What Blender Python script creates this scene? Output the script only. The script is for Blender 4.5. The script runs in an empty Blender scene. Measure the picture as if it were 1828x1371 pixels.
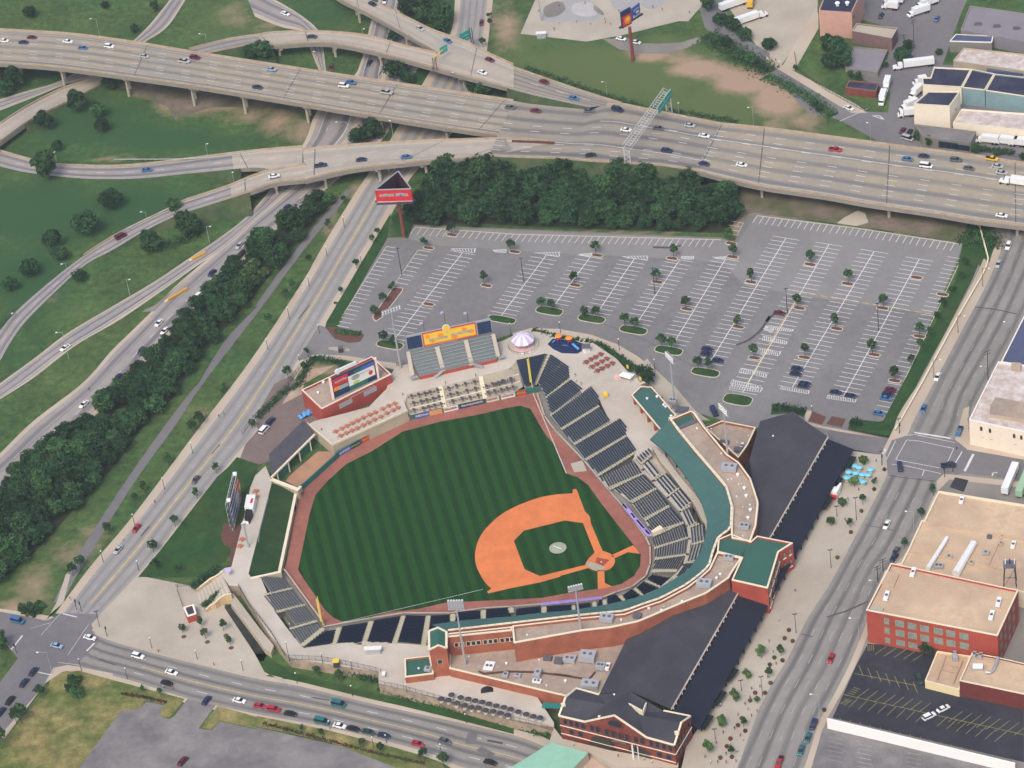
import bpy, bmesh, math, random
import numpy as np
from mathutils import Vector, Matrix
from mathutils.geometry import tessellate_polygon
random.seed(7); HAZE = 0.00009
R = math.radians
sc = bpy.context.scene
COL = sc.collection
# ---------------------------------------------------------------- camera (an aircraft ~734 m up)
FPX, PITCH, ROLL, CH, Y0 = 5664.89, R(37.4302), R(-7.9957), 733.955, 959.0
def camaxes():
    F = Vector((0, math.cos(PITCH), -math.sin(PITCH))); r0 = Vector((1, 0, 0)); u0 = Vector((0, math.sin(PITCH), math.cos(PITCH)))
    r = math.cos(ROLL)*r0+math.sin(ROLL)*u0; u = -math.sin(ROLL)*r0+math.cos(ROLL)*u0
    return F, r, u
CF, CR, CU = camaxes(); CP = Vector((0, -Y0, CH))
cam = bpy.data.cameras.new('camera'); co = bpy.data.objects.new('camera', cam); COL.objects.link(co)
m = Matrix((CR, CU, -CF)).transposed().to_4x4(); m.translation = CP; co.matrix_world = m
cam.sensor_width = 36; cam.lens = FPX/1828*36; cam.clip_end = 20000; cam.clip_start = 1; sc.camera = co
# ---------------------------------------------------------------- light
SUN_EL, SUN_AZ = R(52), R(205)          # azimuth measured clockwise from +Y
w = bpy.data.worlds.new("World"); sc.world = w; w.use_nodes = True
nt = w.node_tree; bg = nt.nodes['Background']; sk = nt.nodes.new('ShaderNodeTexSky'); sk.sky_type = 'NISHITA'
sk.sun_disc = False; sk.sun_elevation = SUN_EL; sk.sun_rotation = SUN_AZ; sk.air_density = 1.0; sk.dust_density = 4.0; sk.ozone_density = 1.0
nt.links.new(sk.outputs[0], bg.inputs[0]); bg.inputs[1].default_value = 0.14
sl = bpy.data.lights.new('sun', 'SUN'); sl.energy = 1.35; sl.angle = R(22); sl.color = (1, .965, .90)
so = bpy.data.objects.new('sun', sl); COL.objects.link(so)
sd = Vector((math.sin(SUN_AZ)*math.cos(SUN_EL), math.cos(SUN_AZ)*math.cos(SUN_EL), math.sin(SUN_EL)))
so.rotation_euler = (-sd).to_track_quat('-Z', 'Y').to_euler()
sc.view_settings.view_transform = 'Standard'; sc.view_settings.look = 'None'; sc.view_settings.exposure = 0.46; sc.view_settings.gamma = 1
sc.cycles.max_bounces = 5; sc.cycles.diffuse_bounces = 3; sc.cycles.use_denoising = True
# ---------------------------------------------------------------- picture position -> ground position at height z
REG = {'0': (0, 0, 1), '1': (0, 0, 3.974), '2': (457, 0, 3.974), '3': (914, 0, 3.974), '4': (1368, 0, 3.974),
 '5': (0, 343, 3.974), '6': (457, 343, 3.974), '7': (914, 343, 3.974), '8': (1368, 343, 3.974),
 '9': (0, 685, 3.974), '10': (457, 685, 3.974), '11': (914, 685, 3.974), '12': (1368, 685, 3.974),
 '13': (0, 1026, 3.974), '14': (457, 1026, 3.974), '15': (914, 1026, 3.974), '16': (1368, 1026, 3.974),
 'a': (530, 620, 8.567), 'b': (710, 560, 9.14), 'c': (650, 300, 10.545), 'd': (1090, 0, 12.457), 'e': (390, 830, 6.531),
 'f': (980, 1210, 6.77), 'g': (720, 1100, 6.093), 'h': (300, 1000, 7.618), 'i': (890, 570, 6.529), 'j': (1100, 670, 7.215),
 'k': (1180, 720, 7.615), 'l': (1150, 880, 5.961), 'm': (700, 680, 7.031), 'n': (1540, 840, 6.233), 'o': (1540, 1040, 6.347),
 'p': (1700, 620, 6.531), 'q': (1000, 860, 6.531), 'r': (840, 870, 6.855), 's': (900, 620, 8.569), 't': (460, 1020, 9.794),
 'u': (1080, 440, 7.617), 'v': (1540, 720, 8.57), 'w': (760, 1040, 8.571), 'x': (660, 530, 9.142)}
def PX(s):
    """'5: 10,20 30,40,2.5 ...' -> [(px,py,z or None)]"""
    out = []; reg = REG['0']
    for tk in s.split():
        if tk.endswith(':'): reg = REG[tk[:-1]]; continue
        v = [float(q) for q in tk.split(',')]
        out.append((reg[0]+v[0]/reg[2], reg[1]+v[1]/reg[2], v[2] if len(v) > 2 else None))
    return out
def W(px, py, z=0.0):
    d = CF*FPX+CR*(px-914)-CU*(py-685.5); t = (z-CP.z)/d.z
    p = CP+d*t; return Vector((p.x, p.y, z))
def PJ(p):
    d = Vector(p)-CP; q = d.dot(CF); return 914+FPX*d.dot(CR)/q, 685.5-FPX*d.dot(CU)/q
def L(s, z=0.0):
    """string -> world points at height z (a number or a function of picture position)"""
    return [W(x, y, (zz if zz is not None else (z(x, y) if callable(z) else z))) for x, y, zz in PX(s)]
# ---------------------------------------------------------------- materials
MT = {}
def nd(nt, t, **k):
    n = nt.nodes.new(t)
    for a, b in k.items(): setattr(n, a, b)
    return n
def mat(name, c, rough=.8, var=.12, scale=.5, c2=None, s2=.05, metal=0, spec=.25, emit=0, obj=0, t=(.4, .6), fine=0, mid=0):
    """procedural material: base colour, a noise-blended second colour, and brightness variation"""
    if name in MT: return MT[name]
    m = bpy.data.materials.new(name); m.use_nodes = True; nt = m.node_tree; b = nt.nodes['Principled BSDF']
    b.inputs['Roughness'].default_value = rough; b.inputs['Metallic'].default_value = metal
    if spec is not None: b.inputs['Specular IOR Level'].default_value = spec
    geo = nd(nt, 'ShaderNodeNewGeometry'); lk = nt.links.new
    def noise(s, det=5, r=.6):
        n = nd(nt, 'ShaderNodeTexNoise'); n.inputs['Scale'].default_value = s; n.inputs['Detail'].default_value = det; n.inputs['Roughness'].default_value = r
        lk(geo.outputs['Position'], n.inputs['Vector']); return n
    cur = nd(nt, 'ShaderNodeRGB'); cur.outputs[0].default_value = (*c, 1); cur = cur.outputs[0]
    if c2 is not None:
        n = noise(s2, 7, .62); rm = nd(nt, 'ShaderNodeMapRange'); rm.inputs[1].default_value = t[0]; rm.inputs[2].default_value = t[1]; lk(n.outputs[0], rm.inputs[0])
        mx = nd(nt, 'ShaderNodeMix', data_type='RGBA'); lk(rm.outputs[0], mx.inputs[0]); lk(cur, mx.inputs[6]); mx.inputs[7].default_value = (*c2, 1); cur = mx.outputs[2]
    def bright(src, fac, lo, hi):
        rm = nd(nt, 'ShaderNodeMapRange'); rm.inputs[1].default_value = lo; rm.inputs[2].default_value = hi; rm.inputs[3].default_value = 1-fac; rm.inputs[4].default_value = 1+fac; lk(src, rm.inputs[0])
        mm = nd(nt, 'ShaderNodeVectorMath', operation='SCALE'); lk(cur, mm.inputs[0]); lk(rm.outputs[0], mm.inputs['Scale']); return mm.outputs[0]
    if var:
        cur = bright(noise(scale).outputs[0], var, .25, .75)
    if mid: cur = bright(noise(.32, 6, .75).outputs[0], mid, .32, .68)
    if fine: cur = bright(noise(2.2, 3).outputs[0], fine, .3, .7)
    if obj:
        oi = nd(nt, 'ShaderNodeObjectInfo'); cur = bright(oi.outputs['Random'], obj, 0, 1)
    lk(cur, b.inputs['Base Color'])
    if emit: b.inputs['Emission Strength'].default_value = emit; lk(cur, b.inputs['Emission Color'])
    MT[name] = m; return m
def mixattr(m, attr, colr):
    """blend colour colr over m's base colour where the mesh attribute attr (broken up by noise) is high"""
    nt = m.node_tree; b = nt.nodes['Principled BSDF']; src = b.inputs['Base Color'].links[0].from_socket; lk = nt.links.new
    at = nd(nt, 'ShaderNodeAttribute', attribute_name=attr); g = nd(nt, 'ShaderNodeNewGeometry')
    n = nd(nt, 'ShaderNodeTexNoise'); n.inputs['Scale'].default_value = .09; n.inputs['Detail'].default_value = 8; n.inputs['Roughness'].default_value = .7; lk(g.outputs['Position'], n.inputs['Vector'])
    a = nd(nt, 'ShaderNodeMath', operation='ADD'); lk(at.outputs['Fac'], a.inputs[0]); lk(n.outputs[0], a.inputs[1])
    rm = nd(nt, 'ShaderNodeMapRange'); rm.inputs[1].default_value = .72; rm.inputs[2].default_value = 1.22; lk(a.outputs[0], rm.inputs[0])
    mx = nd(nt, 'ShaderNodeMix', data_type='RGBA'); lk(rm.outputs[0], mx.inputs[0]); lk(src, mx.inputs[6]); mx.inputs[7].default_value = (*colr, 1); lk(mx.outputs[2], b.inputs['Base Color'])
def wearmat(name, c, streak, lanes, c2=None, var=.1, amt=.35, s2=.03):
    """road surface: tyre tracks follow the lanes through the road's own UV"""
    if name in MT: return MT[name]
    m = mat(name, c, .85, var, .25, c2, s2, fine=.05); nt = m.node_tree; b = nt.nodes['Principled BSDF']; lk = nt.links.new
    src = b.inputs['Base Color'].links[0].from_socket
    uv = nd(nt, 'ShaderNodeUVMap'); sp = nd(nt, 'ShaderNodeSeparateXYZ'); lk(uv.outputs[0], sp.inputs[0])
    mu = nd(nt, 'ShaderNodeMath', operation='MULTIPLY'); lk(sp.outputs[0], mu.inputs[0]); mu.inputs[1].default_value = lanes*2*math.pi
    co_ = nd(nt, 'ShaderNodeMath', operation='COSINE'); lk(mu.outputs[0], co_.inputs[0])
    ab = nd(nt, 'ShaderNodeMapRange'); lk(co_.outputs[0], ab.inputs[0]); ab.inputs[1].default_value = .2; ab.inputs[2].default_value = -1; ab.inputs[3].default_value = 0; ab.inputs[4].default_value = 1
    mp = nd(nt, 'ShaderNodeMapping'); mp.inputs['Scale'].default_value = (9, .012, 1); lk(uv.outputs[0], mp.inputs[0])
    n = nd(nt, 'ShaderNodeTexNoise'); n.inputs['Scale'].default_value = 1.0; n.inputs['Detail'].default_value = 4; lk(mp.outputs[0], n.inputs['Vector'])
    m2 = nd(nt, 'ShaderNodeMath', operation='MULTIPLY'); lk(ab.outputs[0], m2.inputs[0]); lk(n.outputs[0], m2.inputs[1])
    m3 = nd(nt, 'ShaderNodeMath', operation='MULTIPLY'); lk(m2.outputs[0], m3.inputs[0]); m3.inputs[1].default_value = amt*2
    mx = nd(nt, 'ShaderNodeMix', data_type='RGBA'); lk(m3.outputs[0], mx.inputs[0]); lk(src, mx.inputs[6]); mx.inputs[7].default_value = (*streak, 1); lk(mx.outputs[2], b.inputs['Base Color'])
    return m
# ---------------------------------------------------------------- mesh builder
class MB:
    def __init__(s): s.v = []; s.f = []; s.mi = []; s.uv = {}; s.ms = []; s.sm = []
    def m(s, mt):
        if mt is None: return 0
        if mt not in s.ms: s.ms.append(mt)
        return s.ms.index(mt)
    def face(s, pts, mt=None, uv=None, smooth=False):
        i = len(s.v); s.v += [tuple(p) for p in pts]; s.f.append(tuple(range(i, i+len(pts)))); s.mi.append(s.m(mt)); s.sm.append(smooth)
        if uv: s.uv[len(s.f)-1] = uv
        return s
    def poly(s, pts, mt=None, flip=False):
        pts = [Vector(p) for p in pts]; a = sum((pts[i].x*pts[(i+1) % len(pts)].y-pts[(i+1) % len(pts)].x*pts[i].y) for i in range(len(pts)))
        i = len(s.v); s.v += [tuple(p) for p in pts]
        for t in tessellate_polygon([[Vector((p.x, p.y, 0)) for p in pts]]):
            A, B, C_ = [pts[k] for k in t]; cr = (B.x-A.x)*(C_.y-A.y)-(B.y-A.y)*(C_.x-A.x)
            t = t if (cr > 0) != flip else t[::-1]
            s.f.append(tuple(i+k for k in t)); s.mi.append(s.m(mt)); s.sm.append(False)
        return s
    def walls(s, pts, z0, mt=None, closed=True, dz=None):
        """vertical skirts from pts down to z0 (or down by dz), facing outward for a counter-clockwise outline"""
        n = len(pts); a = sum((pts[i].x*pts[(i+1) % n].y-pts[(i+1) % n].x*pts[i].y) for i in range(n))
        for i in range(n if closed else n-1):
            p, q = pts[i], pts[(i+1) % n]; zp = (p.z-dz) if dz else z0; zq = (q.z-dz) if dz else z0
            f = [(p.x, p.y, zp), (q.x, q.y, zq), tuple(q), tuple(p)]
            s.face(f if a > 0 else f[::-1], mt)
        return s
    def prism(s, pts, z0, mt=None, mw=None, dz=None, bottom=False):
        s.poly(pts, mt); s.walls(pts, z0, mw or mt, True, dz)
        if bottom: s.poly([Vector((p.x, p.y, (p.z-dz) if dz else z0)) for p in pts], mw or mt, True)
        return s
    def box(s, c, size, rz=0, mt=None, M=None):
        x, y, z = [q/2 for q in size]; c = Vector(c); ca, sa = math.cos(rz), math.sin(rz)
        P = [Vector((i*x, j*y, k*z)) for i in (-1, 1) for j in (-1, 1) for k in (-1, 1)]
        P = [(M @ p if M else Vector((ca*p.x-sa*p.y, sa*p.x+ca*p.y, p.z)))+c for p in P]
        for f in ((0, 1, 3, 2), (4, 6, 7, 5), (0, 4, 5, 1), (2, 3, 7, 6), (0, 2, 6, 4), (1, 5, 7, 3)): s.face([P[k] for k in f], mt)
        return s
    def beam(s, a, b, w_, h=None, mt=None):
        a, b = Vector(a), Vector(b); d = b-a; l = d.length
        if l < 1e-6: return s
        q = d.to_track_quat('X', 'Z').to_matrix(); s.box((a+b)/2, (l, w_, h or w_), 0, mt, q); return s
    def tube(s, a, b, r0, r1=None, n=8, mt=None, cap=True):
        a, b = Vector(a), Vector(b); r1 = r0 if r1 is None else r1; q = (b-a).to_track_quat('Z', 'Y').to_matrix()
        A = [a+q @ Vector((r0*math.cos(2*math.pi*i/n), r0*math.sin(2*math.pi*i/n), 0)) for i in range(n)]
        B = [b+q @ Vector((r1*math.cos(2*math.pi*i/n), r1*math.sin(2*math.pi*i/n), 0)) for i in range(n)]
        for i in range(n): s.face([A[i], A[(i+1) % n], B[(i+1) % n], B[i]], mt, smooth=True)
        if cap: s.face(B, mt); s.face(A[::-1], mt)
        return s
    def ball(s, c, r, mt=None, n=8, k=5, sz=1, z0=-1):
        c = Vector(c); rr = (r, r, r*sz) if not isinstance(r, tuple) else r
        ring = []
        for j in range(k+1):
            t = max(-1, z0)*math.pi/2+(math.pi/2-max(-1, z0)*math.pi/2)*j/k
            ring.append([c+Vector((rr[0]*math.cos(t)*math.cos(2*math.pi*i/n), rr[1]*math.cos(t)*math.sin(2*math.pi*i/n), rr[2]*math.sin(t))) for i in range(n)])
        for j in range(k):
            for i in range(n): s.face([ring[j][i], ring[j][(i+1) % n], ring[j+1][(i+1) % n], ring[j+1][i]], mt, smooth=True)
        return s
    def build(s, name, parent=None, mt=None):
        me = bpy.data.meshes.new(name); me.from_pydata([tuple(v) for v in s.v], [], s.f)
        ms = s.ms or [mt]
        for x in ms: me.materials.append(x)
        me.polygons.foreach_set('material_index', s.mi); me.polygons.foreach_set('use_smooth', s.sm)
        if s.uv:
            ul = me.uv_layers.new(name='UVMap')
            for fi, uvs in s.uv.items():
                for li, q in zip(me.polygons[fi].loop_indices, uvs): ul.data[li].uv = q
        me.update(); o = bpy.data.objects.new(name, me); COL.objects.link(o)
        if parent is not None: o.parent = parent
        return o
def tag(o, label=None, cat=None, group=None, kind=None):
    if label: o['label'] = label
    if cat: o['category'] = cat
    if group: o['group'] = group
    if kind: o['kind'] = kind
    return o
def emp(name, loc=(0, 0, 0), rz=0, label=None, cat=None, group=None):
    o = bpy.data.objects.new(name, None); COL.objects.link(o); o.location = loc; o.rotation_euler = (0, 0, rz); o.empty_display_size = .5
    return tag(o, label, cat, group)
def kids(o): return KID.get(o.name, [])
KID = {}
def part(name, mb, parent, mt=None, label=None):
    o = mb.build(name, parent, mt); KID.setdefault(parent.name, []).append(o)
    if label: o['label'] = label
    return o
def copy_tree(o, loc=None, rz=None, sc_=None, label=None, group=None, swap=None):
    c = o.copy(); COL.objects.link(c)
    if loc is not None: c.location = loc
    if rz is not None: c.rotation_euler = (0, 0, rz)
    if sc_ is not None: c.scale = sc_ if isinstance(sc_, tuple) else (sc_,)*3
    if label: c['label'] = label
    if group: c['group'] = group
    for ch in kids(o):
        d = ch.copy(); COL.objects.link(d); d.parent = c; KID.setdefault(c.name, []).append(d)
        for g in kids(ch):
            e = g.copy(); COL.objects.link(e); e.parent = d; KID.setdefault(d.name, []).append(e)
    return c
protos = []
def struct(name, mb, mt=None): return tag(mb.build(name, None, mt), kind='structure')
def sheet(name, s, mt, layer):
    mb = MB(); mb.poly(L(s, layer*.015) if isinstance(s, str) else [Vector((p[0], p[1], layer*.015)) for p in s], mt); return struct(name, mb)
def resample(pts, n, smooth=True):
    P = np.array([tuple(p) for p in pts], float)
    if smooth and len(P) > 2:
        E = np.vstack([2*P[0]-P[1], P, 2*P[-1]-P[-2]]); out = []
        for i in range(1, len(E)-2):
            for t in np.linspace(0, 1, 12, endpoint=False):
                a, b, c, d = E[i-1:i+3]; out.append(.5*((2*b)+(-a+c)*t+(2*a-5*b+4*c-d)*t*t+(-a+3*b-3*c+d)*t**3))
        out.append(P[-1]); P = np.array(out)
    s = np.r_[0, np.cumsum(np.linalg.norm(np.diff(P, axis=0), axis=1))]; u = np.linspace(0, s[-1], n)
    return np.array([np.interp(u, s, P[:, k]) for k in range(3)]).T, s[-1]
class Road:
    def __init__(s, A, B, n=40, z=0.0, smooth=True, off=0):
        s.A, la = resample(L(A, z) if isinstance(A, str) else A, n, smooth); s.B, lb = resample(L(B, z) if isinstance(B, str) else B, n, smooth); s.n = n; s.len = (la+lb)/2
        s.A[:, 2] += off; s.B[:, 2] += off
    def at(s, t, u, dz=0):
        x = min(max(t, 0), 1)*(s.n-1); i = min(int(x), s.n-2); f = x-i
        a = s.A[i]*(1-f)+s.A[i+1]*f; b = s.B[i]*(1-f)+s.B[i+1]*f; p = a*(1-u)+b*u; return Vector((p[0], p[1], p[2]+dz))
    def surface(s, mb, mt, u0=0, u1=1, dz=0):
        up = s.up()
        for i in range(s.n-1):
            t0, t1 = i/(s.n-1), (i+1)/(s.n-1); q = [s.at(t0, u0, dz), s.at(t1, u0, dz), s.at(t1, u1, dz), s.at(t0, u1, dz)]
            uv = [(u0, t0*s.len), (u0, t1*s.len), (u1, t1*s.len), (u1, t0*s.len)]
            if up < 0: q = q[::-1]; uv = uv[::-1]
            mb.face(q, mt, uv)
        return mb
    def up(s):
        a, b, c = s.at(0, 0), s.at(.1, 0), s.at(0, 1); return (b-a).cross(c-a).z
    def width(s, t): return (s.at(t, 0)-s.at(t, 1)).length
    def line(s, mb, mt, u, w_, dz, dash=None, t0=0, t1=1, uend=None, h=0):
        """a painted line (or low wall if h) along the road at u, width w_ metres; dash=(on,off) metres"""
        segs = []
        if dash:
            p = t0*s.len
            while p < t1*s.len: segs.append((p/s.len, min(p+dash[0], t1*s.len)/s.len)); p += sum(dash)
        else:
            k = max(2, int((t1-t0)*s.n)); segs = [(t0+(t1-t0)*i/k, t0+(t1-t0)*(i+1)/k) for i in range(k)]
        for a, b in segs:
            q = []
            for t in (a, b):
                uu = u+((uend-u)*(t-t0)/(t1-t0) if uend is not None else 0); du = w_/2/s.width(t); q.append((s.at(t, uu-du, dz), s.at(t, uu+du, dz)))
            f = [q[0][0], q[1][0], q[1][1], q[0][1]]
            if s.up() < 0: f = f[::-1]
            if not h: mb.face(f, mt)
            else:
                g = [Vector((p.x, p.y, p.z+h)) for p in f]; mb.face(g, mt)
                for i in range(4): mb.face([f[i], f[(i+1) % 4], g[(i+1) % 4], g[i]], mt)
        return mb
# ================================================================ materials
M = lambda n: MT[n]
mat('grass', (.044, .100, .028), .9, .28, .05, (.070, .116, .032), .02, fine=.2, mid=.48)
mixattr(MT['grass'], 'deep', (.032, .088, .028)); mixattr(MT['grass'], 'olive', (.098, .138, .044)); mixattr(MT['grass'], 'dirt', (.38, .26, .18))
mat('lawn', (.022, .075, .016), .9, .25, .1, (.036, .072, .018), .05, fine=.15, mid=.3)
mat('lawn_olive', (.105, .140, .034), .9, .25, .12, (.25, .205, .08), .06, fine=.2, mid=.35)
mat('asphalt', (.20, .19, .19), .9, .1, .06, (.16, .152, .158), .03, fine=.05, mid=.08)
mat('asphalt_lot', (.182, .175, .170), .9, .08, .05, (.215, .207, .20), .015, fine=.07, mid=.12)
mat('asphalt_new', (.030, .031, .042), .8, .15, .1, (.042, .042, .052), .05, fine=.05)
mat('asphalt_old', (.235, .22, .21), .9, .2, .15, (.165, .155, .155), .06, fine=.08, mid=.1)
mat('concrete', (.47, .415, .335), .9, .08, .1, (.41, .355, .285), .04, fine=.05, mid=.07)
mat('concrete_warm', (.52, .44, .345), .9, .08, .1, (.46, .37, .28), .05, fine=.04)
mat('concrete_dark', (.27, .245, .215), .9, .15, .2, (.20, .18, .16), .1)
mat('dirt', (.38, .25, .16), .95, .2, .3, (.46, .36, .27), .1)
mat('mulch', (.135, .062, .048), .95, .3, 1.0)
mat('moat', (.018, .022, .018), .9, .4, .3, (.05, .05, .04), .2)
mat('white_paint', (.80, .80, .78), .7, .06, .5); mat('line_paint', (.62, .61, .60), .8, .2, .6); mat('yellow_paint', (.62, .43, .13), .8, .2, .5)
mat('faint_paint', (.38, .37, .36), .8, .25, .5); mat('olive_paint', (.30, .28, .08), .8, .2, .5)
mat('joint', (.10, .10, .10), .9, .1, 1); mat('curb', (.58, .52, .42), .9, .1, .5)
mat('track', (.34, .130, .095), .95, .12, .08, (.27, .105, .080), .05, fine=.05, mid=.12)
mat('infield', (.72, .215, .070), .95, .07, .1, (.62, .18, .065), .12, fine=.04, mid=.06)
mat('home_red', (.33, .07, .04), .95, .2, 1); mat('worn', (.34, .36, .27), .95, .1, .5)
wearmat('road_a', (.25, .235, .215), (.14, .132, .127), 4, (.28, .26, .235), amt=.85)
wearmat('road_deck', (.325, .29, .232), (.185, .18, .175), 5, (.37, .31, .225), amt=.8)
wearmat('road_pale', (.30, .285, .27), (.20, .19, .19), 4, (.33, .31, .285), amt=.6)
wearmat('road_dark', (.275, .25, .212), (.145, .14, .138), 5, (.32, .275, .215), amt=.85)
wearmat('road_ramp', (.40, .36, .295), (.30, .265, .245), 2, (.46, .385, .31), amt=.4)
wearmat('road_ground', (.30, .275, .265), (.15, .14, .15), 2, (.35, .31, .28), amt=.8)
def stripes(name, base, alt, direc, width):
    m = mat(name, base, .9, .14, .12, None, fine=.10, spec=.1, mid=.16); nt = m.node_tree; lk = nt.links.new; b = nt.nodes['Principled BSDF']
    src = b.inputs['Base Color'].links[0].from_socket
    g = nd(nt, 'ShaderNodeNewGeometry'); dp = nd(nt, 'ShaderNodeVectorMath', operation='DOT_PRODUCT'); lk(g.outputs['Position'], dp.inputs[0])
    n = Vector((-direc.y, direc.x, 0)).normalized()*(2*math.pi/width); dp.inputs[1].default_value = n
    s = nd(nt, 'ShaderNodeMath', operation='SINE'); lk(dp.outputs['Value'], s.inputs[0])
    rm = nd(nt, 'ShaderNodeMapRange'); rm.inputs[1].default_value = -.35; rm.inputs[2].default_value = .35; rm.inputs[3].default_value = 0; rm.inputs[4].default_value = .8; lk(s.outputs[0], rm.inputs[0])
    mx = nd(nt, 'ShaderNodeMix', data_type='RGBA'); lk(rm.outputs[0], mx.inputs[0]); lk(src, mx.inputs[6]); mx.inputs[7].default_value = (*alt, 1); lk(mx.outputs[2], b.inputs['Base Color'])
stripes('field_grass', (.0090, .045, .0080), (.0175, .070, .0125), (W(626, 1000)-W(600, 900)).normalized(), 4.7)
# ================================================================ ground with bare earth and dry grass where the photo has them
def ground():
    xs = np.arange(-330, 361, 3.0); ys = np.arange(-330, 480, 3.0); nx, ny = len(xs), len(ys)
    V = [(x, y, -.02) for y in ys for x in xs]; F = [(j*nx+i, j*nx+i+1, (j+1)*nx+i+1, (j+1)*nx+i) for j in range(ny-1) for i in range(nx-1)]
    far = 6000; k = len(V); b = (xs[0], xs[-1], ys[0], ys[-1])
    V += [(-far, -far, -.02), (far, -far, -.02), (far, far, -.02), (-far, far, -.02), (b[0], b[2], -.02), (b[1], b[2], -.02), (b[1], b[3], -.02), (b[0], b[3], -.02)]
    F += [(k, k+1, k+5, k+4), (k+1, k+2, k+6, k+5), (k+2, k+3, k+7, k+6), (k+3, k, k+4, k+7)]
    me = bpy.data.meshes.new('ground'); me.from_pydata(V, [], F)
    P = np.array([PJ(v) for v in V[:k]])
    sets = {'dirt': [(1160, 98, 40, 12, 1), (1250, 122, 55, 15, 1.1), (1330, 145, 50, 20, 1.2), (1385, 178, 36, 28, 1.2), (1180, 88, 50, 6, .9), (905, 50, 28, 45, .6), (880, 30, 20, 30, .5), (1215, 105, 70, 12, .6), (1290, 130, 55, 15, .75), (1350, 150, 50, 18, .8), (1400, 185, 45, 25, .8), (1440, 215, 40, 22, .6), (1375, 225, 25, 12, .5),
        (290, 165, 50, 14, .7), (325, 190, 45, 18, .8), (400, 190, 40, 12, .6), (500, 215, 40, 40, .55), (540, 230, 30, 30, .5), (440, 200, 60, 25, .5), (1000, 5, 25, 70, .2), (1430, 378, 90, 10, .9), (1550, 398, 60, 10, .6), (1650, 412, 60, 9, .5), (1350, 372, 30, 14, .9),
        (1320, 400, 14, 30, .8), (1000, 416, 300, 5, .6), (60, 1050, 40, 35, .55), (30, 1085, 40, 14, .7), (120, 990, 60, 30, .45), (170, 950, 40, 25, .35), (350, 735, 60, 20, .3), (590, 400, 16, 40, .5), (640, 345, 16, 22, .7), (690, 395, 10, 30, .4), (1700, 560, 20, 60, .3), (1745, 455, 14, 30, .4),
        (420, 25, 40, 25, .45), (470, 45, 30, 20, .4), (200, 285, 50, 5, .6), (250, 500, 40, 10, .25), (100, 530, 30, 14, .3), (80, 420, 80, 4, .3), (1560, 260, 20, 14, .5), (1480, 190, 20, 16, .6), (560, 660, 60, 10, .7), (480, 190, 14, 20, .4), (1780, 440, 14, 30, .6)],
     'olive': [(1100, 130, 230, 60, .95), (1290, 190, 150, 55, .9), (930, 90, 60, 60, .7), (1180, 75, 60, 16, .8), (1480, 250, 70, 25, .7), (1560, 160, 60, 60, .3), (1000, 185, 60, 12, .8), (120, 1300, 100, 80, .9), (300, 1230, 120, 40, .4), (60, 1060, 70, 60, .6), (160, 900, 60, 60, .35), (560, 450, 30, 60, .4), (420, 40, 100, 40, .6), (100, 60, 160, 30, .35), (350, 1050, 60, 60, .3), (330, 960, 60, 60, .35), (150, 560, 100, 40, .4), (150, 680, 100, 60, .35), (640, 500, 20, 100, .4), (1440, 150, 40, 40, .6), (480, 380, 60, 30, .3), (1350, 110, 60, 20, .6)],
     'deep': [(130, 210, 150, 45, .9), (300, 250, 160, 25, .9), (60, 380, 160, 60, 1), (250, 370, 150, 40, .9), (50, 500, 80, 60, 1), (30, 110, 60, 40, .9), (560, 30, 90, 40, .6), (250, 60, 60, 30, .5), (450, 100, 80, 20, .7), (650, 230, 60, 30, .8), (20, 640, 60, 20, .6), (760, 130, 60, 30, .8)]}
    for nm, bl in sets.items():
        a = np.zeros(k+8); 
        for (x, y, rx, ry, s) in bl:
            d = ((P[:, 0]-x)/rx)**2+((P[:, 1]-y)/ry)**2; a[:k] = np.maximum(a[:k], s*np.exp(-d*.8))
        at = me.attributes.new(nm, 'FLOAT', 'POINT'); at.data.foreach_set('value', a.astype(np.float32))
    me.materials.append(MT['grass']); o = bpy.data.objects.new('ground', me); COL.objects.link(o); tag(o, kind='structure')
ground()
# the avenue and everything east of it lies 4.4 m above the car park
ZE = 4.4; YA_, YB_ = W(1790, 425).y, W(1700, 740, ZE).y
def zE(x, y):
    z = 2.0
    for _ in range(6): z = ZE*min(1, max(0, (YA_-W(x, y, z).y)/(YA_-YB_)))
    return z
def esheet(name, s, mt, layer, zf=None):
    P = L(s, zf or zE); P = [p+Vector((0, 0, layer*.015)) for p in P]; mb = MB(); mb.poly(P, mt); return struct(name, mb)
# ================================================================ surface roads, layer by layer (each a few mm above the one below)
sheet('skate_park_ground', '3: 190,-60 60,240 530,295 800,245 1180,150 1250,150 1330,60 1400,-60', MT['concrete'], 3)
sheet('gravel_drive', '3: 640,275 760,350 920,380 1100,380 1240,340 1360,285 1330,260 1200,300 1040,310 900,305 840,270', MT['concrete_dark'], 2)
sheet('lower_yard', '4: -350,-60 0,420 100,470 360,120 370,-60', MT['concrete'], 1)
sheet('yard_lane', '4: 110,475 200,500 370,200 370,100 350,60', MT['concrete_warm'], 2)
sheet('industrial_yard', '4: 700,-60 1450,-60 1380,100 1250,460 1828,460 1828,1160 840,1030 880,650 640,540 860,420 900,200 640,130', MT['asphalt'], 1)
sheet('industrial_road', '3: 1250,-40 1330,60 1370,200 1828,460 1828,375 1560,220 1500,0', MT['asphalt'], 2)
sheet('industrial_road', '4: 0,490 300,800 520,850 840,1030 1060,1060 1000,880 880,800 700,790 620,730 0,430', MT['asphalt'], 3)
sheet('verge_path', '4: 0,400 640,740 720,800 600,800 0,440', MT['concrete_warm'], 4)
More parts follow.
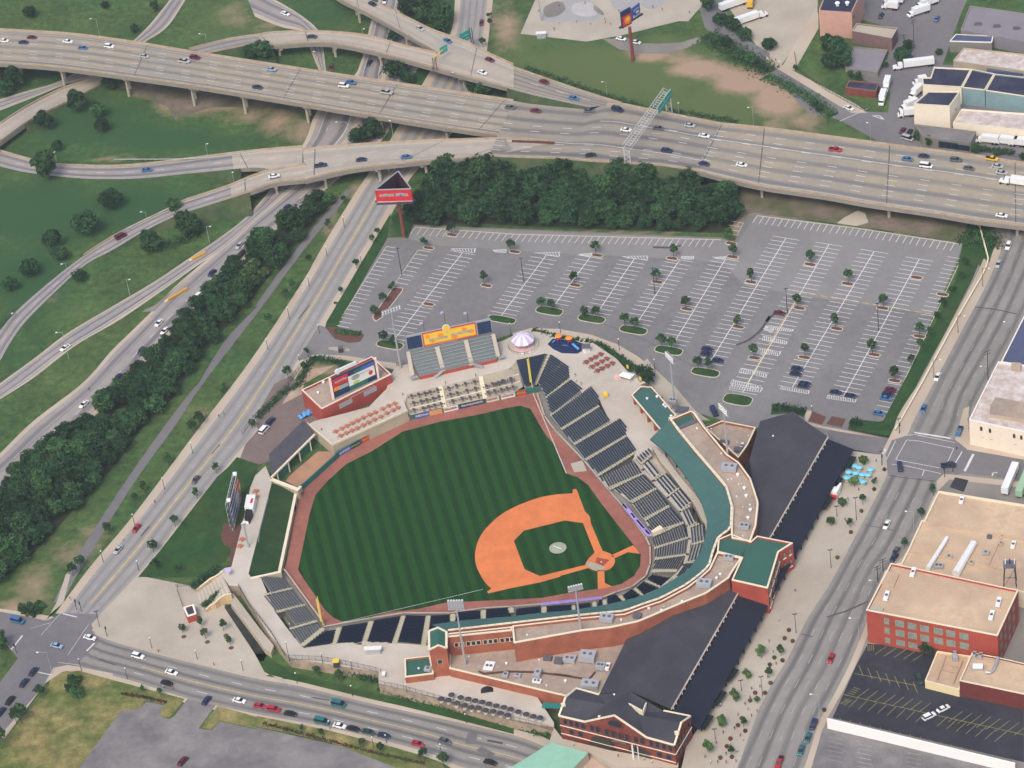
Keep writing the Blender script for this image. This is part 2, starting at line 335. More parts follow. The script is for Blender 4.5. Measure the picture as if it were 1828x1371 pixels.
sheet('parking_lot', '0: 739,401 1287,424 1312,432 1322,393 1349,381 1720,434 1711,463 1609,690 1578,752 1600,790 1478,790 1380,760 1345,765 1300,754 1230,732 1198,690 1168,661 1140,638 1102,615 1055,598 997,588 947,587 914,596 760,650 700,660 640,640 560,640 531,643 569,580 600,590 687,424 725,424', MT['asphalt_lot'], 3)
sheet('parking_lot', '0: 741,403.5 1287,426.5 1316,434 1349,384 1718,436 1668,562 1427,527 1390,520 1330,510 1290,470 1230,463 1000,452 780,438 726,426', mat('asphalt_pale', (.255, .245, .235), .9, .08, .05, (.225, .215, .208), .02, fine=.05, mid=.07), 3.5)
sheet('bare_ground', '0: 1325,330 1380,300 1760,360 1750,405 1742,436 1722,434 1540,404 1349,380 1330,384 1312,402', mat('bare_ground', (.20, .155, .125), .95, .2, .2, (.10, .11, .05), .08, mid=.3), 2)
sheet('concrete_apron', '8: 500,220 560,175 650,130 700,150 725,215 640,240', MT['concrete'], 3)
sheet('bare_ground', '1: 820,600 1000,540 1400,600 1700,640 2150,720 2200,800 1900,760 1500,760 1380,800 1250,860 1190,760 1000,680', MT['bare_ground'], 1)
S1 = Road('0: 824,-20 814,63 769,151 712,250 676,302 648,343 583,451 552.6,504 457,651 352,793 241.6,936.6 176,1014.6 113,1096', '0: 872,-20 860,75 839.5,151 781.6,251.6 725,312 698.6,358 671,408 633,469 605.5,516.6 570,577 532.5,640 504.8,688 460,763 407.6,828 334.7,914 281.8,984.4 241.6,1030 176,1100', 90)
def road_struct(name, rd, mt, layer, u0=0, u1=1):
    mb = MB(); rd.surface(mb, mt, u0, u1, layer*.015); return struct(name, mb)
road_struct('sidewalk', S1, MT['concrete_warm'], 1, -.22, 1.22)
road_struct('road', S1, MT['road_pale'], 4)
S2 = Road('13: -200,230 0,262 330,325 650,395 760,462 1100,560 1450,650 1828,740 14: 300,790 800,910 1300,1020 1828,1140 15: 300,1240 700,1330', '13: -200,400 0,430 160,560 480,645 900,742 1300,870 1500,920 1828,990 14: 500,1080 1000,1200 1300,1290 1450,1360 1828,1450 15: 300,1560 700,1650', 80)
road_struct('sidewalk', S2, MT['concrete_warm'], 1, -.13, 1.13)
road_struct('road', S2, MT['road_a'], 5)
sheet('road', '13: 130,590 -10,775 -300,1150 -300,1450 0,1140 300,800 390,660 480,640 160,540 60,480', MT['asphalt'], 6)
sheet('road', '13: 450,270 700,280 650,400 700,480 520,660 380,650 130,600 60,500 0,440 0,262 330,325', MT['asphalt'], 7)
sheet('sidewalk', '13: 30,1165 320,770 440,690 560,670 800,720 800,700 480,640 380,660 300,800 0,1140', MT['concrete_warm'], 8)
sheet('sidewalk', '13: 470,-10 400,200 330,320 300,325 450,200 500,0', MT['concrete'], 8)
MS = Road('0: 1822,350 1795.8,418.5 1785.7,451 1760.6,509 1720,585 1665,688 1630,753 1619,778 1585,838 1579,856 1489,1030 1443,1101.5 1405.7,1177 1368,1240 1300,1385', '0: 1900,410 1828,567 1785.7,645 1760.6,688 1740,730 1730,786 1680,850 1672,874 1619.6,982 1580,1030 1541.6,1125 1516,1187 1489,1240 1462,1290 1443.5,1348 1430,1385', 70, zE)
road_struct('sidewalk', MS, MT['concrete_warm'], 1, -.28, 1.1)
road_struct('road', MS, MT['road_a'], 5)
PLA = Road('0: 1775,400 1760,440 1735,500 1692,585 1640,680 1600,770 1590,795 1520,860 1430,1020 1330,1200 1230,1400', '0: 1990,420 1990,470 1990,560 1990,640 1990,720 1990,800 1990,840 1990,900 1990,1050 1990,1250 1990,1450', 70, zE, False, off=-.06)
mb = MB(); PLA.surface(mb, MT['concrete_dark']); PLA.A[:, 2] += 0
for i in range(69):
    a, b = PLA.at(i/69, 0), PLA.at((i+1)/69, 0); mb.face([a, b, (b.x, b.y, -.05), (a.x, a.y, -.05)], MT['concrete_dark'])
struct('east_ground', mb)
esheet('road', '12: 440,330,0 900,400 990,370 1340,400 1440,430 1828,530 1828,690 1400,630 1210,690 860,640 850,510 620,470,2 440,410,0', MT['asphalt'], 6)
esheet('corner_lot', '12: 1210,690 1400,640 1828,720 1828,900 1220,760', MT['concrete_dark'], 5)
esheet('sidewalk', '12: 1210,690 1260,640 1828,700 1828,740 1300,680 1240,740 1205,770', MT['concrete_warm'], 7)
esheet('sidewalk', '12: 1340,400 1400,180 1440,160 1440,430 1828,500 1828,540 1430,470', MT['concrete_warm'], 7)
esheet('asphalt_patch', '12: 1340,665 1435,685 1400,770 1300,735', MT['asphalt_new'], 8)
# the lot of black asphalt and the old lot below the white wall
esheet('black_lot', '16: 720,490 640,640 470,1015 1828,1330 1828,940 1360,860 1125,790 1220,520', MT['asphalt_new'], 3)
esheet('old_lot', '16: 400,1090 320,1371 1828,1420 1720,1371', MT['asphalt_old'], 3)
sheet('old_lot', '13: 560,1371 860,965 920,960 990,950 1040,900 1160,925 1130,1000 1200,1025 1240,1000 1330,880 1530,925 1410,1090 1500,1105 1560,1040 1828,1100 14: 0,1080 700,1240 1300,1371 900,1500 -900,1500', MT['asphalt_old'], 4)
sheet('kerb_lawn', '13: 380,700 560,680 850,760 1310,880 1200,1020 1130,1000 1165,915 1040,895 980,960 870,965 560,1371 0,1371 -60,1371 -60,1300 30,1165 320,830', MT['lawn_olive'], 3)
sheet('kerb_lawn', '13: 1545,930 1828,1010 14: 0,1000 500,1100 1000,1230 1300,1330 1340,1371 1000,1371 500,1180 0,1075 13: 1828,1095 1560,1035 1500,1100 1420,1085', MT['lawn_olive'], 5)
# plazas
sheet('plaza', '0: 246,1027 163,1114 171,1134 191,1142 365,1187 460,1211 482,1204 520,1225 470,1180 401,1085 400,1050 337,1045', MT['concrete'], 9)
esheet('plaza', '12: 620,480 850,510 860,640 840,690 480,1371 16: 300,300 0,850 -50,950 15: 1560,1480 1180,1480 1240,1200 1330,1080 1640,520 1700,400 12: 90,1200 250,950 560,500', MT['concrete'], 9)
sheet('plaza', '14: 870,860 1320,930 1828,1110 15: 0,1110 330,1240 420,1310 800,1371 1200,1371 1200,1320 300,1190 0,1040', MT['concrete'], 2)
esheet('plaza', '15: 300,1180 250,1235 540,1260 760,1371 1180,1371 1180,1330', MT['concrete_warm'], 9)
sheet('plaza', '7: 960,1180 1010,1250 1140,1371 11: 1140,0 1300,190 1400,260 1280,260 1100,200 1000,60 820,-60', MT['concrete'], 6)
sheet('sidewalk', '7: 0,1000 130,965 330,970 560,1010 750,1080 900,1170 1010,1260 1130,1371 1050,1371 960,1290 700,1130 500,1060 300,1000 130,1000 0,1040 6: 1600,1150 1600,1100 1828,1030', MT['concrete_warm'], 5)
sheet('sidewalk', '6: 380,1160 440,1150 640,1160 960,1210 1040,1220 1000,1260 640,1190 440,1180 380,1190 220,1371 150,1371', MT['concrete_warm'], 5)
sheet('sidewalk', '12: 280,190 330,190 290,270 400,300 450,310 900,390 900,410 440,325 270,290', MT['concrete_warm'], 6)
# grass strips over the lot and along the streets
sheet('lawn', '6: 960,180 1000,300 1080,330 1110,240 1120,210 1000,140', MT['lawn'], 5)
sheet('lawn', '6: 955,150 930,330 565,960 490,960 500,920 730,530 900,240', MT['lawn'], 6)
sheet('lawn', '6: 490,960 565,955 700,985 770,1010 740,1060 660,1070 560,1040', MT['mulch'], 7)
LW = Road('8: 1430,215 1395,355 1340,630 1200,930 960,1371 12: 830,262', '8: 1510,240 1580,500 1530,600 1350,910 1100,1371 12: 915,335', 24, smooth=False, off=.1)
_b, _ = resample(L('8: 1510,240 1580,500 1530,600 1350,910 1100,1371 12: 915,335', zE), 24, False); LW.B = _b
mb = MB(); LW.surface(mb, MT['lawn']); struct('lawn', mb)
esheet('lawn', '12: 830,262,.1 800,270,.1 600,250,.1 580,320,1 880,375,3.6 915,335', MT['lawn'], 4)
esheet('grass_bank', '8: 1580,500 1515,240 1640,330', MT['lawn'], 5)
sheet('lawn', '12: 40,170 90,150 290,190 260,240 200,205 30,220', MT['lawn'], 7)
for s_ in ('12: 330,195 425,235 395,290 300,265', '12: 465,230 565,250 535,310 425,285'): sheet('planting_bed', s_, MT['mulch'], 7)
sheet('lawn', '14: -10,560 60,690 100,710 500,800 870,890 1400,1020 1828,1130 1828,1040 870,850 240,690 60,560', MT['lawn'], 10)
sheet('lawn', '15: 0,1030 320,1120 290,1165 0,1090', MT['lawn'], 10)
sheet('lawn', '9: 1680,520 1828,570 1828,640 1740,900 1640,1200 1560,1300 1420,1371 980,1371 1130,1190 1540,660 1620,590', MT['lawn'], 10)
sheet('service_yard', '9: 1828,330 1740,430 1700,540 1828,580 10: 0,580 100,550 400,350 540,200 300,0 250,-60 130,0 0,230', MT['yard'] if 'yard' in MT else mat('yard', (.19, .145, .13), .9, .12, .2, mid=.1), 8)
sheet('service_yard', '9: 1640,580 1700,540 1828,600 1828,700 1660,670', MT['concrete_dark'], 9)
sheet('dirt_yard', '10: 180,150 330,70 340,0 500,-90 560,-130 380,-100 280,0 200,120', MT['dirt'], 11)
sheet('footpath', '6: 620,0 700,0 0,870 -30,920 -60,960 -20,830 5: 1828,830 1380,1371 1430,1371 9: 1440,0 1180,300 850,850 560,1250 500,1310 440,1371 13: 440,0 390,190 430,200 500,20 540,-60 9: 600,1330 620,1250 900,840 1220,320 1370,100 1440,0', MT['asphalt'], 3)
bpy.data.objects.remove(bpy.data.objects['footpath'], do_unlink=True)
FP = Road('6: 640,-20 300,390 0,800 5: 1828,810 1600,1050 1400,1371 9: 1400,0 1190,270 900,680 560,1200 500,1300 13: 380,200', '6: 690,-20 340,410 0,870 9: 1440,0 1240,300 940,720 620,1240 540,1371 13: 440,200', 60, off=.03)
mb = MB(); FP.surface(mb, MT['asphalt']); struct('footpath', mb)
# ---------------------------------------------------------------- interchange roads on the ground
def groad(name, A, B, mt='road_ground', lay=2, shoulder=.12, n=60, z=0.0, side=True):
    r = Road(A, B, n, z); mb = MB(); r.surface(mb, MT[mt], 0, 1, lay*.015)
    r.surface(mb, MT['concrete_warm'], -shoulder, 0, lay*.015-.004); r.surface(mb, MT['concrete_warm'], 1, 1+shoulder*1.3, lay*.015-.004); struct(name, mb); return r
E1 = groad('highway', '0: 706,60 655,110 636,137 575,197 547,260 5: 1828,105 1600,300 1400,440 1100,640 800,820 500,1000 300,1150 0,1371 -300,1600', '0: 750,60 700,110 677,145 640,200 610,255 5: 1828,180 1600,380 1400,510 1100,720 800,920 500,1100 200,1330 -60,1500', lay=4)
F1 = groad('highway', '0: 755,60 705,115 682,150 650,200 620,255 5: 1828,190 1600,390 1400,560 1240,700 1100,850 940,1010 800,1150 600,1371 9: 250,290 0,530 -200,700', '0: 790,60 735,130 700,200 660,265 5: 1828,350 1700,500 1460,740 1250,930 1020,1180 900,1340 9: 660,200 500,350 260,600 60,780 -200,980', lay=3)
sheet('gore', '5: 1400,545 1240,690 1100,845 1000,850 1100,800', MT['concrete_dark'], 6)
H1 = groad('highway', '0: 430,-30 475,-5 530,25 565,55 575,85 581,125 590,150', '0: 452,22 500,42 545,55 556,85 571,125 578,150', lay=5)
H2 = groad('highway', '0: 695,-40 668,35 655,90 640,137 ', '0: 720,-40 705,35 690,90 680,145', lay=6)
H3 = groad('highway', '1: 1230,-20 1080,170 950,295 870,380', '1: 1310,-10 1170,190 1010,305 920,400', lay=5)
A1 = groad('highway', '1: 700,470 580,500 400,590 200,650 0,712 -200,790', '1: 740,500 640,540 480,590 250,680 0,775 -200,860', lay=5)
# ================================================================ elevated highway and its ramps
def interp(tab):
    xs = [a for a, b in tab]; zs = [b for a, b in tab]; return lambda x, y=0: float(np.interp(x, xs, zs))
ZM = interp([(0, 12), (200, 13), (400, 13), (650, 11), (880, 9.2), (1290, 8.4), (1400, 8.2), (1828, 7.6)])
ZSR = interp([(0, .1), (150, .1), (300, 2.5), (400, 5.5), (460, 7), (600, 8.6), (764, 9), (880, 9.2), (1290, 8.4)])
ZC_ = interp([(0, .1), (350, .4), (400, 3), (457, 6), (560, 8.2), (764, 9)])
ZN1 = interp([(300, .1), (420, .4), (489, 7), (600, 8.5), (780, 9.3), (917, 9.2)])
ZN2 = interp([(500, 8), (780, 9.3), (917, 9.2)])
def skirt(rd, mb, u, out, mt):
    for i in range(rd.n-1):
        a, b = rd.at(i/(rd.n-1), u), rd.at((i+1)/(rd.n-1), u)
        pa, pb = rd.at(i/(rd.n-1), .5), rd.at((i+1)/(rd.n-1), .5)
        da = (a-pa); da.z = 0; da.normalize(); db = (b-pb); db.z = 0; db.normalize()
        qa = a+da*a.z*out; qb = b+db*b.z*out; qa.z = qb.z = -.03; f = [a, b, qb, qa]
        n = (f[1]-f[0]).cross(f[2]-f[0]); mb.face(f if n.z > 0 else f[::-1], mt)
def deck(label, A, B, zf, mt, n=60, low=0, thick=1.9, par=(1, 1), piers=(), joints=(), cols=(.15, .5, .85), grade=(), off=0, smooth=True):
    rd = Road(A, B, n, zf, smooth, off); t = emp('viaduct', rd.at(.5, .5), 0, label, 'viaduct'); t.location = (0, 0, 0)
    mb = MB(); rd.surface(mb, MT[mt])
    if low:
        for i in range(int(low*(n-1))): mb.mi[i] = mb.m(MT['road_ground'])
    part('road_deck', mb, t)
    mb = MB(); up = rd.up() > 0
    for i in range(n-1):
        t0, t1 = i/(n-1), (i+1)/(n-1)
        if any(g0 <= (t0+t1)/2 <= g1 for g0, g1 in grade): continue
        for u, fl in ((0, up), (1, not up)):
            a, b = rd.at(t0, u, -.02), rd.at(t1, u, -.02); a2, b2 = a-Vector((0, 0, thick)), b-Vector((0, 0, thick)); f = [a2, b2, b, a]; mb.face(f if fl is False else f[::-1], MT['girder'])
        q = [rd.at(t0, 0, -thick), rd.at(t1, 0, -thick), rd.at(t1, 1, -thick), rd.at(t0, 1, -thick)]; mb.face(q[::-1] if up else q, MT['girder'])
    if mb.f: part('girder', mb, t)
    for g0, g1 in grade:
        mb = MB()
        k0, k1 = int(g0*(n-1)), int(math.ceil(g1*(n-1)))
        sub = Road([rd.at(i/(n-1), 0) for i in range(k0, k1+1)], [rd.at(i/(n-1), 1) for i in range(k0, k1+1)], k1-k0+1, smooth=False)
        skirt(sub, mb, 0, 1.2, MT['grass_bank']); part('embankment', mb, t); mb = MB(); skirt(sub, mb, 1, 1.2, MT['grass_bank']); part('embankment', mb, t)
    for u, on in zip((0, 1), par):
        if on:
            mb = MB(); d = .25/rd.width(.5); rd.line(mb, MT['parapet'], d if u == 0 else 1-d, .5, 0, h=.85, t0=on[0] if isinstance(on, tuple) else 0, t1=on[1] if isinstance(on, tuple) else 1); part('parapet', mb, t)
    for p in piers:
        a, b = rd.at(p, .04, -thick-.6), rd.at(p, .96, -thick-.6); mb = MB(); mb.beam(a, b, 1.5, 1.2, MT['pier']); cap = part('pier_cap', mb, t)
        for c in cols:
            q = rd.at(p, c, -thick-1.2); mb = MB(); mb.tube((q.x, q.y, -.1), q, .65, n=10, mt=MT['pier']); part('pier_column', mb, t)
    if joints:
        for j in joints:
            mb = MB()
            ja, jb = (j, j) if not isinstance(j, tuple) else j
            a, b = rd.at(ja, 0, .02), rd.at(jb, 1, .02); d = (rd.at(ja+.003, 0)-rd.at(ja, 0)).normalized()*.22; mb.face([a-d, b-d, b+d, a+d] if ((b-a).cross(d)).z > 0 else [a+d, b+d, b-d, a-d], MT['joint'])
            part('expansion_joint', mb, t)
    return t, rd
mat('girder', (.26, .235, .20), .9, .15, .3); mat('parapet', (.44, .37, .28), .9, .12, .4, (.40, .29, .20), .3); mat('pier', (.42, .37, .29), .9, .12, .6)
mat('grass_bank', (.038, .075, .030), .9, .25, .1, (.070, .085, .035), .08, fine=.1, mid=.25)
near_m = '0: -40,111 0,113 100.6,120.5 226.5,137 352,154.5 460,172 562,189 671,207.5 784,226 891,242'
tM, RM = deck('wide concrete highway viaduct crossing the interchange on tall paired piers', '0: -40,49 0,53 123,60.4 236.5,75 330,90.6 460,111 613,134.6 754,155.5 917,180', near_m, ZM, 'road_deck', 70, piers=(.075, .16, .29, .42, .52, .64, .78, .9), joints=((.33, .31), (.62, .60), (.795, .78), (.985, .96)), cols=(.2, .42, .64, .86))
# embanked stretch and eastern bridge, all lanes joined
tE, RE = deck('broad asphalt highway stretch on the embankment above the dense wood', '0: 917,180 945,185 1000,191 1055,196 1080,187 1110,186 1191,202.6 1286,221.4', '0: 872,279 900,281 950,282.5 1000,284 1055,289 1107.8,292 1180,296 1242,305.5', ZM, 'road_dark', 50, par=((.45, 1), 1), grade=((0, 1),), smooth=False)
tB, RB = deck('wide concrete highway bridge over the car park edge and the avenue', '0: 1286,221.4 1374,230 1509,248 1619.6,263 1745,279 1828,292 1900,303', '0: 1242,305.5 1300,320.5 1368,335 1473,350.5 1549,364 1670,382 1740,394 1828,405 1880,414', ZM, 'road_deck', 60, off=.03, piers=(.19, .55, .90), joints=((.005, .005), (.13, .19), (.50, .55), (.86, .90)), cols=(.12, .35, .6, .9))
tR, RN = deck('asphalt on-ramp merging into the highway beside the dry grass slope', '0: 917,115.8 921.5,122 1040,163.6 1110,185', '0: 905,157 914,160 960,172 1052,192', ZM, 'road_dark', 30, grade=((0, 1),), par=(1, 0), off=.05)
tS, RS = deck('curved concrete ramp viaduct joining the highway from the lower interchange', '0: 540,268 595,261.7 733.8,253 800,250.5 917,248 990,254', '0: 545,323 565,317 633,302 708.6,293.5 764,288 830,284 872,279', ZSR, 'road_ramp', 50, piers=(.1, .38, .62), joints=((.05, .05), (.56, .5), (.87, .84)), off=.04, smooth=True)
tC, RC = deck('two-lane ramp curving up from the grassy loop on a bank', '1: -200,1010 0,1070 250,1140 450,1172 800,1180 1100,1158 1400,1120 1828,1068 2: 330,1040', '1: -200,1110 0,1180 200,1225 480,1258 700,1270 1000,1265 1400,1225 1780,1190 2: 130,1200 330,1180', ZC_, 'road_ramp', 50, .81, par=((0, 1), 0), grade=((0, .80),), off=.02, joints=((.82, .84),), piers=())
tD, RD = deck('long curving ramp sweeping up past the lone trees to the viaduct', '5: -240,1290 0,985 100,860 300,680 500,520 700,380 900,265 1200,120 1300,65 1480,5 1640,-50 2: 0,1240 130,1205 350,1165', '5: -150,1390 0,1195 60,1090 180,920 400,700 600,520 800,410 1000,290 1200,190 1330,140 1650,40 2: 0,1347 130,1300 350,1275', ZSR, 'road_ramp', 70, .84, par=((.45, 1), (.8, 1)), grade=((0, .86),), off=.03, piers=(.93,), cols=(.3, .7), joints=((.86, .86),))
tN1, RN1 = deck('curved ramp viaduct swinging over the underpass to the top of the highway', '1: 1340,350 1620,280 1828,250 2: 130,232 420,225 760,250 1050,325 1230,365 1290,378', '1: 1480,378 1828,310 2: 140,322 420,305 600,320 800,360 1000,410 1250,480', ZN1, 'road_ramp', 50, .28, piers=(.33, .55, .75), cols=(.35, .7), grade=((0, .28),), joints=((.28, .28), (.46, .44), (.8, .78)))
tN2, RN2 = deck('straight concrete ramp viaduct descending from the top edge past a green sign', '0: 560,-40 655.8,0 708.6,22.6 771.5,54 834.5,75.5 872,95.6 917,115.8', '2: 470,-80 610,5 800,100 1000,210 1290,378 1250,480 1540,560 1828,635', ZN2, 'road_ramp', 40, piers=(.2, .45, .8), off=.03, smooth=False, cols=(.3, .8), joints=((.22, .2), (.42, .42), (.82, .84)))
tA2, RA2 = deck('ramp bridge at the far left edge crossing above a lower lane', '1: -300,1030 -60,905 0,880 100,812 250,725 420,640 560,590 690,540', '1: -300,1180 -60,1050 0,1010 180,880 300,810 450,740 700,610 760,560', interp([(-80, 5), (20, 5), (60, 3), (120, .6), (200, .1)]), 'road_ramp', 30, grade=((.45, 1),), piers=())
# lane markings on the decks and ground roads
mb = MB(); WH = MT['line_paint']; YL = MT['yellow_paint']
for u in (.2, .29, .38, .6, .69, .78): RM.line(mb, WH, u, .24, .05, (4, 9))
for u in (.1, .88): RM.line(mb, WH, u, .2, .05)
for u in (.3, .4, .5, .72, .8, .88): RE.line(mb, WH, u, .3, .05, (4, 9), t0=.0 if u > .3 else .5)
for u in (.15, .25, .33, .5, .58, .66, .75, .83): RB.line(mb, WH, u, .3, .05, (4, 9))
RB.line(mb, WH, .32, .35, .06, t0=0, t1=.9); RB.line(mb, WH, .95, .25, .05)
RE.line(mb, WH, .3, .3, .06, t0=.45, t1=1, uend=.32); RE.line(mb, WH, .66, .3, .06, t0=.15, t1=1, uend=.78)
RN.line(mb, WH, .45, .3, .05, (4, 9)); RN.line(mb, WH, .92, .25, .05); RN.line(mb, WH, .1, .2, .05)
for r_ in (RC, RD): r_.line(mb, WH, .5, .25, .05, (4, 9)); r_.line(mb, WH, .14, .15, .05); r_.line(mb, WH, .86, .15, .05)
RS.line(mb, WH, .35, .25, .05, (4, 9)); RS.line(mb, WH, .7, .25, .05, (4, 9)); RS.line(mb, WH, .1, .2, .05); RS.line(mb, WH, .92, .2, .05)
for r_ in (RN1, RN2): r_.line(mb, WH, .18, .2, .05); r_.line(mb, WH, .85, .2, .05)
E1.line(mb, WH, .35, .2, .09, (4, 9)); E1.line(mb, WH, .85, .45, .09, t0=.1); E1.line(mb, WH, .16, .2, .09)
F1.line(mb, WH, .62, .3, .07, (4, 9)); F1.line(mb, WH, .3, .15, .07); F1.line(mb, WH, .93, .2, .07)
for r_ in (H1, H2, A1): r_.line(mb, WH, .15, .2, .1); r_.line(mb, WH, .85, .2, .1)
S1.line(mb, YL, .5, .45, .08, t0=.16, t1=.985); 
for u in (.27, .75): S1.line(mb, MT['faint_paint'], u, .3, .08, (3, 9), t0=.16)
S2.line(mb, YL, .5, .3, .1, t0=.29)
for u in (.26, .74): S2.line(mb, WH, u, .25, .1, (4, 9), t0=.28)
for u in (.2, .36, .52, .68, .84): MS.line(mb, MT['faint_paint'], u, .2, .095, (4.5, 8), t0=.02, t1=.42); MS.line(mb, MT['faint_paint'], u, .2, .095, (4.5, 8), t0=.56)
def pline(s, w_, mt, z, closed=False):
    p = L(s, z)
    for a, b in zip(p, p[1:]+([p[0]] if closed else [])):
        d = (b-a); n = Vector((-d.y, d.x, 0)).normalized()*w_/2; mb.face([a-n, b-n, b+n, a+n], mt)
for s_, w_ in (('v: 790,445 1350,535', .8), ('v: 650,490 820,480 1410,600', .25), ('v: 670,560 850,575 1395,690 1290,915', .25), ('v: 505,570 365,860', .25), ('v: 670,565 505,860 1190,990', .25), ('v: 440,930 640,950 1200,1075', .25), ('v: 1520,740 1420,910', .4), ('v: 1695,775 1560,1040', .9), ('v: 350,695 310,760', .8), ('v: 940,1020 910,1110', .3)):
    pline(s_, w_, MT['line_paint'], lambda x, y: zE(x, y)+.14)
for s_, w_ in (('13: 160,430 80,530', .6), ('13: 670,485 615,540', .6), ('13: 445,275 545,300', .5), ('13: 270,690 360,710', .4), ('13: 480,570 630,350', .15), ('13: 220,380 360,340', .15), ('13: 405,620 560,640', .15), ('13: 290,430 440,260', .15)):
    pline(s_, w_, MT['line_paint'], .125)
for s_, w_ in (('4: 750,820 840,850 800,820 750,820', .5), ('4: 520,860 720,770', .3), ('4: 0,1010 560,1110 1150,1210', .01)): pline(s_, w_, WH, .08)
pline('12: 1600,635 1640,630', .5, WH, 4.55); pline('12: 1610,640 1600,655', .5, WH, 4.55)
struct('lane_markings', mb); mb = MB(); DK = mat('crack_seal', (.09, .085, .085), .9, .3, 1)
for s_, w_, z_ in (('7: 1590,1085 1680,1050 1760,985 1810,915 1828,880 8: 0,915 55,865', 1.1, .098), ('7: 1640,1070 1740,1000 1800,920', .5, .099), ('7: 150,832 410,882 700,950 970,1060 1220,1200 1300,1240', .2, .098), ('7: 1000,390 1150,395 1200,375', 1.2, .098)): pline(s_, w_, DK, z_)
for s_, w_ in (('16: 430,300 560,260 720,190', .7), ('8: 1480,815 1620,830 1780,865', .6), ('12: 870,650 1000,670 1200,690', .4), ('16: 250,420 330,440', .5), ('12: 700,1000 900,1040', .3)): pline(s_, w_, DK, lambda x, y: zE(x, y)+.13)
for s_, w_ in (('14: 1640,1175 1750,1195', 1.0), ('14: 400,870 520,890', .5), ('13: 700,600 820,640', .5), ('9: 1500,500 1560,430', .5), ('9: 1000,1080 1060,1010', .6), ('6: 300,900 380,800', .5)): pline(s_, w_, DK, .115)
struct('crack_sealing', mb); mb = MB(); mat('patch', (.155, .148, .145), .9, .25, .4)
for s_, w_ in (('14: 1540,1120 1520,1200', 3.5), ('14: 1580,1230 1680,1285', 2.5)): pline(s_, w_, MT['patch'], .11)
struct('asphalt_patch', mb)
# steel crash rail strips along the loop ramp
for s_, lb in (('1: 810,1130 1250,1128 1500,1115 1828,1070', 'thin pale guard rail along the outer edge of the curving loop ramp'), ('1: 500,1165 620,1168', 'short pale guard rail beside the big leafy tree on the loop ramp'), ('5: 1300,70 1100,160 900,262 860,290', 'dark guard rail along the upper bend of the long ramp'), ('5: 110,865 0,985', 'dark guard rail at the lower end of the long ramp')):
    mb2 = MB(); pts = L(s_, lambda x, y: .7+(ZC_ if y > 255 and y < 300 else ZSR)(x))
    for a, b in zip(pts, pts[1:]):
        mb2.beam(a, b, .12, .35, MT['rail'] if 'MT' in globals() and 'rail' in MT else mat('rail', (.5, .5, .47), .5, .1, 1))
        for k in range(max(1, int((b-a).length/4))):
            q = a+(b-a)*k/max(1, int((b-a).length/4)); mb2.beam(q, q-Vector((0, 0, .8)), .12, .12, MT['rail'])
    tag(mb2.build('guard_rail'), lb, 'guard rail')
# ================================================================ car park markings, islands
mat('lot_paint', (.80, .79, .77), .8, .12, .8); mb = MB(); TD = (W(1180.2, 549.6)-W(1134.5, 541.7)).normalized(); WHT = MT['lot_paint']
def seg(a, b, w_, z=.075, mt=None):
    a = Vector((a.x, a.y, z)); b = Vector((b.x, b.y, z)); d = b-a; n = Vector((-d.y, d.x, 0)).normalized()*w_/2; mb.face([a-n, b-n, b+n, a+n], mt or WHT)
ROWS = [('0: 1053.7,458.8 992,541.8', 1, 1), ('0: 975.6,455 893,566', 1, 1), ('6: 1465,430 985,1040', 1, 1), ('6: 925,385 570,945', 0, 1), ('6: 1150,410 990,640', 0, 1), ('0: 1133,461.3 1066.2,558.2', 1, 1), ('0: 1213.4,463.8 1136.7,577', 1, 1), ('0: 1295.2,462.5 1202,613.5', 1, 1),
 ('0: 1403,425 1266.3,648.7', 1, 1), ('0: 1480,436 1326,700', 1, 1), ('0: 1560.5,448.7 1414,692', 1, 1), ('0: 1641,462.5 1506,707', 1, 1), ('0: 1716,462 1584,744', 1, 0), ('0: 1327,398 1316,420', 1, 0)]
for s_, l, r in ROWS:
    a, b = L(s_, .075); d = (b-a); n = int(d.length/2.743+.5); u = d.normalized()
    if l and r: seg(a, b, .24, .08)
    elif (l or r): seg(a, b, .25, .08, MT['curb'])
    for k in range(n+1):
        p = a+u*(d.length*k/n); seg(p-TD*5.6*l, p+TD*5.6*r, .19)
for s_, ln in (('0: 742,405.5 917,418 1286.5,428', 5.2), ('0: 1352,385 1535,408 1716,436', 5.2)):
    pts = L(s_, .075)
    for a, b in zip(pts, pts[1:]):
        n = int((b-a).length/2.743+.5); dn = (W(1136.7, 577)-W(1213.4, 463.8)).normalized()
        for k in range(n): q = a+(b-a)*k/n; seg(q, q+dn*ln, .18)
    pts2 = L(s_, .11)
    for a, b in zip(pts2, pts2[1:]): seg(a-(TD*.0), b, .5, .12, MT['curb'])
def hatch(s_, n=12):
    p = L(s_, .085); a, b, c, d = p
    for q, r_ in ((a, b), (b, c), (c, d), (d, a)): seg(q, r_, .16)
    for k in range(n): t = (k+.5)/n; seg(a+(b-a)*t, d+(c-d)*min(1, t+.5/n), .2)
for s_ in ('6: 1385,400 1560,400 1550,430 1400,412', '6: 1680,410 1775,405 1775,430 1700,425', '7: 165,430 340,425 335,455 190,437', '7: 475,440 565,432 560,458 500,450', '7: 785,455 965,452 960,480 815,468', '7: 1200,455 1290,455 1285,480 1205,472', '7: 1430,462 1515,455 1510,478 1450,472'): hatch(s_, 8)
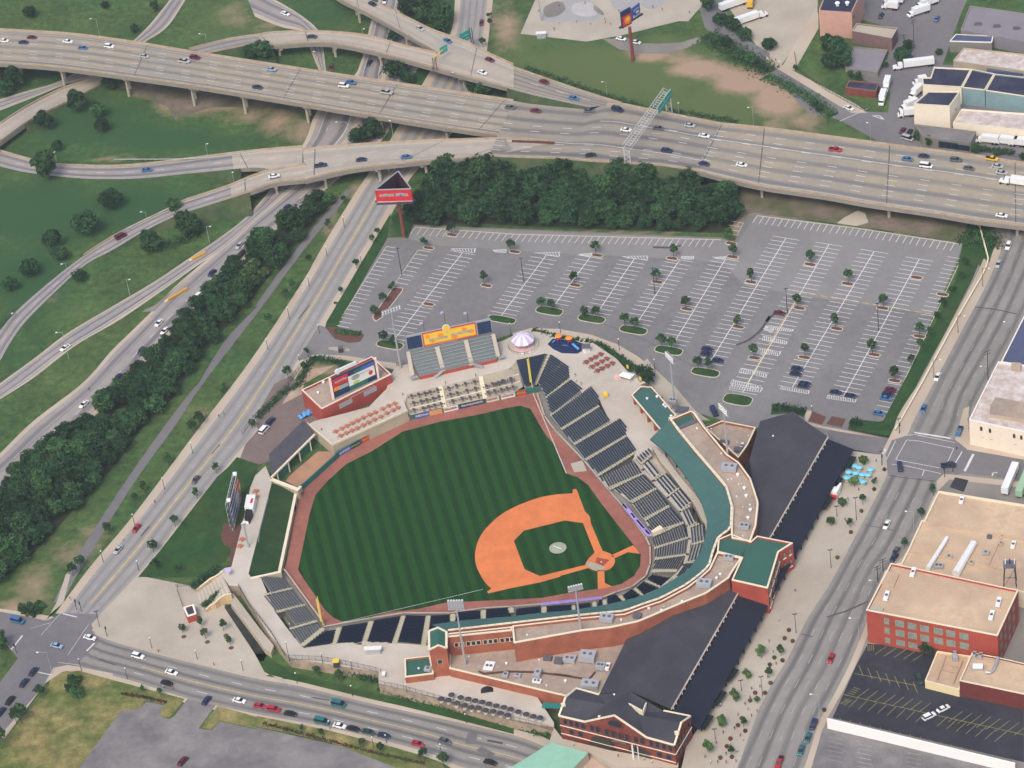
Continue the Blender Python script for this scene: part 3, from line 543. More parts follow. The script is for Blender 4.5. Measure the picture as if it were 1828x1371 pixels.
for s_ in ('8: 20,945 195,975 180,990 0,970', '8: -20,1020 150,1060 140,1080 -30,1050', '8: -60,1110 105,1130 90,1160 -70,1140', '7: 1715,1110 1810,1140 1790,1160 1690,1130', '7: 1625,1250 1810,1290 1800,1315 1610,1275', '7: 1565,1330 1750,1371 1740,1395 1550,1355', '12: 110,15 305,50 300,72 100,38', '12: 435,80 640,110 630,132 430,102', '7: 1790,940 1860,970 1840,1000 1770,960', '11: 1560,0 1780,30 1760,60 1540,30'): hatch(s_, 12)
for s_, mt in (('8: 240,710 1200,870', 'y'), ('8: 240,710 0,1110 7: 1828,1080 1660,1371', 'y2')):
    pts = L(s_, .09)
    for a, b in zip(pts, pts[1:]):
        if mt == 'y':
            n = int((b-a).length/4)
            for k in range(n): seg(a+(b-a)*k/n, a+(b-a)*(k+.6)/n, .35, .095, MT['yellow_paint'])
        else: seg(a, b, .3, .095, MT['yellow_paint'])
struct('parking_markings', mb)
mb = MB(); ZB = ZE+.09
def bay(s, n, d0, d1, w_=.16):
    a, b = L(s, ZB); u = L('16: '+d0+' '+d1, ZB); v = u[1]-u[0]
    for k in range(n+1): q = a+(b-a)*k/n; seg(q, q+v, w_, ZB, MT['olive_paint'])
bay('16: 770,565 1040,610', 4, '0,0', '85,-55'); bay('16: 655,640 1040,760', 6, '0,0', '28,72'); bay('16: 640,875 1080,975', 7, '0,0', '85,-60'); bay('16: 585,940 1060,1045', 7, '0,0', '60,-55'); bay('16: 1290,1045 1828,1150', 8, '0,0', '100,-68'); bay('16: 1210,1075 1620,1185', 6, '0,0', '75,-60'); bay('16: 520,1010 1750,1310', 17, '0,0', '14,32'); bay('16: 560,850 620,800', 4, '0,0', '45,12'); bay('16: 520,910 560,880', 4, '0,0', '45,12'); bay('16: 720,500 760,495', 3, '0,0', '0,40')
for q_ in ('16: 625,700 1060,785', '16: 550,850 1828,1135'): a, b = L(q_, ZB); seg(a, b, .18, ZB+.01, MT['olive_paint'])
struct('parking_markings', mb); mb = MB()
for k in range(6):
    for y0, x0 in ((1150, 440), (1200, 650), (1260, 640), (1230, 1000)): a, b = L(f'16: {x0+k*0},{y0+k*32} {x0+100},{y0+k*32+20}', ZE+.09); seg(a, b, .13, ZE+.09, MT['faint_paint'])
struct('parking_markings', mb)
# ================================================================ ballpark: playing field
FLD = 4
sheet('warning_track', '0: 951,702 919,707.7 867.8,719 818,730.5 734,749.7 688.5,768 603,816 540,873.7 534.7,879 521.7,946 512.5,998.4 506.4,1021.4 531.5,1053.7 562,1095.5 579,1122 663,1106.5 721,1097.7 804,1097.7 859.6,1089 914,1086 1019.7,1077.6 1075,1070 1100,1060 1128,1051 1155.6,1028.5 1162,1010 1165.6,997 1164.4,974.4 1155.6,958 1115,906.4 1090,878.8 1045,826 992,770.6 974.4,745.4 962,705', MT['track'], FLD)
sheet('outfield_grass', '0: 900,729 929,724 946.7,729.7 955,743.7 963,758 977,780 989.5,793 1000,818 1011,845 1032,852 1050,866 1075,901 1128,969 1144,989.5 1143,1009.6 1131.7,1028.4 1110,1042 1090,1047 1067.5,1051 1014.7,1058.7 964,1067.5 917,1070 859.6,1072.6 794,1076 743.9,1087.7 696,1092.7 633,1109 610,1109 596,1103 582,1091 572,1077 541.7,1033 532,1017 542.6,966.8 552,920 562.7,883.8 585,858 618,828.4 663,805.8 718.7,770.5 784,753 859.6,739', MT['field_grass'], FLD+1)
def smooth_closed(pts, k=6):
    out = []; n = len(pts)
    for i in range(n):
        a, b, c, d = [Vector(pts[(i+j) % n]) for j in (-1, 0, 1, 2)]
        for t in np.linspace(0, 1, k, endpoint=False): out.append(.5*((2*b)+(-a+c)*t+(2*a-5*b+4*c-d)*t*t+(-a+3*b-3*c+d)*t**3))
    return out
def arc_pts(s, k=6):
    P, _ = resample(L(s, 0), k); return [Vector(p) for p in P]
outer = arc_pts('r: 1250,75 1040,90 850,125 660,190 500,260 360,345 220,470 120,600 70,730 55,840 70,960 130,1090 200,1190 255,1240', 40)
sheet('infield_dirt', L('r: 1290,20 1250,30')+outer+L('r: 205,1275 215,1300 500,1235 850,1165 1100,1095 q: 0,1100 320,1010 400,1000 480,980 490,800 420,630 355,480 350,420 330,385 290,350 200,110'), MT['infield'], FLD+2)
sheet('infield_grass', '0: r: 530,655 650,530 1150,405 1330,430 q: 265,480 400,820 340,900 290,970 r: 850,1085 660,1000', MT['field_grass'], FLD+3)
sheet('infield_dirt', smooth_closed(L('q: 460,805 600,850 640,930 580,1020 430,1045 320,1000 300,950 370,860')), MT['infield'], FLD+4)
sheet('infield_dirt', 'q: 435,1030 515,1030 520,1180 610,1222 530,1240 440,1252', MT['infield'], FLD+4)
sheet('infield_dirt', 'q: 590,860 640,890 790,820 930,840 890,780 850,740', MT['infield'], FLD+4)
sheet('batting_box', 'q: 430,880 580,912 500,980 410,940', MT['home_red'], FLD+5)
sheet('worn_patch', 'q: 330,930 400,950 530,1000 490,1035 380,1022 300,965', MT['worn'], FLD+5)
c_ = W(995.8, 978.4); mb = MB(); ring = [c_+Vector((3.1*math.cos(a), 3.1*math.sin(a), 0)) for a in np.linspace(0, 2*math.pi, 28, endpoint=False)]
for i in range(28):
    a, b = ring[i].copy(), ring[(i+1) % 28].copy(); a.z = b.z = .11; mb.face([a, b, c_+Vector((0, 0, .36))], MT['worn'])
mm = tag(mb.build('pitching_mound'), 'pale covered mound with a white slab in the middle of the infield', 'mound')
mb = MB(); a, b = L('r: 1010,715 1110,750', .40); mb.beam(a, b, .25, .06, MT['white_paint']); part('pitching_slab', mb, mm)
mb = MB(); mb.box(W(1073.2, 1002.9, .13), (.5, .5, .03), .7, MT['white_paint']); tag(mb.build('home_plate'), 'white home plate in the dark red box behind the infield', 'plate')
mb = MB()
for s_, w_ in (('0: 951.3,701.7 1011,845', .28), ('0: 577,1119 862,1052', .14)):
    p = L(s_, .125)
    for a, b in zip(p, p[1:]):
        n = Vector((-(b-a).y, (b-a).x, 0)).normalized()*w_/2; mb.face([a-n, b-n, b+n, a+n], MT['line_paint'])
struct('foul_lines', mb)
# ---------------------------------------------------------------- concourse
ZC = 4.4
mat('brick', (.38, .125, .070), .9, .12, .4, (.30, .098, .056), .3, fine=.08); mat('brick_red', (.42, .080, .052), .85, .1, .4, (.34, .066, .045), .2, fine=.06)
mat('cream', (.78, .68, .50), .8, .06, .5); mat('white_cap', (.85, .82, .75), .7, .04, .5); mat('beige_wall', (.50, .42, .30), .9, .12, .4, (.40, .33, .24), .2)
mat('green_roof', (.060, .145, .130), .75, .06, .08, (.050, .125, .112), .03, mid=.08); mat('green_roof_dark', (.038, .118, .088), .65, .06, .1)
mat('gravel_roof', (.42, .325, .255), .95, .1, .12, (.34, .265, .21), .06, fine=.06, mid=.18, t=(.45, .55)); mat('tan_roof', (.60, .44, .29), .9, .08, .08, (.49, .35, .24), .04, fine=.05, mid=.14, t=(.46, .54))
mat('dark_roof', (.042, .043, .055), .8, .15, .06, (.058, .056, .066), .03, fine=.05, mid=.12); mat('black_roof', (.013, .016, .030), .8, .15, .1, mid=.15)
mat('dark_glass', (.02, .028, .05), .25, .2, 1); mat('window_frame', (.50, .46, .36), .7, .1, 1); mat('steel', (.42, .44, .46), .5, .1, 1, metal=.3); mat('steel_dark', (.05, .05, .06), .5, .1, 1)
mat('hvac', (.42, .43, .45), .6, .12, 2, metal=.2); mat('hvac_dark', (.12, .12, .14), .7, .2, 2); mat('white_metal', (.80, .80, .78), .5, .05, 1)
conc = '0: 455.8,848.4 474,832 483,853 485,862 443.6,1023.7 448,1030.6 460,1030 466,1032 490.6,1091.5 516,1126 536.6,1151.7 543,1157 594,1149 648,1145 701,1147 759,1152 766,1150 804,1111 914,1101 1022,1090 1075,1082 1123,1074 1175.7,1050 1228,1005 1258,950 1255,905 1200,850 1147,846 1130,821 1135,806 1119,778 1106.5,746.7 1088,752 1070,712.7 1052,690 1040,702 1017.5,676 1014,657 1002.7,648 984,633.4 975.9,632 921.6,645 911,657 825,680.7 785,690 727,703.5 720,736 594,795.7 549,758 560,752 578,747 650,735 690,694 697,670 706,655 727,650 800,640 890,612 915,600 951,591 1000,598 1050,606 1100,640 1125,668 1153,683 1141,688 1163.8,690.8 1212,740 1240,733 1261,762 1300,812 1345,860 1357,895 1352,940 1300,1000 1230,1050 1150,1085 1080,1115 1000,1130 920,1145 930,1200 989,1290 989,1298.6 917,1285 789,1247.4 676,1221 676,1199.6 517.4,1174.5 482,1134 426,1047 409,1045 392,1020 403,1013.5 413,1012 434,930 447,870'
cc = L(conc, ZC)
mat('concourse_floor', (.56, .50, .425), .9, .07, .1, (.48, .42, .35), .04, fine=.05, mid=.07)
mb = MB(); mb.poly(cc, MT['concourse_floor'])
t = emp('concourse', (0, 0, 0), 0, 'raised pale concrete concourse ringing the ballpark seats', 'concourse'); part('floor', mb, t)
mb = MB(); mb.walls(cc, -.02, MT['retaining'] if 'retaining' in MT else mat('retaining', (.40, .31, .22), .9, .2, .5, (.27, .21, .16), .3)); part('retaining_wall', mb, t)
# left-field grass slope
mb = MB(); pts = [W(484.9, 862, ZC-.02), W(528.6, 877.3, 2.4), W(498.7, 1019.9, 2.4), W(448.2, 1030.6, ZC-.02), W(443.6, 1023.7, ZC-.02)]
mb.poly(pts, MT['lawn_berm'] if 'lawn_berm' in MT else mat('lawn_berm', (.016, .050, .012), .9, .2, .1, (.026, .060, .016), .06, fine=.15, mid=.3)); mb.walls(pts, 0, MT['beige_wall']); struct('grass_slope', mb)
def wall(label, s, h, w_=.5, m1='beige_wall', m2='cream', name='field_wall', cat='wall', z0=0, capw=None, z=None):
    """a free standing wall with a cap; s traces the top of the wall at height h"""
    P = [W(x, y, zz if zz is not None else h) for x, y, zz in PX(s)]; t = emp(name, (0, 0, 0), 0, label, cat); mb = MB(); mc = MB()
    for a, b in zip(P, P[1:]):
        d = (b-a); n = Vector((-d.y, d.x, 0)).normalized(); q = d.normalized()*w_*.5
        for mm_, ww, zt, zb in ((mb, w_, -.12, None), (mc, (capw or w_+.2), 0, -.12)):
            o = n*ww/2; c = [a-o-q, b-o+q, b+o+q, a+o-q]; c = [Vector((p.x, p.y, p.z+zt)) for p in c]
            if zb is None: mm_.prism(c, z0, MT[m1])
            else: mm_.prism(c, 0, MT[m2], dz=.12)
    part('wall_body', mb, t); part('wall_cap', mc, t); return t, P
wall('long left field wall with a pale cap below the grass slope', '0: 535.8,868.7 528.6,877.3 498.7,1019.9', 2.5, .9)
wall('short pale wall between the bullpen shed and the grass slope', '0: 486.5,856.2 531,873.2', 4.5, 1.4)
wall('pale wall between the grass slope and the left field seats', '0: 449,1031.5 500,1020.5', 4.5, .8)
wall('green padded wall in front of the bullpen dirt', '0: 604,806 600,810 542,862.5 536.5,866.5', 2.5, .3, 'green_pad' if 'green_pad' in MT else mat('green_pad', (.03, .15, .13), .8, .1, 1).name, 'green_pad')
for s_, lb in (('0: 499,1019.5 507,1015 578,1112 578,1115', 'low concrete wall in front of the left field seats'), ('0: 579,1118 663,1102.5 721,1093.7 804,1093.7 859.6,1085 914,1082 1019.7,1073.6 1075,1066 1100,1056 1128,1047 1153,1027 1160,1008 1161,995 1160,974', 'low concrete wall curving behind home plate and the left foul line'), ('0: 1160,974 1152,957 1112,903 1087,875 1043,822 990,767 972,742 959,702', 'low concrete wall along the right foul line seats')):
    wall(lb, s_, 1.1, .35, 'concrete_dark', 'concrete')
# right field wall with its advertising boards
RFW, RFL = resample([W(x, y, 0) for x, y in ((603, 816.5), (688.5, 768.5), (734, 750), (818, 731), (867.8, 719.5), (919, 708), (951.5, 702), (962, 700.5))], 120, False)
def onwall(px):
    """position along the right field wall nearest to picture x"""
    best = min(range(len(RFW)), key=lambda i: abs(PJ(RFW[i])[0]-px)); return Vector(RFW[best])
t = emp('field_wall', (0, 0, 0), 0, 'right field wall carrying a row of advertising boards', 'wall'); mb = MB()
for a, b in zip(RFW, RFW[1:]):
    a, b = Vector(a), Vector(b); n = Vector((-(b-a).y, (b-a).x, 0)).normalized()*.5
    if n.y < 0: n = -n
    q = [a, b, b+n, a+n]; q = [Vector((p.x, p.y, 2.4)) for p in q]; mb.prism(q, 0, MT['green_pad'])
part('wall_body', mb, t)
COLS = {'white': (.78, .76, .72), 'red': (.62, .03, .04), 'blue': (.07, .13, .42), 'navy': (.02, .04, .10), 'cream': (.74, .66, .50), 'orange': (.85, .28, .03), 'yellow': (.85, .55, .05), 'green': (.03, .15, .11), 'grey': (.35, .38, .38), 'black': (.02, .02, .02), 'purple': (.38, .27, .62), 'lilac': (.55, .45, .72), 'pink': (.75, .45, .45), 'teal': (.02, .36, .30), 'sky': (.12, .35, .72), 'brown': (.12, .05, .04), 'sign': (.04, .42, .33), 'lime': (.45, .6, .1)}
for k_, c_ in COLS.items(): mat('p_'+k_, c_, .6, .05, 1)
def strokes(mb, o, ux, uy, w_, h_, mt, seed, n=7, th=.16, lift=None):
    """hand-lettered looking white strokes across a board: a word whose letters cannot be read from the air"""
    rn = random.Random(seed); nn = ux.cross(uy).normalized()*(lift or .04); x = .06
    for k in range(n):
        cw = w_*.86/n; x0 = w_*.07+cw*k; 
        pts = [(x0, h_*(.3+rn.random()*.1)), (x0+cw*.3, h_*(.62+rn.random()*.15)), (x0+cw*.55, h_*(.3+rn.random()*.12)), (x0+cw*.85, h_*(.5+rn.random()*.2))]
        for (a, b), (c, d) in zip(pts, pts[1:]):
            A = o+ux*a+uy*b+nn; B = o+ux*c+uy*d+nn; dd = (B-A); q = nn.cross(dd).normalized()*th*h_*.5; mb.face([A-q, B-q, B+q, A+q], mt); mb.face([A+q, B+q, B-q, A-q], mt)
ADS = [(603, 626, 'blue', 'white', 'blue advertising board at the bullpen end'), (626, 642, 'navy', 'lime', 'dark board with a pale green figure'), (645, 684, 'red', 'yellow', 'red board with yellow writing'), (688, 712, 'blue', 'white', 'blue board with a white emblem'), (714, 732, 'red', 'white', 'red board with white script'), (743, 768, 'blue', 'white', 'blue board with broad white writing'), (768, 791, 'orange', 'white', 'orange and white board'), (792, 817, 'white', 'pink', 'white board with pink writing'), (823, 866, 'navy', 'white', 'navy board with white lettering'), (868, 892, 'cream', 'pink', 'cream board with faint writing'), (894, 919, 'white', 'pink', 'white board with faint red writing'), (924, 941, 'red', 'yellow', 'small red and yellow board by the foul pole')]
for i, (x0, x1, c1, c2, lb) in enumerate(ADS):
    a, b = onwall(x0), onwall(x1); d = (b-a); ux = d.normalized(); n = Vector((ux.y, -ux.x, 0)); a = a+n*.08; b = b+n*.08; a.z = b.z = .1; uy = Vector((0, 0, 1)); h = 2.25
    mb = MB(); mb.face([a, b, b+uy*h, a+uy*h], MT['p_'+c1]); strokes(mb, a, ux, uy, d.length, h, MT['p_'+c2], i, max(4, int(d.length/1.1)), .3); part('advertising_board', mb, t, label=lb)
tL = emp('field_boards', (0, 0, 0), 0, 'row of small advertising boards on the left field wall', 'board row')
BD = [(534, 880, 'grey'), (531, 893, 'white'), (529, 906, 'navy'), (525, 921, 'grey'), (522, 934, 'navy'), (519, 948, 'white'), (517, 960, 'grey'), (513, 973, 'white'), (512, 985, 'orange'), (508, 998, 'blue'), (506, 1010, 'lilac'), (504, 1019, None)]
for (x0, y0, c1), (x1, y1, _) in zip(BD, BD[1:]):
    a, b = W(x0, y0, .1), W(x1, y1-.6, .1); uy = Vector((0, 0, 2.1)); n = Vector(((b-a).y, -(b-a).x, 0)).normalized()*-.05; mb = MB(); mb.face([a, b, b+uy, a+uy], MT['p_'+c1]); mb.face([b, a, a+uy, b+uy], MT['p_'+c1]); part('advertising_board', mb, tL)
# ---------------------------------------------------------------- right field terrace (stepped) and the tan deck
P = L('0: 734.5,741 783,729 818,722 868,711 919,700 934,689 921,646', None) if False else [W(734.5, 741, 2.5), W(783, 729, 2.5), W(818, 722, 2.5), W(868, 711, 2.5), W(919, 700, 2.5), W(934, 690, 2.6), W(921.6, 645, ZC-.03), W(911, 657, ZC-.03), W(825, 680.7, ZC-.03), W(785, 690, ZC-.03), W(727, 703.5, ZC-.03), W(721, 736, 3)]
mat('terrace', (.44, .37, .27), .9, .1, .3, (.36, .31, .23), .2)
mb = MB(); mb.poly(P, MT['terrace']); struct('terrace', mb)
for i, (k0, k1) in enumerate((((733, 729), (928, 681)), ((731, 716), (925, 668)))):
    wall(('lower', 'upper')[i]+' pale step across the right field table terrace', f'0: {k0[0]},{k0[1]},{3.2+.5*i} {(k0[0]+k1[0])/2},{(k0[1]+k1[1])/2},{3.2+.5*i} {k1[0]},{k1[1]},{3.2+.5*i}', 3.2+.5*i, .25, 'cream', 'cream', 'terrace_step', 'step')
for i, (a_, b_) in enumerate((('794,728', '786,690'), ('866,711', '858,672'))):
    mb = MB(); p, q = L('0: '+a_, 2.6)[0], L('0: '+b_, ZC)[0]; d = (q-p)
    for k in range(12):
        c = p+d*((k+.5)/12); mb.box((c.x, c.y, c.z-.2+.12), (1.6, d.length/12*1.02, .5), math.atan2(d.y, d.x)-math.pi/2, MT['cream'])
    tag(mb.build('stairway'), ('left', 'right')[i]+' pale stairway down the right field table terrace', 'stairs')
# tan deck above the outfield wall
P = [W(549, 757.5, 4.9), W(594, 795.5, 4.9), W(727.5, 734.2, 4.9), W(719, 711, 4.9), W(660, 726, 4.9), W(578, 747.5, 4.9)]
t = emp('group_deck', (0, 0, 0), 0, 'tan concrete picnic deck above the outfield wall', 'deck'); mb = MB(); mb.poly(P, MT['concourse_floor']); part('deck_floor', mb, t)
mb = MB(); mb.walls(P, 0, MT['beige_wall']); part('deck_wall', mb, t)
mb = MB(); 
for a, b in zip(P[:3], P[1:3]): mb.beam(a+Vector((0, 0, .45)), b+Vector((0, 0, .45)), .3, .9, MT['cream'])
part('deck_parapet', mb, t)
mb = MB(); a, b = W(630, 782, 2.9), W(660, 768.5, 2.9); mb.beam(a, b, .8, 1.1, MT['dark_glass']); part('opening', mb, t)
for (x0, y0, x1, y1, c1) in ((617, 791, 629, 785, 'red'), (687, 754, 711, 743, 'white')):
    a, b = W(x0, y0, 2.6), W(x1, y1, 2.6); mb = MB(); n = Vector(((b-a).y, -(b-a).x, 0)).normalized()*.3; uy = Vector((0, 0, 1.4)); mb.face([a+n, b+n, b+n+uy, a+n+uy], MT['p_'+c1]); strokes(mb, a+n, (b-a).normalized(), uy.normalized(), (b-a).length, 1.4, MT['p_pink'], x0, 5, .25); part('board', mb, t)
# bullpen yard and shed
sheet('bullpen_dirt', '10: 210,690 240,650 440,480 550,480 570,500 320,745', MT['bullpen'] if 'bullpen' in MT else mat('bullpen', (.50, .27, .15), .95, .12, .2, (.36, .2, .14), .2), 9)
t = emp('bullpen_shed', (0, 0, 0), 0, 'dark sloping roofed bullpen shed with a pale edge beam', 'shed')
rf = [W(480, 811, 6.2), W(484.5, 852.5, 5.2), W(562, 775.5, 5.2), W(549, 757, 6.2), W(541.5, 750, 6.4)]
mb = MB(); mb.prism(rf, 0, MT['shed_roof'] if 'shed_roof' in MT else mat('shed_roof', (.075, .072, .085), .8, .15, .3), None, dz=.25); part('roof', mb, t)
mb = MB(); mb.beam(rf[1], rf[2], .7, .6, MT['cream']); part('edge_beam', mb, t)
for k in range(4):
    q = rf[1]+(rf[2]-rf[1])*(k+.5)/4; mb = MB(); mb.beam((q.x, q.y, 0), q, .4, .4, MT['cream']); part('post', mb, t)
for k in (0, 2):
    a, b = rf[1]+(rf[2]-rf[1])*(k+.4)/4, rf[1]+(rf[2]-rf[1])*(k+1.6)/4; mb = MB(); mb.beam((a.x, a.y+1.2, 2), (b.x, b.y+1.2, 2), .2, 4, MT['p_green']); part('green_screen', mb, t)
# ---------------------------------------------------------------- seating sections
mat('seat_blue', (.030, .046, .078), .55, .15, 1.5, (.022, .036, .062), .5); mat('seat_navy', (.010, .018, .042), .6, .15, 1.5); mat('seat_tier', (.24, .25, .25), .9, .1, .5); mat('seat_tier2', (.42, .40, .35), .9, .1, .5); mat('aisle', (.46, .42, .29), .9, .1, 1); mat('bench_metal', (.105, .112, .128), .5, .12, 1.2)
def clip_line(poly, o, d):
    """intervals where the line o+t*d lies inside the 2D polygon"""
    ts = []; n = len(poly)
    for i in range(n):
        a, b = poly[i], poly[(i+1) % n]; e = (b[0]-a[0], b[1]-a[1]); den = d[0]*e[1]-d[1]*e[0]
        if abs(den) < 1e-9: continue
        s_ = ((a[0]-o[0])*d[1]-(a[1]-o[1])*d[0])/den; t_ = ((a[0]-o[0])*e[1]-(a[1]-o[1])*e[0])/den
        if 0 <= s_ < 1: ts.append(t_)
    ts.sort(); return list(zip(ts[::2], ts[1::2]))
def section(label, s, rows, group, seat='seat_blue', tier='seat_tier', pitch=.86, face=None, maxrows=90, bench=False, gap=.12):
    """s: outline 'px,py,z ...'; rows: two picture points along a row; each row is one part"""
    P = [W(x, y, z) for x, y, z in PX(s)]; A = np.array([[p.x, p.y, 1] for p in P]); zc = np.array([p.z for p in P]); 
    zm = float(np.mean(zc)); r0, r1 = [W(x, y, zm) for x, y, _ in PX(rows)]; d = (r1-r0).normalized(); nrm = Vector((-d.y, d.x, 0))
    s1 = np.array([p.x*nrm.x+p.y*nrm.y for p in P]); k = np.polyfit(s1, zc, 1)      # height depends only on the distance across the rows
    if k[0] < 0: nrm = -nrm; s1 = -s1; k = np.polyfit(s1, zc, 1)
    zf = lambda p: float(k[0]*(p[0]*nrm.x+p[1]*nrm.y)+k[1])
    t = emp('seating_section', (0, 0, 0), 0, label, 'seating', group)
    base = [Vector((p.x, p.y, zf(p)-.1)) for p in P]; mb = MB(); mb.poly(base, MT[tier]); mb.walls(base, .02, MT['concrete_dark']); part('tier', mb, t)
    lo, hi = s1.min(), s1.max(); n = min(maxrows, int((hi-lo)/pitch)); poly = [(p.x, p.y) for p in P]
    for i in range(n):
        q = lo+(i+.5)*(hi-lo)/n; o = nrm*q; mb = MB()
        for a, b in clip_line(poly, (o.x, o.y), (d.x, d.y)):
            if b-a < 1.2: continue
            a += gap; b -= gap; z = k[0]*q+k[1]
            if bench:
                m_ = o+d*((a+b)/2); mb.box((m_.x, m_.y, z+.32), (b-a, .30, .08), math.atan2(d.y, d.x), MT[seat]); mb.box((m_.x+nrm.x*.3, m_.y+nrm.y*.3, z+.03), (b-a, .24, .06), math.atan2(d.y, d.x), MT[tier])
            else:
                m_ = o+d*((a+b)/2); ang = math.atan2(d.y, d.x)
                mb.box((m_.x-nrm.x*.05, m_.y-nrm.y*.05, z+.40), (b-a, .34, .09), ang, MT[seat])
                cnt = max(1, int((b-a)/.56))
                for j in range(cnt):
                    c = o+d*(a+(j+.5)*(b-a)/cnt)+nrm*.20; mb.box((c.x, c.y, z+.64), ((b-a)/cnt*.9, .10, .42), ang, MT[seat])
        if mb.f: part('seat_row', mb, t)
    return t
def aisle(label, s, group, w_=1.25):
    p = [W(x, y, z) for x, y, z in PX(s)]; mb = MB(); a, b = p[0], p[1]; d = b-a; n = max(3, int(d.length/.85)); ang = math.atan2(d.y, d.x)
    for k in range(n):
        c = a+d*((k+.5)/n); mb.box((c.x, c.y, c.z+.05), (Vector((d.x, d.y, 0)).length/n*.8, w_*(1 if k % 2 else .72), .34), ang, MT['aisle'])
    tag(mb.build('aisle_steps'), label, 'aisle', group)
OR = ['first', 'second', 'third', 'fourth', 'fifth', 'sixth', 'seventh', 'eighth', 'ninth', 'tenth', 'eleventh', 'twelfth', 'thirteenth', 'fourteenth', 'fifteenth']
G1 = 'lower seating sections along the right foul line'
section('smooth slate seating block right of the yellow foul pole corner', 's: 185,215,4.4 650,110,4.4 455,590,2.6 310,610,2.6', 's: 185,215 650,110', G1, maxrows=22)
S1B = [('s: 520,560,1.2 640,760,1.2 1000,480,4.4 985,315,4.4 885,245,4.4 715,125,4.4', 's: 720,130 880,240'),
 ('s: 645,795,1.2 710,1030,1.2 1195,650,4.4 1025,505,4.4', 's: 1025,505 1195,640'),
 ('11: 278,232,1.2 345,318,1.2 615,150,4.4 612,90,4.4 560,25,4.4', '11: 560,25 620,100'),
 ('11: 355,340,1.2 435,425,1.2 695,265,4.4 625,168,4.4', '11: 625,168 695,262'),
 ('11: 445,445,1.2 515,535,1.2 808,362,4.4 812,310,4.4 765,255,4.4', '11: 765,255 810,312'),
 ('11: 530,555,1.2 605,645,1.2 878,478,4.4 870,455,4.4 818,380,4.4', '11: 818,380 872,458'),
 ('11: 618,665,1.2 685,740,1.2 922,640,4.2 865,545,4.4', '11: 865,545 922,638'),
 ('11: 722,748,1.2 838,838,1.2 1020,740,4.2 930,650,4.2', '11: 930,650 1020,738'),
 ('11: 853,856,1.2 932,960,1.2 1110,866,4.2 1030,755,4.2', '11: 1030,755 1110,864'),
 ('11: 948,982,1.2 990,1055,1.2 1212,985,4.2 1122,880,4.2', '11: 1122,880 1212,985'),
 ('11: 1000,1100,1.2 1010,1162,1.2 1248,1090,4.2 1218,998,4.2', '11: 1218,998 1248,1088'),
 ('11: 1014,1178,1.2 1016,1240,1.2 1232,1210,4.2 1246,1104,4.2', '11: 1246,1104 1234,1206'),
 ('11: 1014,1256,1.2 998,1322,1.2 1168,1320,4.2 1222,1228,4.2', '11: 1222,1230 1172,1318')]
for i, (s_, r_) in enumerate(S1B): section(f'{OR[i]} lower seating section from the right field corner', s_, r_, G1, tier='seat_tier' if i < 6 else 'seat_tier2')
AI = ['s: 480,575,2 690,105,4.5', 's: 640,775,1.3 1015,480,4.5', 's: 710,1052,1.3 1360,592,4.5', '11: 350,326,1.3 620,158,4.5', '11: 440,432,1.3 758,246,4.5', '11: 522,543,1.3 812,370,4.5', '11: 610,652,1.3 880,485,4.5', '11: 690,750,1.3 925,640,4.3', '11: 848,845,1.3 1025,745,4.3', '11: 940,970,1.3 1118,868,4.3', '11: 992,1085,1.3 1218,985,4.3', '11: 1008,1170,1.3 1248,1096,4.3', '11: 1012,1248,1.3 1235,1215,4.3', '11: 990,1332,1.3 1170,1328,4.3', 's: 728,392,3.3 890,250,4.5']
for i, s_ in enumerate(AI): aisle(('short pale aisle of steps inside the corner section' if i == 14 else f'{OR[i]} pale stepped aisle from the right field corner'), s_, 'aisles of the right side seats')
G2 = 'upper seating sections under the green canopy'
U = [('11: 878,528,5 912,568,5 990,492,7 972,462,7', '11: 878,528 912,568'), ('11: 925,578,5 1005,678,5 1050,636,7 975,545,7', '11: 925,578 1005,678'), ('11: 1018,692,5 1105,795,5 1185,738,7 1100,636,7', '11: 1018,692 1105,795'), ('11: 1115,803,5 1195,900,5 1275,840,7 1190,748,7', '11: 1115,803 1195,900'),
 ('11: 1203,912,5 1252,1018,5 1312,982,7 1258,884,7', '11: 1203,912 1252,1018'), ('11: 1262,1028,5 1272,1138,5 1376,1112,7 1358,990,7', '11: 1262,1028 1272,1138'), ('11: 1272,1152,5 1240,1266,5 1325,1250,7 1362,1130,7', '11: 1272,1152 1240,1266'), ('11: 1230,1282,5 1165,1371,5 1200,1371,7 1290,1280,7', '11: 1230,1282 1165,1371')]
for i, (s_, r_) in enumerate(U): section(f'{OR[i]} upper seating section under the canopy edge', s_, r_, G2, tier='seat_tier2', pitch=.95)
UA = ['11: 918,572,5 992,505,7', '11: 1012,684,5 1085,630,7', '11: 1108,798,5 1188,742,7', '11: 1198,906,5 1265,865,7', '11: 1256,1024,5 1330,992,7', '11: 1272,1145,5 1365,1122,7', '11: 1232,1275,5 1285,1272,7']
for i, s_ in enumerate(UA): aisle(f'{OR[i]} pale stepped aisle of the upper tier', s_, 'aisles of the upper tier', 1.0)
wall('pale wall of the cross aisle between the lower and upper seats', '11: 866,540 930,610 1000,690 1110,805 1198,905 1250,1005 1262,1100 1245,1210 1222,1285 1160,1365', 4.9, .9, 'steel', 'concrete', 'cross_aisle_wall', 'wall')
mb = MB(); pts = L('11: 995,455 1060,560 1110,620 1200,740 1290,850 1330,930 1370,1000 1385,1100 1365,1200 1330,1260 1230,1371 1290,1371 1400,1200 1420,1000 1330,820 1180,640 1080,500 1010,440', 6.8); mb.poly(pts, MT['concourse_floor']); mb.walls(pts, 4.4, MT['beige_wall'])
tag(mb.build('suite_walkway'), 'narrow walkway behind the upper seats below the green canopy', 'walkway')
G3 = 'navy seating sections along the left foul line'
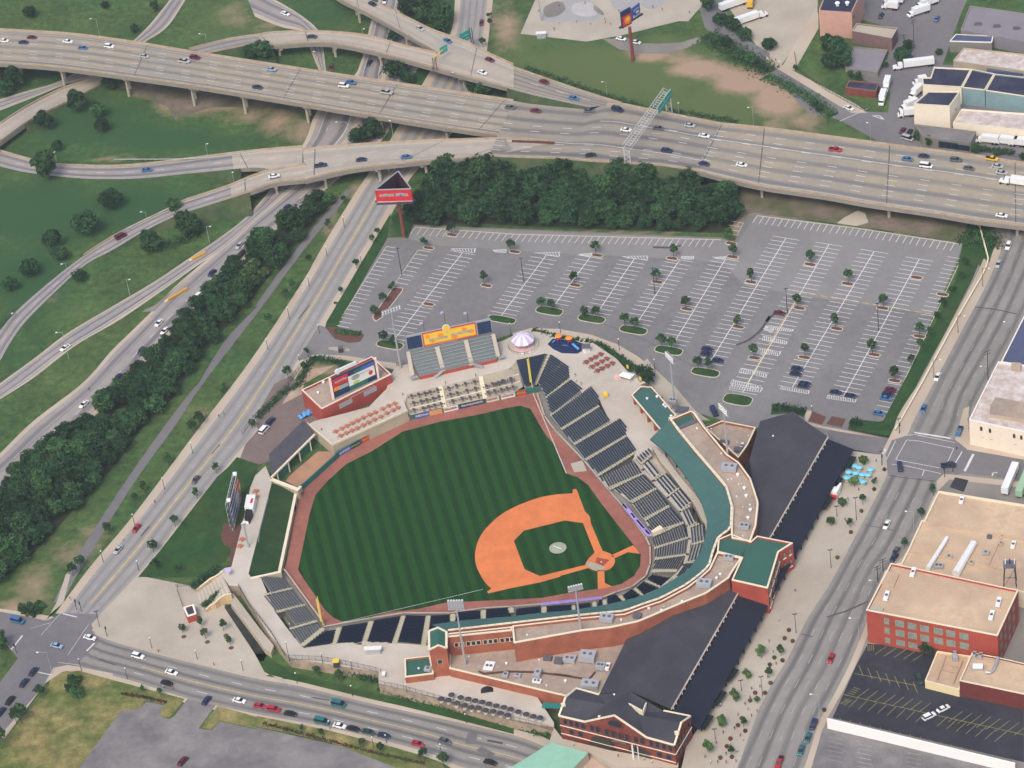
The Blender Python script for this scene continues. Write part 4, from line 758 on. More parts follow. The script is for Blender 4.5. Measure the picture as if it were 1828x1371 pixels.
S3B = [('14: 345,512,4.4 545,488,4.4 575,395,1.2 500,408,1.2', '14: 345,512 545,490'), ('14: 590,472,4.4 748,500,4.4 798,342,1.2 612,372,1.2', '14: 612,372 798,342'), ('14: 790,480,4.4 968,488,4.4 1032,298,1.2 838,328,1.2', '14: 838,328 1032,298'), ('14: 1008,472,4.4 1172,492,4.4 1208,297,1.2 1062,292,1.2', '14: 1062,292 1208,297'),
 ('14: 1212,512,4.4 1290,500,4.4 1380,330,2.2 1378,290,1.2 1240,297,1.2', '14: 1240,297 1378,290'), ('14: 1412,330,2.4 1597,315,2.4 1595,258,1.2 1432,268,1.2', '14: 1432,268 1595,258'), ('14: 1630,318,2.4 1815,300,2.4 1785,238,1.2 1632,250,1.2', '14: 1632,250 1785,238'),
 ('15: 25,298,2.4 208,282,2.4 205,227,1.2 30,247,1.2', '15: 30,247 205,227'), ('15: 245,278,2.4 430,262,2.4 425,217,1.2 245,227,1.2', '15: 245,227 425,217'), ('15: 450,256,2.4 556,246,2.2 555,202,1.2 445,217,1.2', '15: 445,217 555,202'), ('15: 608,230,2.4 644,224,2.2 640,182,1.2 615,184,1.2', '15: 615,184 640,182'), ('15: 680,225,2.4 790,196,2.4 740,145,1.2 675,157,1.2', '15: 675,157 740,145'), ('15: 830,192,2.6 922,158,2.6 850,103,1.2 785,150,1.2', '15: 785,150 850,103'), ('15: 935,148,3.2 1045,98,3.2 935,52,1.2 882,95,1.2', '15: 882,95 935,52'), ('15: 1060,88,3.6 1150,35,3.8 1000,0,1.4 960,30,1.2', '15: 960,30 1000,0')]
for i, (s_, r_) in enumerate(S3B): section(f'{OR[i]} navy seating section from the left field corner', s_, r_, G3, 'seat_navy', 'seat_navy2' if 'seat_navy2' in MT else mat('seat_navy2', (.018, .026, .045), .8, .1, 1).name)
A3 = ['14: 590,378,1.3 550,498,4.5', '14: 818,332,1.3 758,508,4.5', '14: 1048,294,1.3 980,492,4.5', '14: 1222,294,1.3 1188,505,4.5', '14: 1396,282,1.3 1396,330,2.5', '14: 1612,255,1.3 1614,312,2.5', '14: 1806,236,1.3 1812,270,2.2', '15: 228,230,1.3 228,272,2.4', '15: 438,222,1.3 440,258,2.4', '15: 585,195,1.3 588,240,2.4', '15: 655,180,1.3 662,222,2.4', '15: 765,150,1.3 800,200,2.6', '15: 870,100,1.3 925,152,2.8', '15: 945,48,1.3 1048,92,3.4']
for i, s_ in enumerate(A3): aisle(f'{OR[i]} pale stepped aisle from the left field corner', s_, 'aisles of the left side seats', 2.1 if i < 9 else 1.6)
G4 = 'silver bench sections in left field'
for i, (s_, r_) in enumerate((('t: 62,118,4.4 392,42,1.4 578,290,1.4 230,358,4.4', 't: 392,42 578,290'), ('t: 118,438,4.4 600,328,1.4 792,562,1.4 305,705,4.4', 't: 600,328 792,562'), ('t: 482,695,4 822,612,1.4 1012,842,1.4 655,932,4', 't: 822,612 1012,842'), ('t: 545,1045,4.2 1062,905,1.4 1118,992,1.4 755,1290,4.2', 't: 1062,905 1118,992'))):
    section(f'{OR[i]} slate bench section from the scoreboard end of left field', s_, r_, G4, 'bench_metal', 'bench_tier' if 'bench_tier' in MT else mat('bench_tier', (.27, .28, .27), .9, .1, 1).name, pitch=.95, bench=False, gap=.0)
for i, s_ in enumerate(('t: 600,300,1.5 130,410,4.5', 't: 830,590,1.5 330,712,4.5', 't: 1040,870,1.5 560,1010,4.5', 't: 1150,1000,1.6 780,1300,4.5')): aisle(f'{OR[i]} pale aisle from the scoreboard end of left field', s_, 'aisles of the left field benches', 1.3 if i < 3 else 2.2)
# dugouts
for s_, lb in (('11: 795,850,1.6 1000,1085,1.6 960,1090,1.3 785,880,1.3', 'purple dugout roof on the right side'), ('15: 208,205,1.5 638,160,1.5 642,178,1.7 208,225,1.7', 'long purple dugout roof on the left side')):
    P = [W(x, y, z) for x, y, z in PX(s_)]; t = emp('dugout', (0, 0, 0), 0, lb+' with gold lettering', 'dugout'); mb = MB(); mb.prism([p+Vector((0, 0, .5)) for p in P], .02, MT['p_purple'], MT['concrete_dark']); part('roof', mb, t)
    a, b = P[0], P[1]; d = b-a; n = Vector((-d.y, d.x, 0)).normalized(); 
    if n.dot(P[3]-P[0]) < 0: n = -n
    wd = abs((P[3]-P[0]).dot(n)); mb = MB()
    for k, c in ((.02, 'lilac'), (.3, 'yellow'), (.5, 'white'), (.62, 'yellow'), (.8, 'lilac')):
        o = a+d*k+Vector((0, 0, .53)); strokes(mb, o, d.normalized(), n, d.length*.15, wd, MT['p_'+c], int(k*100), 5, .42, .05 if d.cross(n).z > 0 else -.05)
    part('lettering', mb, t)
mb = MB(); mb.prism([W(x, y, 3.2) for x, y, _ in PX('11: 988,1042 1000,1058 1075,1025 1050,1002')], 1.5, MT['cream']); tag(mb.build('camera_platform'), 'small cream platform among the seats by the purple dugout', 'platform')
mb = MB(); mb.prism(L('11: 415,565 440,625 530,615 500,545', .35), 0, MT['concrete']); tag(mb.build('bullpen_mat'), 'pale grey slab on the track beside the right foul line', 'slab')
# foul poles
for (bx, by, h, lb) in ((577, 1118.5, 14, 'yellow foul pole at the left field corner'), (950.5, 692, 15, 'yellow foul pole with mesh at the right field corner')):
    p = W(bx, by, .05 if bx < 600 else 2.4); t = emp('foul_pole', p, 0, lb, 'foul pole'); mb = MB(); mb.tube((0, 0, 0), (0, 0, h), .17, .14, 8, MT['fp'] if 'fp' in MT else mat('fp', (.85, .62, .05), .6, .05, 1)); part('pole', mb, t)
    mb = MB(); mb.box((-.45, 0, h*.55), (.5, .05, h*.75), 0, MT['fpm'] if 'fpm' in MT else mat('fpm', (.66, .60, .18), .7, .1, 1)); part('mesh_screen', mb, t)
# ================================================================ buildings
sheet('stand_base', '0: 951,702 975,630 1052,690 1120,770 1180,830 1235,880 1250,950 1230,1005 1150,1060 1050,1085 914,1100 800,1110 760,1150 540,1157 460,1031 507,1019 579,1122 721,1099 860,1090 1019,1079 1100,1061 1156,1030 1166,997 1156,958 1090,879 992,771', MT['concrete_dark'], 2)
def inset(P, w_):
    n = len(P); a = sum(P[i].x*P[(i+1) % n].y-P[(i+1) % n].x*P[i].y for i in range(n)); s = 1 if a > 0 else -1; out = []
    for i in range(n):
        p, c, q = P[i-1], P[i], P[(i+1) % n]; d1 = Vector((c.x-p.x, c.y-p.y)).normalized(); d2 = Vector((q.x-c.x, q.y-c.y)).normalized()
        n1 = Vector((-d1.y, d1.x))*s; n2 = Vector((-d2.y, d2.x))*s; m_ = n1+n2; 
        k = w_/max(.35, (m_.length_squared/2)) if m_.length > .01 else 0; out.append(Vector((c.x+m_.x*k, c.y+m_.y*k, c.z)))
    return out
def parapet_roof(t, P, z0, mwall, mroof, mcap, w_=.6, dip=.9, names=('wall', 'roof', 'parapet'), open_edges=()):
    I = inset(P, w_); n = len(P)
    if names[0]: mb = MB(); mb.walls(P, z0, MT[mwall]); part(names[0], mb, t)
    mb = MB(); a = sum(P[i].x*P[(i+1) % n].y-P[(i+1) % n].x*P[i].y for i in range(n))
    for i in range(n):
        if i in open_edges: continue
        j = (i+1) % n; o = Vector((0, 0, .04)); f = [P[i]+o, P[j]+o, I[j]+o, I[i]+o]; mb.face(f if a > 0 else f[::-1], MT[mcap])
        g = [I[i]+o, I[j]+o, I[j]-Vector((0, 0, dip)), I[i]-Vector((0, 0, dip))]; mb.face(g if a > 0 else g[::-1], MT[mwall])
        e = [P[i]-Vector((0, 0, .3)), P[j]-Vector((0, 0, .3)), P[j]+o, P[i]+o]; c = (P[j]-P[i]); nn = Vector((c.y, -c.x, 0)).normalized()*(.06 if a > 0 else -.06); e = [p+nn for p in e]; mb.face(e if a > 0 else e[::-1], MT[mcap]); mb.face([e[3], e[2], P[j]+o, P[i]+o] if a > 0 else [P[i]+o, P[j]+o, e[2], e[3]], MT[mcap])
    part(names[2], mb, t)
    mb = MB(); mb.poly([p-Vector((0, 0, dip)) for p in I], MT[mroof]); part(names[1], mb, t); return I
def windows(t, A, B, items, out=.05, mfr='window_frame', mgl='dark_glass', name='window', arch=False, grid=(2, 2)):
    """items: (u, depth below the wall top, width, height); each window is a part of the building"""
    d = (B-A); d.z = 0; l = d.length; ux = d.normalized(); n = Vector((ux.y, -ux.x, 0)) 
    if n.y > 0 and abs(n.y) > .2: n = -n
    for it in items:
        u, dp, w_, h = it[:4]; c = A+ux*l*u; c.z = A.z+(B.z-A.z)*u-dp; mb = MB()
        def q(x0, x1, z0, z1, o, m): mb.face([c+ux*x0+Vector((0, 0, z0))+n*o, c+ux*x1+Vector((0, 0, z0))+n*o, c+ux*x1+Vector((0, 0, z1))+n*o, c+ux*x0+Vector((0, 0, z1))+n*o], m)
        q(-w_/2-.12, w_/2+.12, -h/2-.12, h/2+.12, out, MT[mfr])
        gx, gz = grid; gl_ = []
        for i in range(gx):
            for j in range(gz): gl_.append((-w_/2+w_/gx*i+.05, -w_/2+w_/gx*(i+1)-.05, -h/2+h/gz*j+.05, -h/2+h/gz*(j+1)-.05))
        o = part(name, mb, t); mb = MB()
        for g_ in gl_: q(*g_, out+.03, MT[mgl])
        if arch:
            pts = [c+ux*(w_/2*math.cos(a))+Vector((0, 0, h/2+w_/2*math.sin(a)))+n*(out+.03) for a in np.linspace(0, math.pi, 9)]; mb.face(pts, MT[mgl])
        part('pane', mb, o)
def building(label, s, h, z0, mwall='brick', mroof='gravel_roof', mcap='cream', w_=.6, dip=.9, name='building', cat='building', group=None):
    P = L(s, h); t = emp(name, (0, 0, 0), 0, label, cat, group); parapet_roof(t, P, z0, mwall, mroof, mcap, w_, dip); return t, P
def roof_unit(s, z, size, label, mt='hvac', group=None, rz=None, kind='air_handler', cat='roof unit'):
    p = L(s, z)[0]; rz = math.radians(-20) if rz is None else rz; t = emp(kind, p, rz, label, cat, group)
    a, b, c = size; mb = MB(); mb.box((0, 0, c*.5+.15), (a, b, c*.9), 0, MT[mt]); part('housing', mb, t)
    mb = MB(); mb.box((0, 0, .1), (a*.9, b*.9, .2), 0, MT['hvac_dark']); part('base', mb, t)
    for k in range(2 if a > 2.4 else 1): mb = MB(); x = (k-.5)*a*.4 if a > 2.4 else 0; mb.tube((x, 0, c+.1), (x, 0, c+.28), min(.55, b*.3), n=10, mt=MT['hvac_dark']); part('fan', mb, t)
    return t
def vent(s, z, r, label, group='white roof vents'):
    p = L(s, z)[0]; t = emp('roof_vent', p, 0, label, 'roof vent', group); mb = MB(); mb.tube((0, 0, 0), (0, 0, r*1.1), r*.6, n=8, mt=MT['white_metal']); part('stack', mb, t); mb = MB(); mb.ball((0, 0, r*1.1), r, MT['white_metal'], 8, 3, .6, 0); part('cap', mb, t); return t
HT, HL = 16.5, 8.3; VENTS = []
# ---------------------------------------------------------------- grandstand with its green canopy
GS = emp('grandstand', (0, 0, 0), 0, 'curved brick grandstand with a long green canopy and tan roof', 'grandstand')
Oe = '0: 1160.3,783.7 1190.8,808.3 1216,838.5 1240.6,875 1254,901.8 1262,928.6 1260.7,952 1250.6,985 1238,1004 1231,1015 1216,1026 1203.4,1033.5 1178,1048.6 1153,1061 1128,1068.8 1077.6,1080 1014.7,1090 964,1094 914,1100 834.7,1106.5 771.7,1114.7'
Ie = '0: 1195.6,749 1208,765.6 1238.6,803 1273,843 1296.5,871 1306.6,906.4 1305,946.7 1282.6,961.8 1273,987 1265.7,1014 1250.6,1027.6 1227,1046 1180,1071 1150,1081 1115,1094 1034.8,1101.5 914,1115.5 850,1123 800.8,1128.7'
CAN = Road(L(Oe, HT-2.6), L(Ie, HT-.9), 70, smooth=False)
mb = MB(); CAN.surface(mb, MT['green_roof']); 
for i in range(69):
    t0, t1 = i/69, (i+1)/69; f = [CAN.at(t0, 0), CAN.at(t1, 0), CAN.at(t1, 0, -.5), CAN.at(t0, 0, -.5)]; mb.face(f, MT['green_roof']); mb.face(f[::-1], MT['green_roof'])
    mb.face([CAN.at(t0, 0, -.5), CAN.at(t1, 0, -.5), CAN.at(t1, 1, -.6), CAN.at(t0, 1, -.6)], MT['green_roof'])
a, b, c, d = CAN.at(0, 0), CAN.at(0, 1), CAN.at(0, 1, -.6), CAN.at(0, 0, -.5); mb.face([a, b, c, d], MT['green_roof'])
part('canopy', mb, GS)
for k in range(24):
    p = CAN.at((k+.5)/24, .45, -.5); mb = MB(); mb.tube((p.x, p.y, 4), p, .28, n=6, mt=MT['p_green']); part('column', mb, GS)
mb = MB(); 
for i in range(69):
    a, b = CAN.at(i/69, 1), CAN.at((i+1)/69, 1); mb.beam((a.x, a.y, HT-.6), (b.x, b.y, HT-.6), .6, 1.2, MT['brick'])
part('canopy_back_wall', mb, GS); mb = MB()
for i in range(69):
    a, b = CAN.at(i/69, 1), CAN.at((i+1)/69, 1); q = (b-a).normalized()*.1; mb.beam((a.x-q.x, a.y-q.y, HT+.1), (b.x+q.x, b.y+q.y, HT+.1), .8, .2, MT['cream'])
part('parapet', mb, GS)
def half(names, s, z0=HL-4.2):
    P = L(s, HT); parapet_roof(GS, P, z0, 'brick', 'gravel_roof', 'cream', .6, 1.0, names); return P
UP = half(('brick_wall', 'upper_roof', 'parapet'), '0: 1196,748.5 1233.2,733.1 1239,735.8 1257.5,762 1298,810.6 1319,825 1340.2,854 1353.3,894.7 1353.8,900 1349.6,938.7 1339.6,966.4 1306,960 1305,946.7 1306.6,906.4 1296.5,871 1273,843 1238.6,803 1208,765.6', 4)
for s_ in ():
    pass
UP2 = half(('brick_wall', 'upper_roof', 'parapet'), '0: 1280,985 1323.6,995.8 1306,1022.6 1301.5,1031 1261,1058.7 1211,1079 1140.5,1109 1090,1120 1039.8,1125.4 917,1147.6 914,1117 1034.8,1103 1115,1095.5 1150,1082.5 1180,1072.5 1227,1047.5 1250.6,1029 1265.7,1015.5')
UP3 = half(('brick_wall', 'upper_roof', 'parapet'), '0: 797,1131 914,1118.5 915,1125 798.5,1137')
windows(GS, UP3[3], UP3[2], [(u, 4.0, 1.3, 1.8) for u in (.12, .2, .3, .38, .46, .56, .64, .72, .82, .9, .97)], mfr='cream', grid=(1, 1))
mb = MB(); pts = L('0: 919,1148.5 1041,1126.5 1091,1121', 10.3)
for a, b in zip(pts, pts[1:]): mb.beam(a+Vector((0, -.3, 0)), b+Vector((0, -.3, 0)), .5, .5, MT['beige_wall'])
part('stone_band', mb, GS)
mb = MB(); P_ = L('k: 165,225 400,130 480,245 240,345', HT-.95); mb.poly(P_, MT['green_roof_dark']); part('green_roof_patch', mb, GS)
mb = MB(); P_ = L('k: 215,318 470,210 492,250 238,350', HT-.5); mb.prism(P_, HT-1, MT['hvac_dark']); part('dark_screen', mb, GS)
# entry block over the plaza
EB = emp('entrance_block', (0, 0, 0), 0, 'red brick entrance block with a dark green roof above the avenue plaza', 'building')
P = L('l: 787,492 925,432 1130,517 1203,455 1582,530 1432,625 1315,1012 930,925 1035,690 775,625', HT-.2)
I = parapet_roof(EB, P, ZE-.3, 'brick_red', 'green_roof_dark', 'cream', .55, .7)
A_, B_ = P[6], P[5]
mb = MB()
for (pa, pb, us) in ((P[6], P[5], (.14, .4, .66, .9)), (P[5], P[4], (.35, .75))):
    d = pb-pa; d.z = 0; l = d.length; ux = d.normalized(); n = Vector((ux.y, -ux.x, 0))
    for u in us:
        for dp, hh in ((3.2, 2.6), (8.2, 3.2)):
            c = pa+ux*l*u; c.z = pa.z-dp; mb = MB(); w2 = min(1.7, l*.09)
            mb.face([c-ux*w2+n*.06-Vector((0, 0, hh/2)), c+ux*w2+n*.06-Vector((0, 0, hh/2)), c+ux*w2+n*.06+Vector((0, 0, hh/2)), c-ux*w2+n*.06+Vector((0, 0, hh/2))], MT['dark_glass'])
            mb.face([c+ux*(w2*math.cos(a))+n*.06+Vector((0, 0, hh/2+w2*.7*math.sin(a))) for a in np.linspace(0, math.pi, 9)], MT['dark_glass'])
            for k in (-1, 0, 1): mb.beam(c+ux*w2*k*.5+n*.1-Vector((0, 0, hh/2)), c+ux*w2*k*.5+n*.1+Vector((0, 0, hh/2)), .08, .08, MT['window_frame'])
            mb.beam(c-ux*w2*1.15+n*.15-Vector((0, 0, hh/2)), c+ux*w2*1.15+n*.15-Vector((0, 0, hh/2)), .4, .3, MT['cream']); part('arched_window', mb, EB)
# narrow concourse canopy at the right field end
NC = emp('canopy_building', (0, 0, 0), 0, 'long narrow green roofed pavilion with pink fascia on the concourse', 'pavilion')
P = L('j: 195,255 315,140 460,150 775,515 690,572 800,720 700,790 570,695', 9.2); P = L('j: 195,255 315,140 460,150 775,515 690,565 660,760 565,697', 9.2)
parapet_roof(NC, P, 8.2, 'brick', 'green_roof', 'cream', .45, .5, ('fascia', 'roof', 'parapet'))
for s_ in ('j: 215,275', 'j: 300,385', 'j: 390,500', 'j: 480,610', 'j: 330,170', 'j: 450,170', 'j: 560,290', 'j: 680,430'):
    p = L(s_, 8.3)[0]; mb = MB(); mb.box((p.x+.6, p.y+.3, (8.3+ZC)/2), (.9, .9, 8.3-ZC), .4, MT['brick']); part('column', mb, NC)
mb = MB(); q = inset(P, 5.0); mb.prism([Vector((p.x, p.y, 8.1)) for p in inset(P, 2.8)], ZC, MT['brick']); part('inner_wall', mb, NC)
for i, s_ in enumerate(('j: 400,310', 'j: 525,285', 'j: 612,390', 'j: 638,415', 'j: 708,535')): vent(s_, 8.8, .55, ('single', 'topmost', 'left of the paired', 'right of the paired', 'lowest')[i]+' white vent on the narrow green pavilion roof')
# side building beside the grandstand back (k)
tA, _ = building('low tan roofed annex between the grandstand and the dark train shed', 'k: 605,330 825,235 1290,325 1180,560 1050,740 1010,700 900,600', 9.0, 0, 'brick', 'gravel_roof', 'cream', .5, 1.0)
# ---------------------------------------------------------------- brick tower, ticket wing and lower south building
TW = emp('clock_tower', (0, 0, 0), 0, 'square brick stair tower with a small green gabled roof', 'tower'); TW.name = 'brick_tower'
c4 = L('g: 282,372 470,352 470,178 280,168', HT+.3); mb = MB(); mb.walls(c4, ZC-.3, MT['brick']); part('wall', mb, TW)
rf, rb = L('g: 384,322 378,130', HT+1.8); mb = MB(); up = Vector((0, 0, .15)); mb.face([c4[0]+up, rf, rb, c4[3]+up][::-1], MT['green_roof_dark']); mb.face([c4[1]+up, c4[2]+up, rb, rf][::-1], MT['green_roof_dark']); mb.face([c4[0], c4[1], rf], MT['brick']); mb.face([c4[2], c4[3], rb], MT['brick'])
for f in list(range(2)): pass
part('roof', mb, TW)
mb = MB()
for a, b in ((c4[0], c4[3]), (c4[1], c4[2])): mb.beam(a+up*2, b+up*2, .8, .5, MT['cream'])
for a, b in ((c4[0], rf), (rf, c4[1]), (c4[3], rb), (rb, c4[2])): mb.beam(a+up*2, b+up*2, .6, .4, MT['cream'])
part('parapet', mb, TW)
windows(TW, c4[0], c4[1], [(.5, 5.6, 1.5, 1.7)], mfr='beige_wall', grid=(1, 1))
mb = MB()
for a, b in ((c4[0], c4[1]),): mb.beam(a-Vector((0, .1, 1.2)), b-Vector((0, .1, 1.2)), .3, .3, MT['brick_red'])
part('brick_band', mb, TW)
building('low ticket wing with a green flat roof left of the brick tower', 'g: 12,460 290,428 330,622 18,662', 7.4, 0, 'brick', 'green_roof_dark', 'cream', .5, .7)
tS_, PS = building('low brick south building with a tan gravel roof and many rooftop units', 'g: 500,565 1780,870 f: 330,128 600,205 0: 1080,1228 1128,1140 1135,1120 1060,1128 917,1155 812,1163 803,1167', HL, 0, 'brick', 'gravel_roof', 'cream', .5, .6)
mb = MB(); p = L('g: 905,770', 5.6)[0]; mb.tube((p.x, p.y-1.5, 3.6), (p.x, p.y+.1, 3.6), 2.3, n=16, mt=MT['p_black']); part('arched_doorway', mb, tS_)
mb = MB(); p = L('g: 1640,975', 5.4)[0]; mb.box(p, (8, 2.4, .25), R(-17), MT['teal_awning'] if 'teal_awning' in MT else mat('teal_awning', (.02, .20, .17), .7, .1, 1)); part('awning', mb, tS_)
mb = MB(); pts = L('g: 820,600 880,625 1150,600 1430,608 1828,655 15: 300,705 545,742 590,690', HL-.1)
for a, b in zip(pts, pts[1:]): mb.beam(a, b, .35, .6, MT['p_brown'])
part('low_roof_wall', mb, tS_)
# rooftop units
for s_, z, sz, lb, mt in (('k: 930,905', HT-1, (5.5, 3.4, 2.0), 'large grey unit on the upper tan roof above the curve', 'hvac'), ('l: 1065,375', HT-1, (3.6, 2.6, 1.5), 'grey unit at the narrow end of the upper tan roof', 'hvac'), ('l: 640,985', HT-1, (5, 3.4, 1.8), 'grey unit on the upper roof by the red entrance block', 'hvac'), ('l: 900,710', HT-1, (3.6, 1.8, 1.6), 'slatted grey unit tucked beside the green entrance roof', 'hvac'), ('15: 675,325', HT-1, (4.6, 3, 2), 'big grey unit on the middle of the upper south roof', 'hvac'), ('15: 890,300', HT-1, (2.8, 2, 1.2), 'small dark grey unit on the upper south roof', 'hvac_dark'),
    ('15: 540,600', HL-.5, (5.4, 4, 2.6), 'largest box unit on the lower south roof by the shed', 'hvac'), ('15: 410,610', HL-.5, (4.2, 3, 1.4), 'wide low grey unit on the lower south roof', 'hvac'), ('15: 335,620', HL-.5, (3, 2.6, 1.2), 'dusty grey unit left of the wide low one', 'hvac_dark'), ('15: 255,600', HL-.5, (2.8, 2, 1), 'flat grey unit under the brick wall', 'hvac_dark'), ('15: 630,665', HL-.5, (3, 2.6, 1.8), 'dark topped unit against the train shed roof', 'hvac'), ('15: 680,662', HL-.5, (1.4, 3.2, 1), 'slim pale unit beside the shed roof edge', 'white_metal'), ('15: 555,790', HL-.5, (6, 3.6, 1.6), 'long grey unit behind the brick headhouse', 'hvac'), ('15: 185,715', HL-.5, (2.2, 3.4, 1.8), 'tall pale unit standing by the low roof wall', 'hvac'), ('g: 1115,655', HL-.5, (1.8, 2.2, 1.2), 'small grey unit below the low roof wall', 'hvac'), ('g: 1245,655', HL-.5, (2.2, 1.6, .8), 'small flat unit between two others on the south roof', 'hvac'), ('g: 1455,720', HL-.5, (3, 1.6, .9), 'short white unit in front of the tall pale unit', 'white_metal'), ('g: 935,550', HL-.5, (3.4, 4.2, .5), 'flat white hatch on the lower south roof', 'white_metal'), ('g: 270,590', 6.9, (2.4, 2, 1.1), 'little grey unit on the green ticket wing roof', 'hvac'),
    ('k: 860,545', 8.2, (3.4, 1.6, 1), 'dark pipework unit on the annex roof', 'hvac_dark'), ('k: 1050,650', 8.2, (3, 2.2, 1.2), 'dark unit beside the shed roof on the annex', 'hvac_dark'), ('k: 1100,600', 8.2, (.9, 3.4, .9), 'slim white duct on the annex roof', 'white_metal'), ('j: 730,350', ZC, (3, 2.4, 1.4), 'pale generator standing behind the narrow pavilion', 'hvac'), ('j: 850,455', ZC, (4.6, 3, .8), 'dark service hatch beside the pavilion end', 'hvac_dark')):
    roof_unit(s_, z, sz, lb, mt)
for i, (s_, z, r) in enumerate((('k: 490,350', HT-1, .6), ('k: 820,690', HT-1, .5), ('k: 1045,985', HT-1, 1.0), ('k: 910,1045', HT-1, .4), ('k: 960,1035', HT-1, .4), ('k: 1060,1105', HT-1, .35), ('k: 1092,1098', HT-1, .35), ('k: 1135,1165', HT-1, .95), ('k: 1160,1270', HT-1, .95), ('k: 1030,1275', HT-1, .5), ('l: 1130,190', HT-1, .95), ('l: 1105,275', HT-1, .95), ('l: 1050,150', HT-1, .35), ('l: 1125,130', HT-1, .4), ('l: 1050,465', HT-1, .45), ('l: 880,470', HT-1, .3), ('l: 810,875', HT-1, .8), ('l: 770,915', HT-1, .8), ('l: 405,1165', HT-1, .8), ('l: 185,1260', HT-1, .8), ('l: 55,1235', HT-1, .6), ('l: 210,1210', HT-1, .3), ('15: 970,243', HT-1, .6), ('15: 1060,260', HT-1, .7), ('15: 775,325', HT-1, .6), ('15: 108,430', HT-1, .5), ('g: 715,445', HL-.5, .5), ('g: 1122,520', HL-.5, .7), ('g: 1478,480', HL-.5, .5), ('15: 380,760', HL-.5, .8), ('15: 245,790', HL-.5, .5), ('15: 335,715', HL-.5, .3), ('g: 168,575', 6.9, .6), ('k: 685,355', 8.2, .5), ('k: 1190,445', 8.2, .4), ('k: 1035,535', 8.2, .35), ('f: 790,208', 17.5, .5), ('12: 48,375', 14, .5))):
    v_ = vent(s_, z, r*.72, None, None); VENTS.append((v_, PX(s_)[0][0], z, s_[0]))
# ---------------------------------------------------------------- train shed
TS = emp('train_shed', (0, 0, 0), 0, 'very long dark gabled train shed with a lower black side roof', 'shed')
zr, ze, zl0, zl1 = ZE+8.3, ZE+6.3, ZE+5.2, ZE+3.8
r0, r1 = W(1414.6, 735.3, zr), W(1122.5, 1232.9, zr); el0, el1 = W(1357, 751.5, ze-.5), W(1070, 1239, ze-.5); er0, er1 = W(1477.5, 779.4, ze), W(1197.5, 1266, ze)
nrm_ = (el0-r0).cross(r1-r0)
def onplane(x, y):
    d = (CF*FPX+CR*(x-914)-CU*(y-685.5)); t_ = nrm_.dot(r0-CP)/nrm_.dot(d); return CP+d*t_
mb = MB(); mb.poly([r0, el0]+[onplane(*q) for q in ((1338, 820), (1344, 860), (1346, 905), (1338, 950), (1325, 1000), (1300, 1030), (1260, 1056), (1210, 1078), (1165, 1104), (1118, 1142))]+[el1, r1], MT['dark_roof']); part('west_roof_slope', mb, TS); mb = MB(); mb.face([r0, r1, er1, er0], MT['dark_roof']); part('east_roof_slope', mb, TS)
mb = MB(); mb.face([el0, r0, er0, Vector((er0.x, er0.y, 0)), Vector((el0.x, el0.y, 0))], MT['brick']); part('wall', mb, TS)
l0, l1, m0, m1 = W(1478.7, 784, zl0), W(1524, 802, zl1), W(1200.9, 1272, zl0), W(1248.7, 1301.5, zl1)
mb = MB(); P_ = [l0, m0, m1, l1]; mb.face(P_, MT['black_roof']); mb.face([p-Vector((0, 0, .35)) for p in P_][::-1], MT['black_roof']); mb.walls(P_, 0, MT['black_roof'], dz=.35); part('lower_roof', mb, TS)
mb = MB(); d = (er1-er0); n_ = 60
er0d, er1d = Vector((er0.x, er0.y, zl0-.2)), Vector((er1.x, er1.y, zl0-.2)); mb.face([er0d, er1d, er1, er0], MT['p_brown'])
for k in range(n_): q = er0+d*(k+.5)/n_; mb.box((q.x+.12, q.y-.12, (ze+zl0)/2-.1), (.3, .9, .7), math.atan2(d.y, d.x), MT['white_metal'] if k % 3 else MT['brick_red'])
mb.beam(er0+Vector((.15, -.15, 0)), er1+Vector((.15, -.15, 0)), .5, .2, MT['concrete']); part('clerestory', mb, TS)
dd = (m1-l1)
for k in range(27):
    q = l1+dd*(k+.5)/27; mb = MB(); mb.beam((q.x-.6, q.y+.4, ZE), (q.x-.6, q.y+.4, q.z-.3), .5, .5, MT['steel_dark']); part('post', mb, TS)
mb = MB(); w0, w1 = l0*.25+l1*.75, m0*.25+m1*.75; mb.face([Vector((w0.x, w0.y, ZE)), Vector((w1.x, w1.y, ZE)), Vector((w1.x, w1.y, zl1)), Vector((w0.x, w0.y, zl1))], MT['dark_glass']); part('glazed_wall', mb, TS)
for i, s_ in enumerate(('15: 1590,665 1520,750', '15: 1505,825 1435,920', '15: 1410,995 1345,1090', '12: 460,800 400,880', '12: 530,665 480,725', '12: 620,515 580,590')):
    a, b = L(s_, ZE+3.0); mb = MB(); n = Vector((-(b-a).y, (b-a).x, 0)).normalized()*1.0; mb.prism([a-n, b-n, b+n, a+n], ZE+2.6, MT['black_awning'] if 'black_awning' in MT else mat('black_awning', (.008, .018, .014), .8, .1, 1)); part('awning', mb, TS)
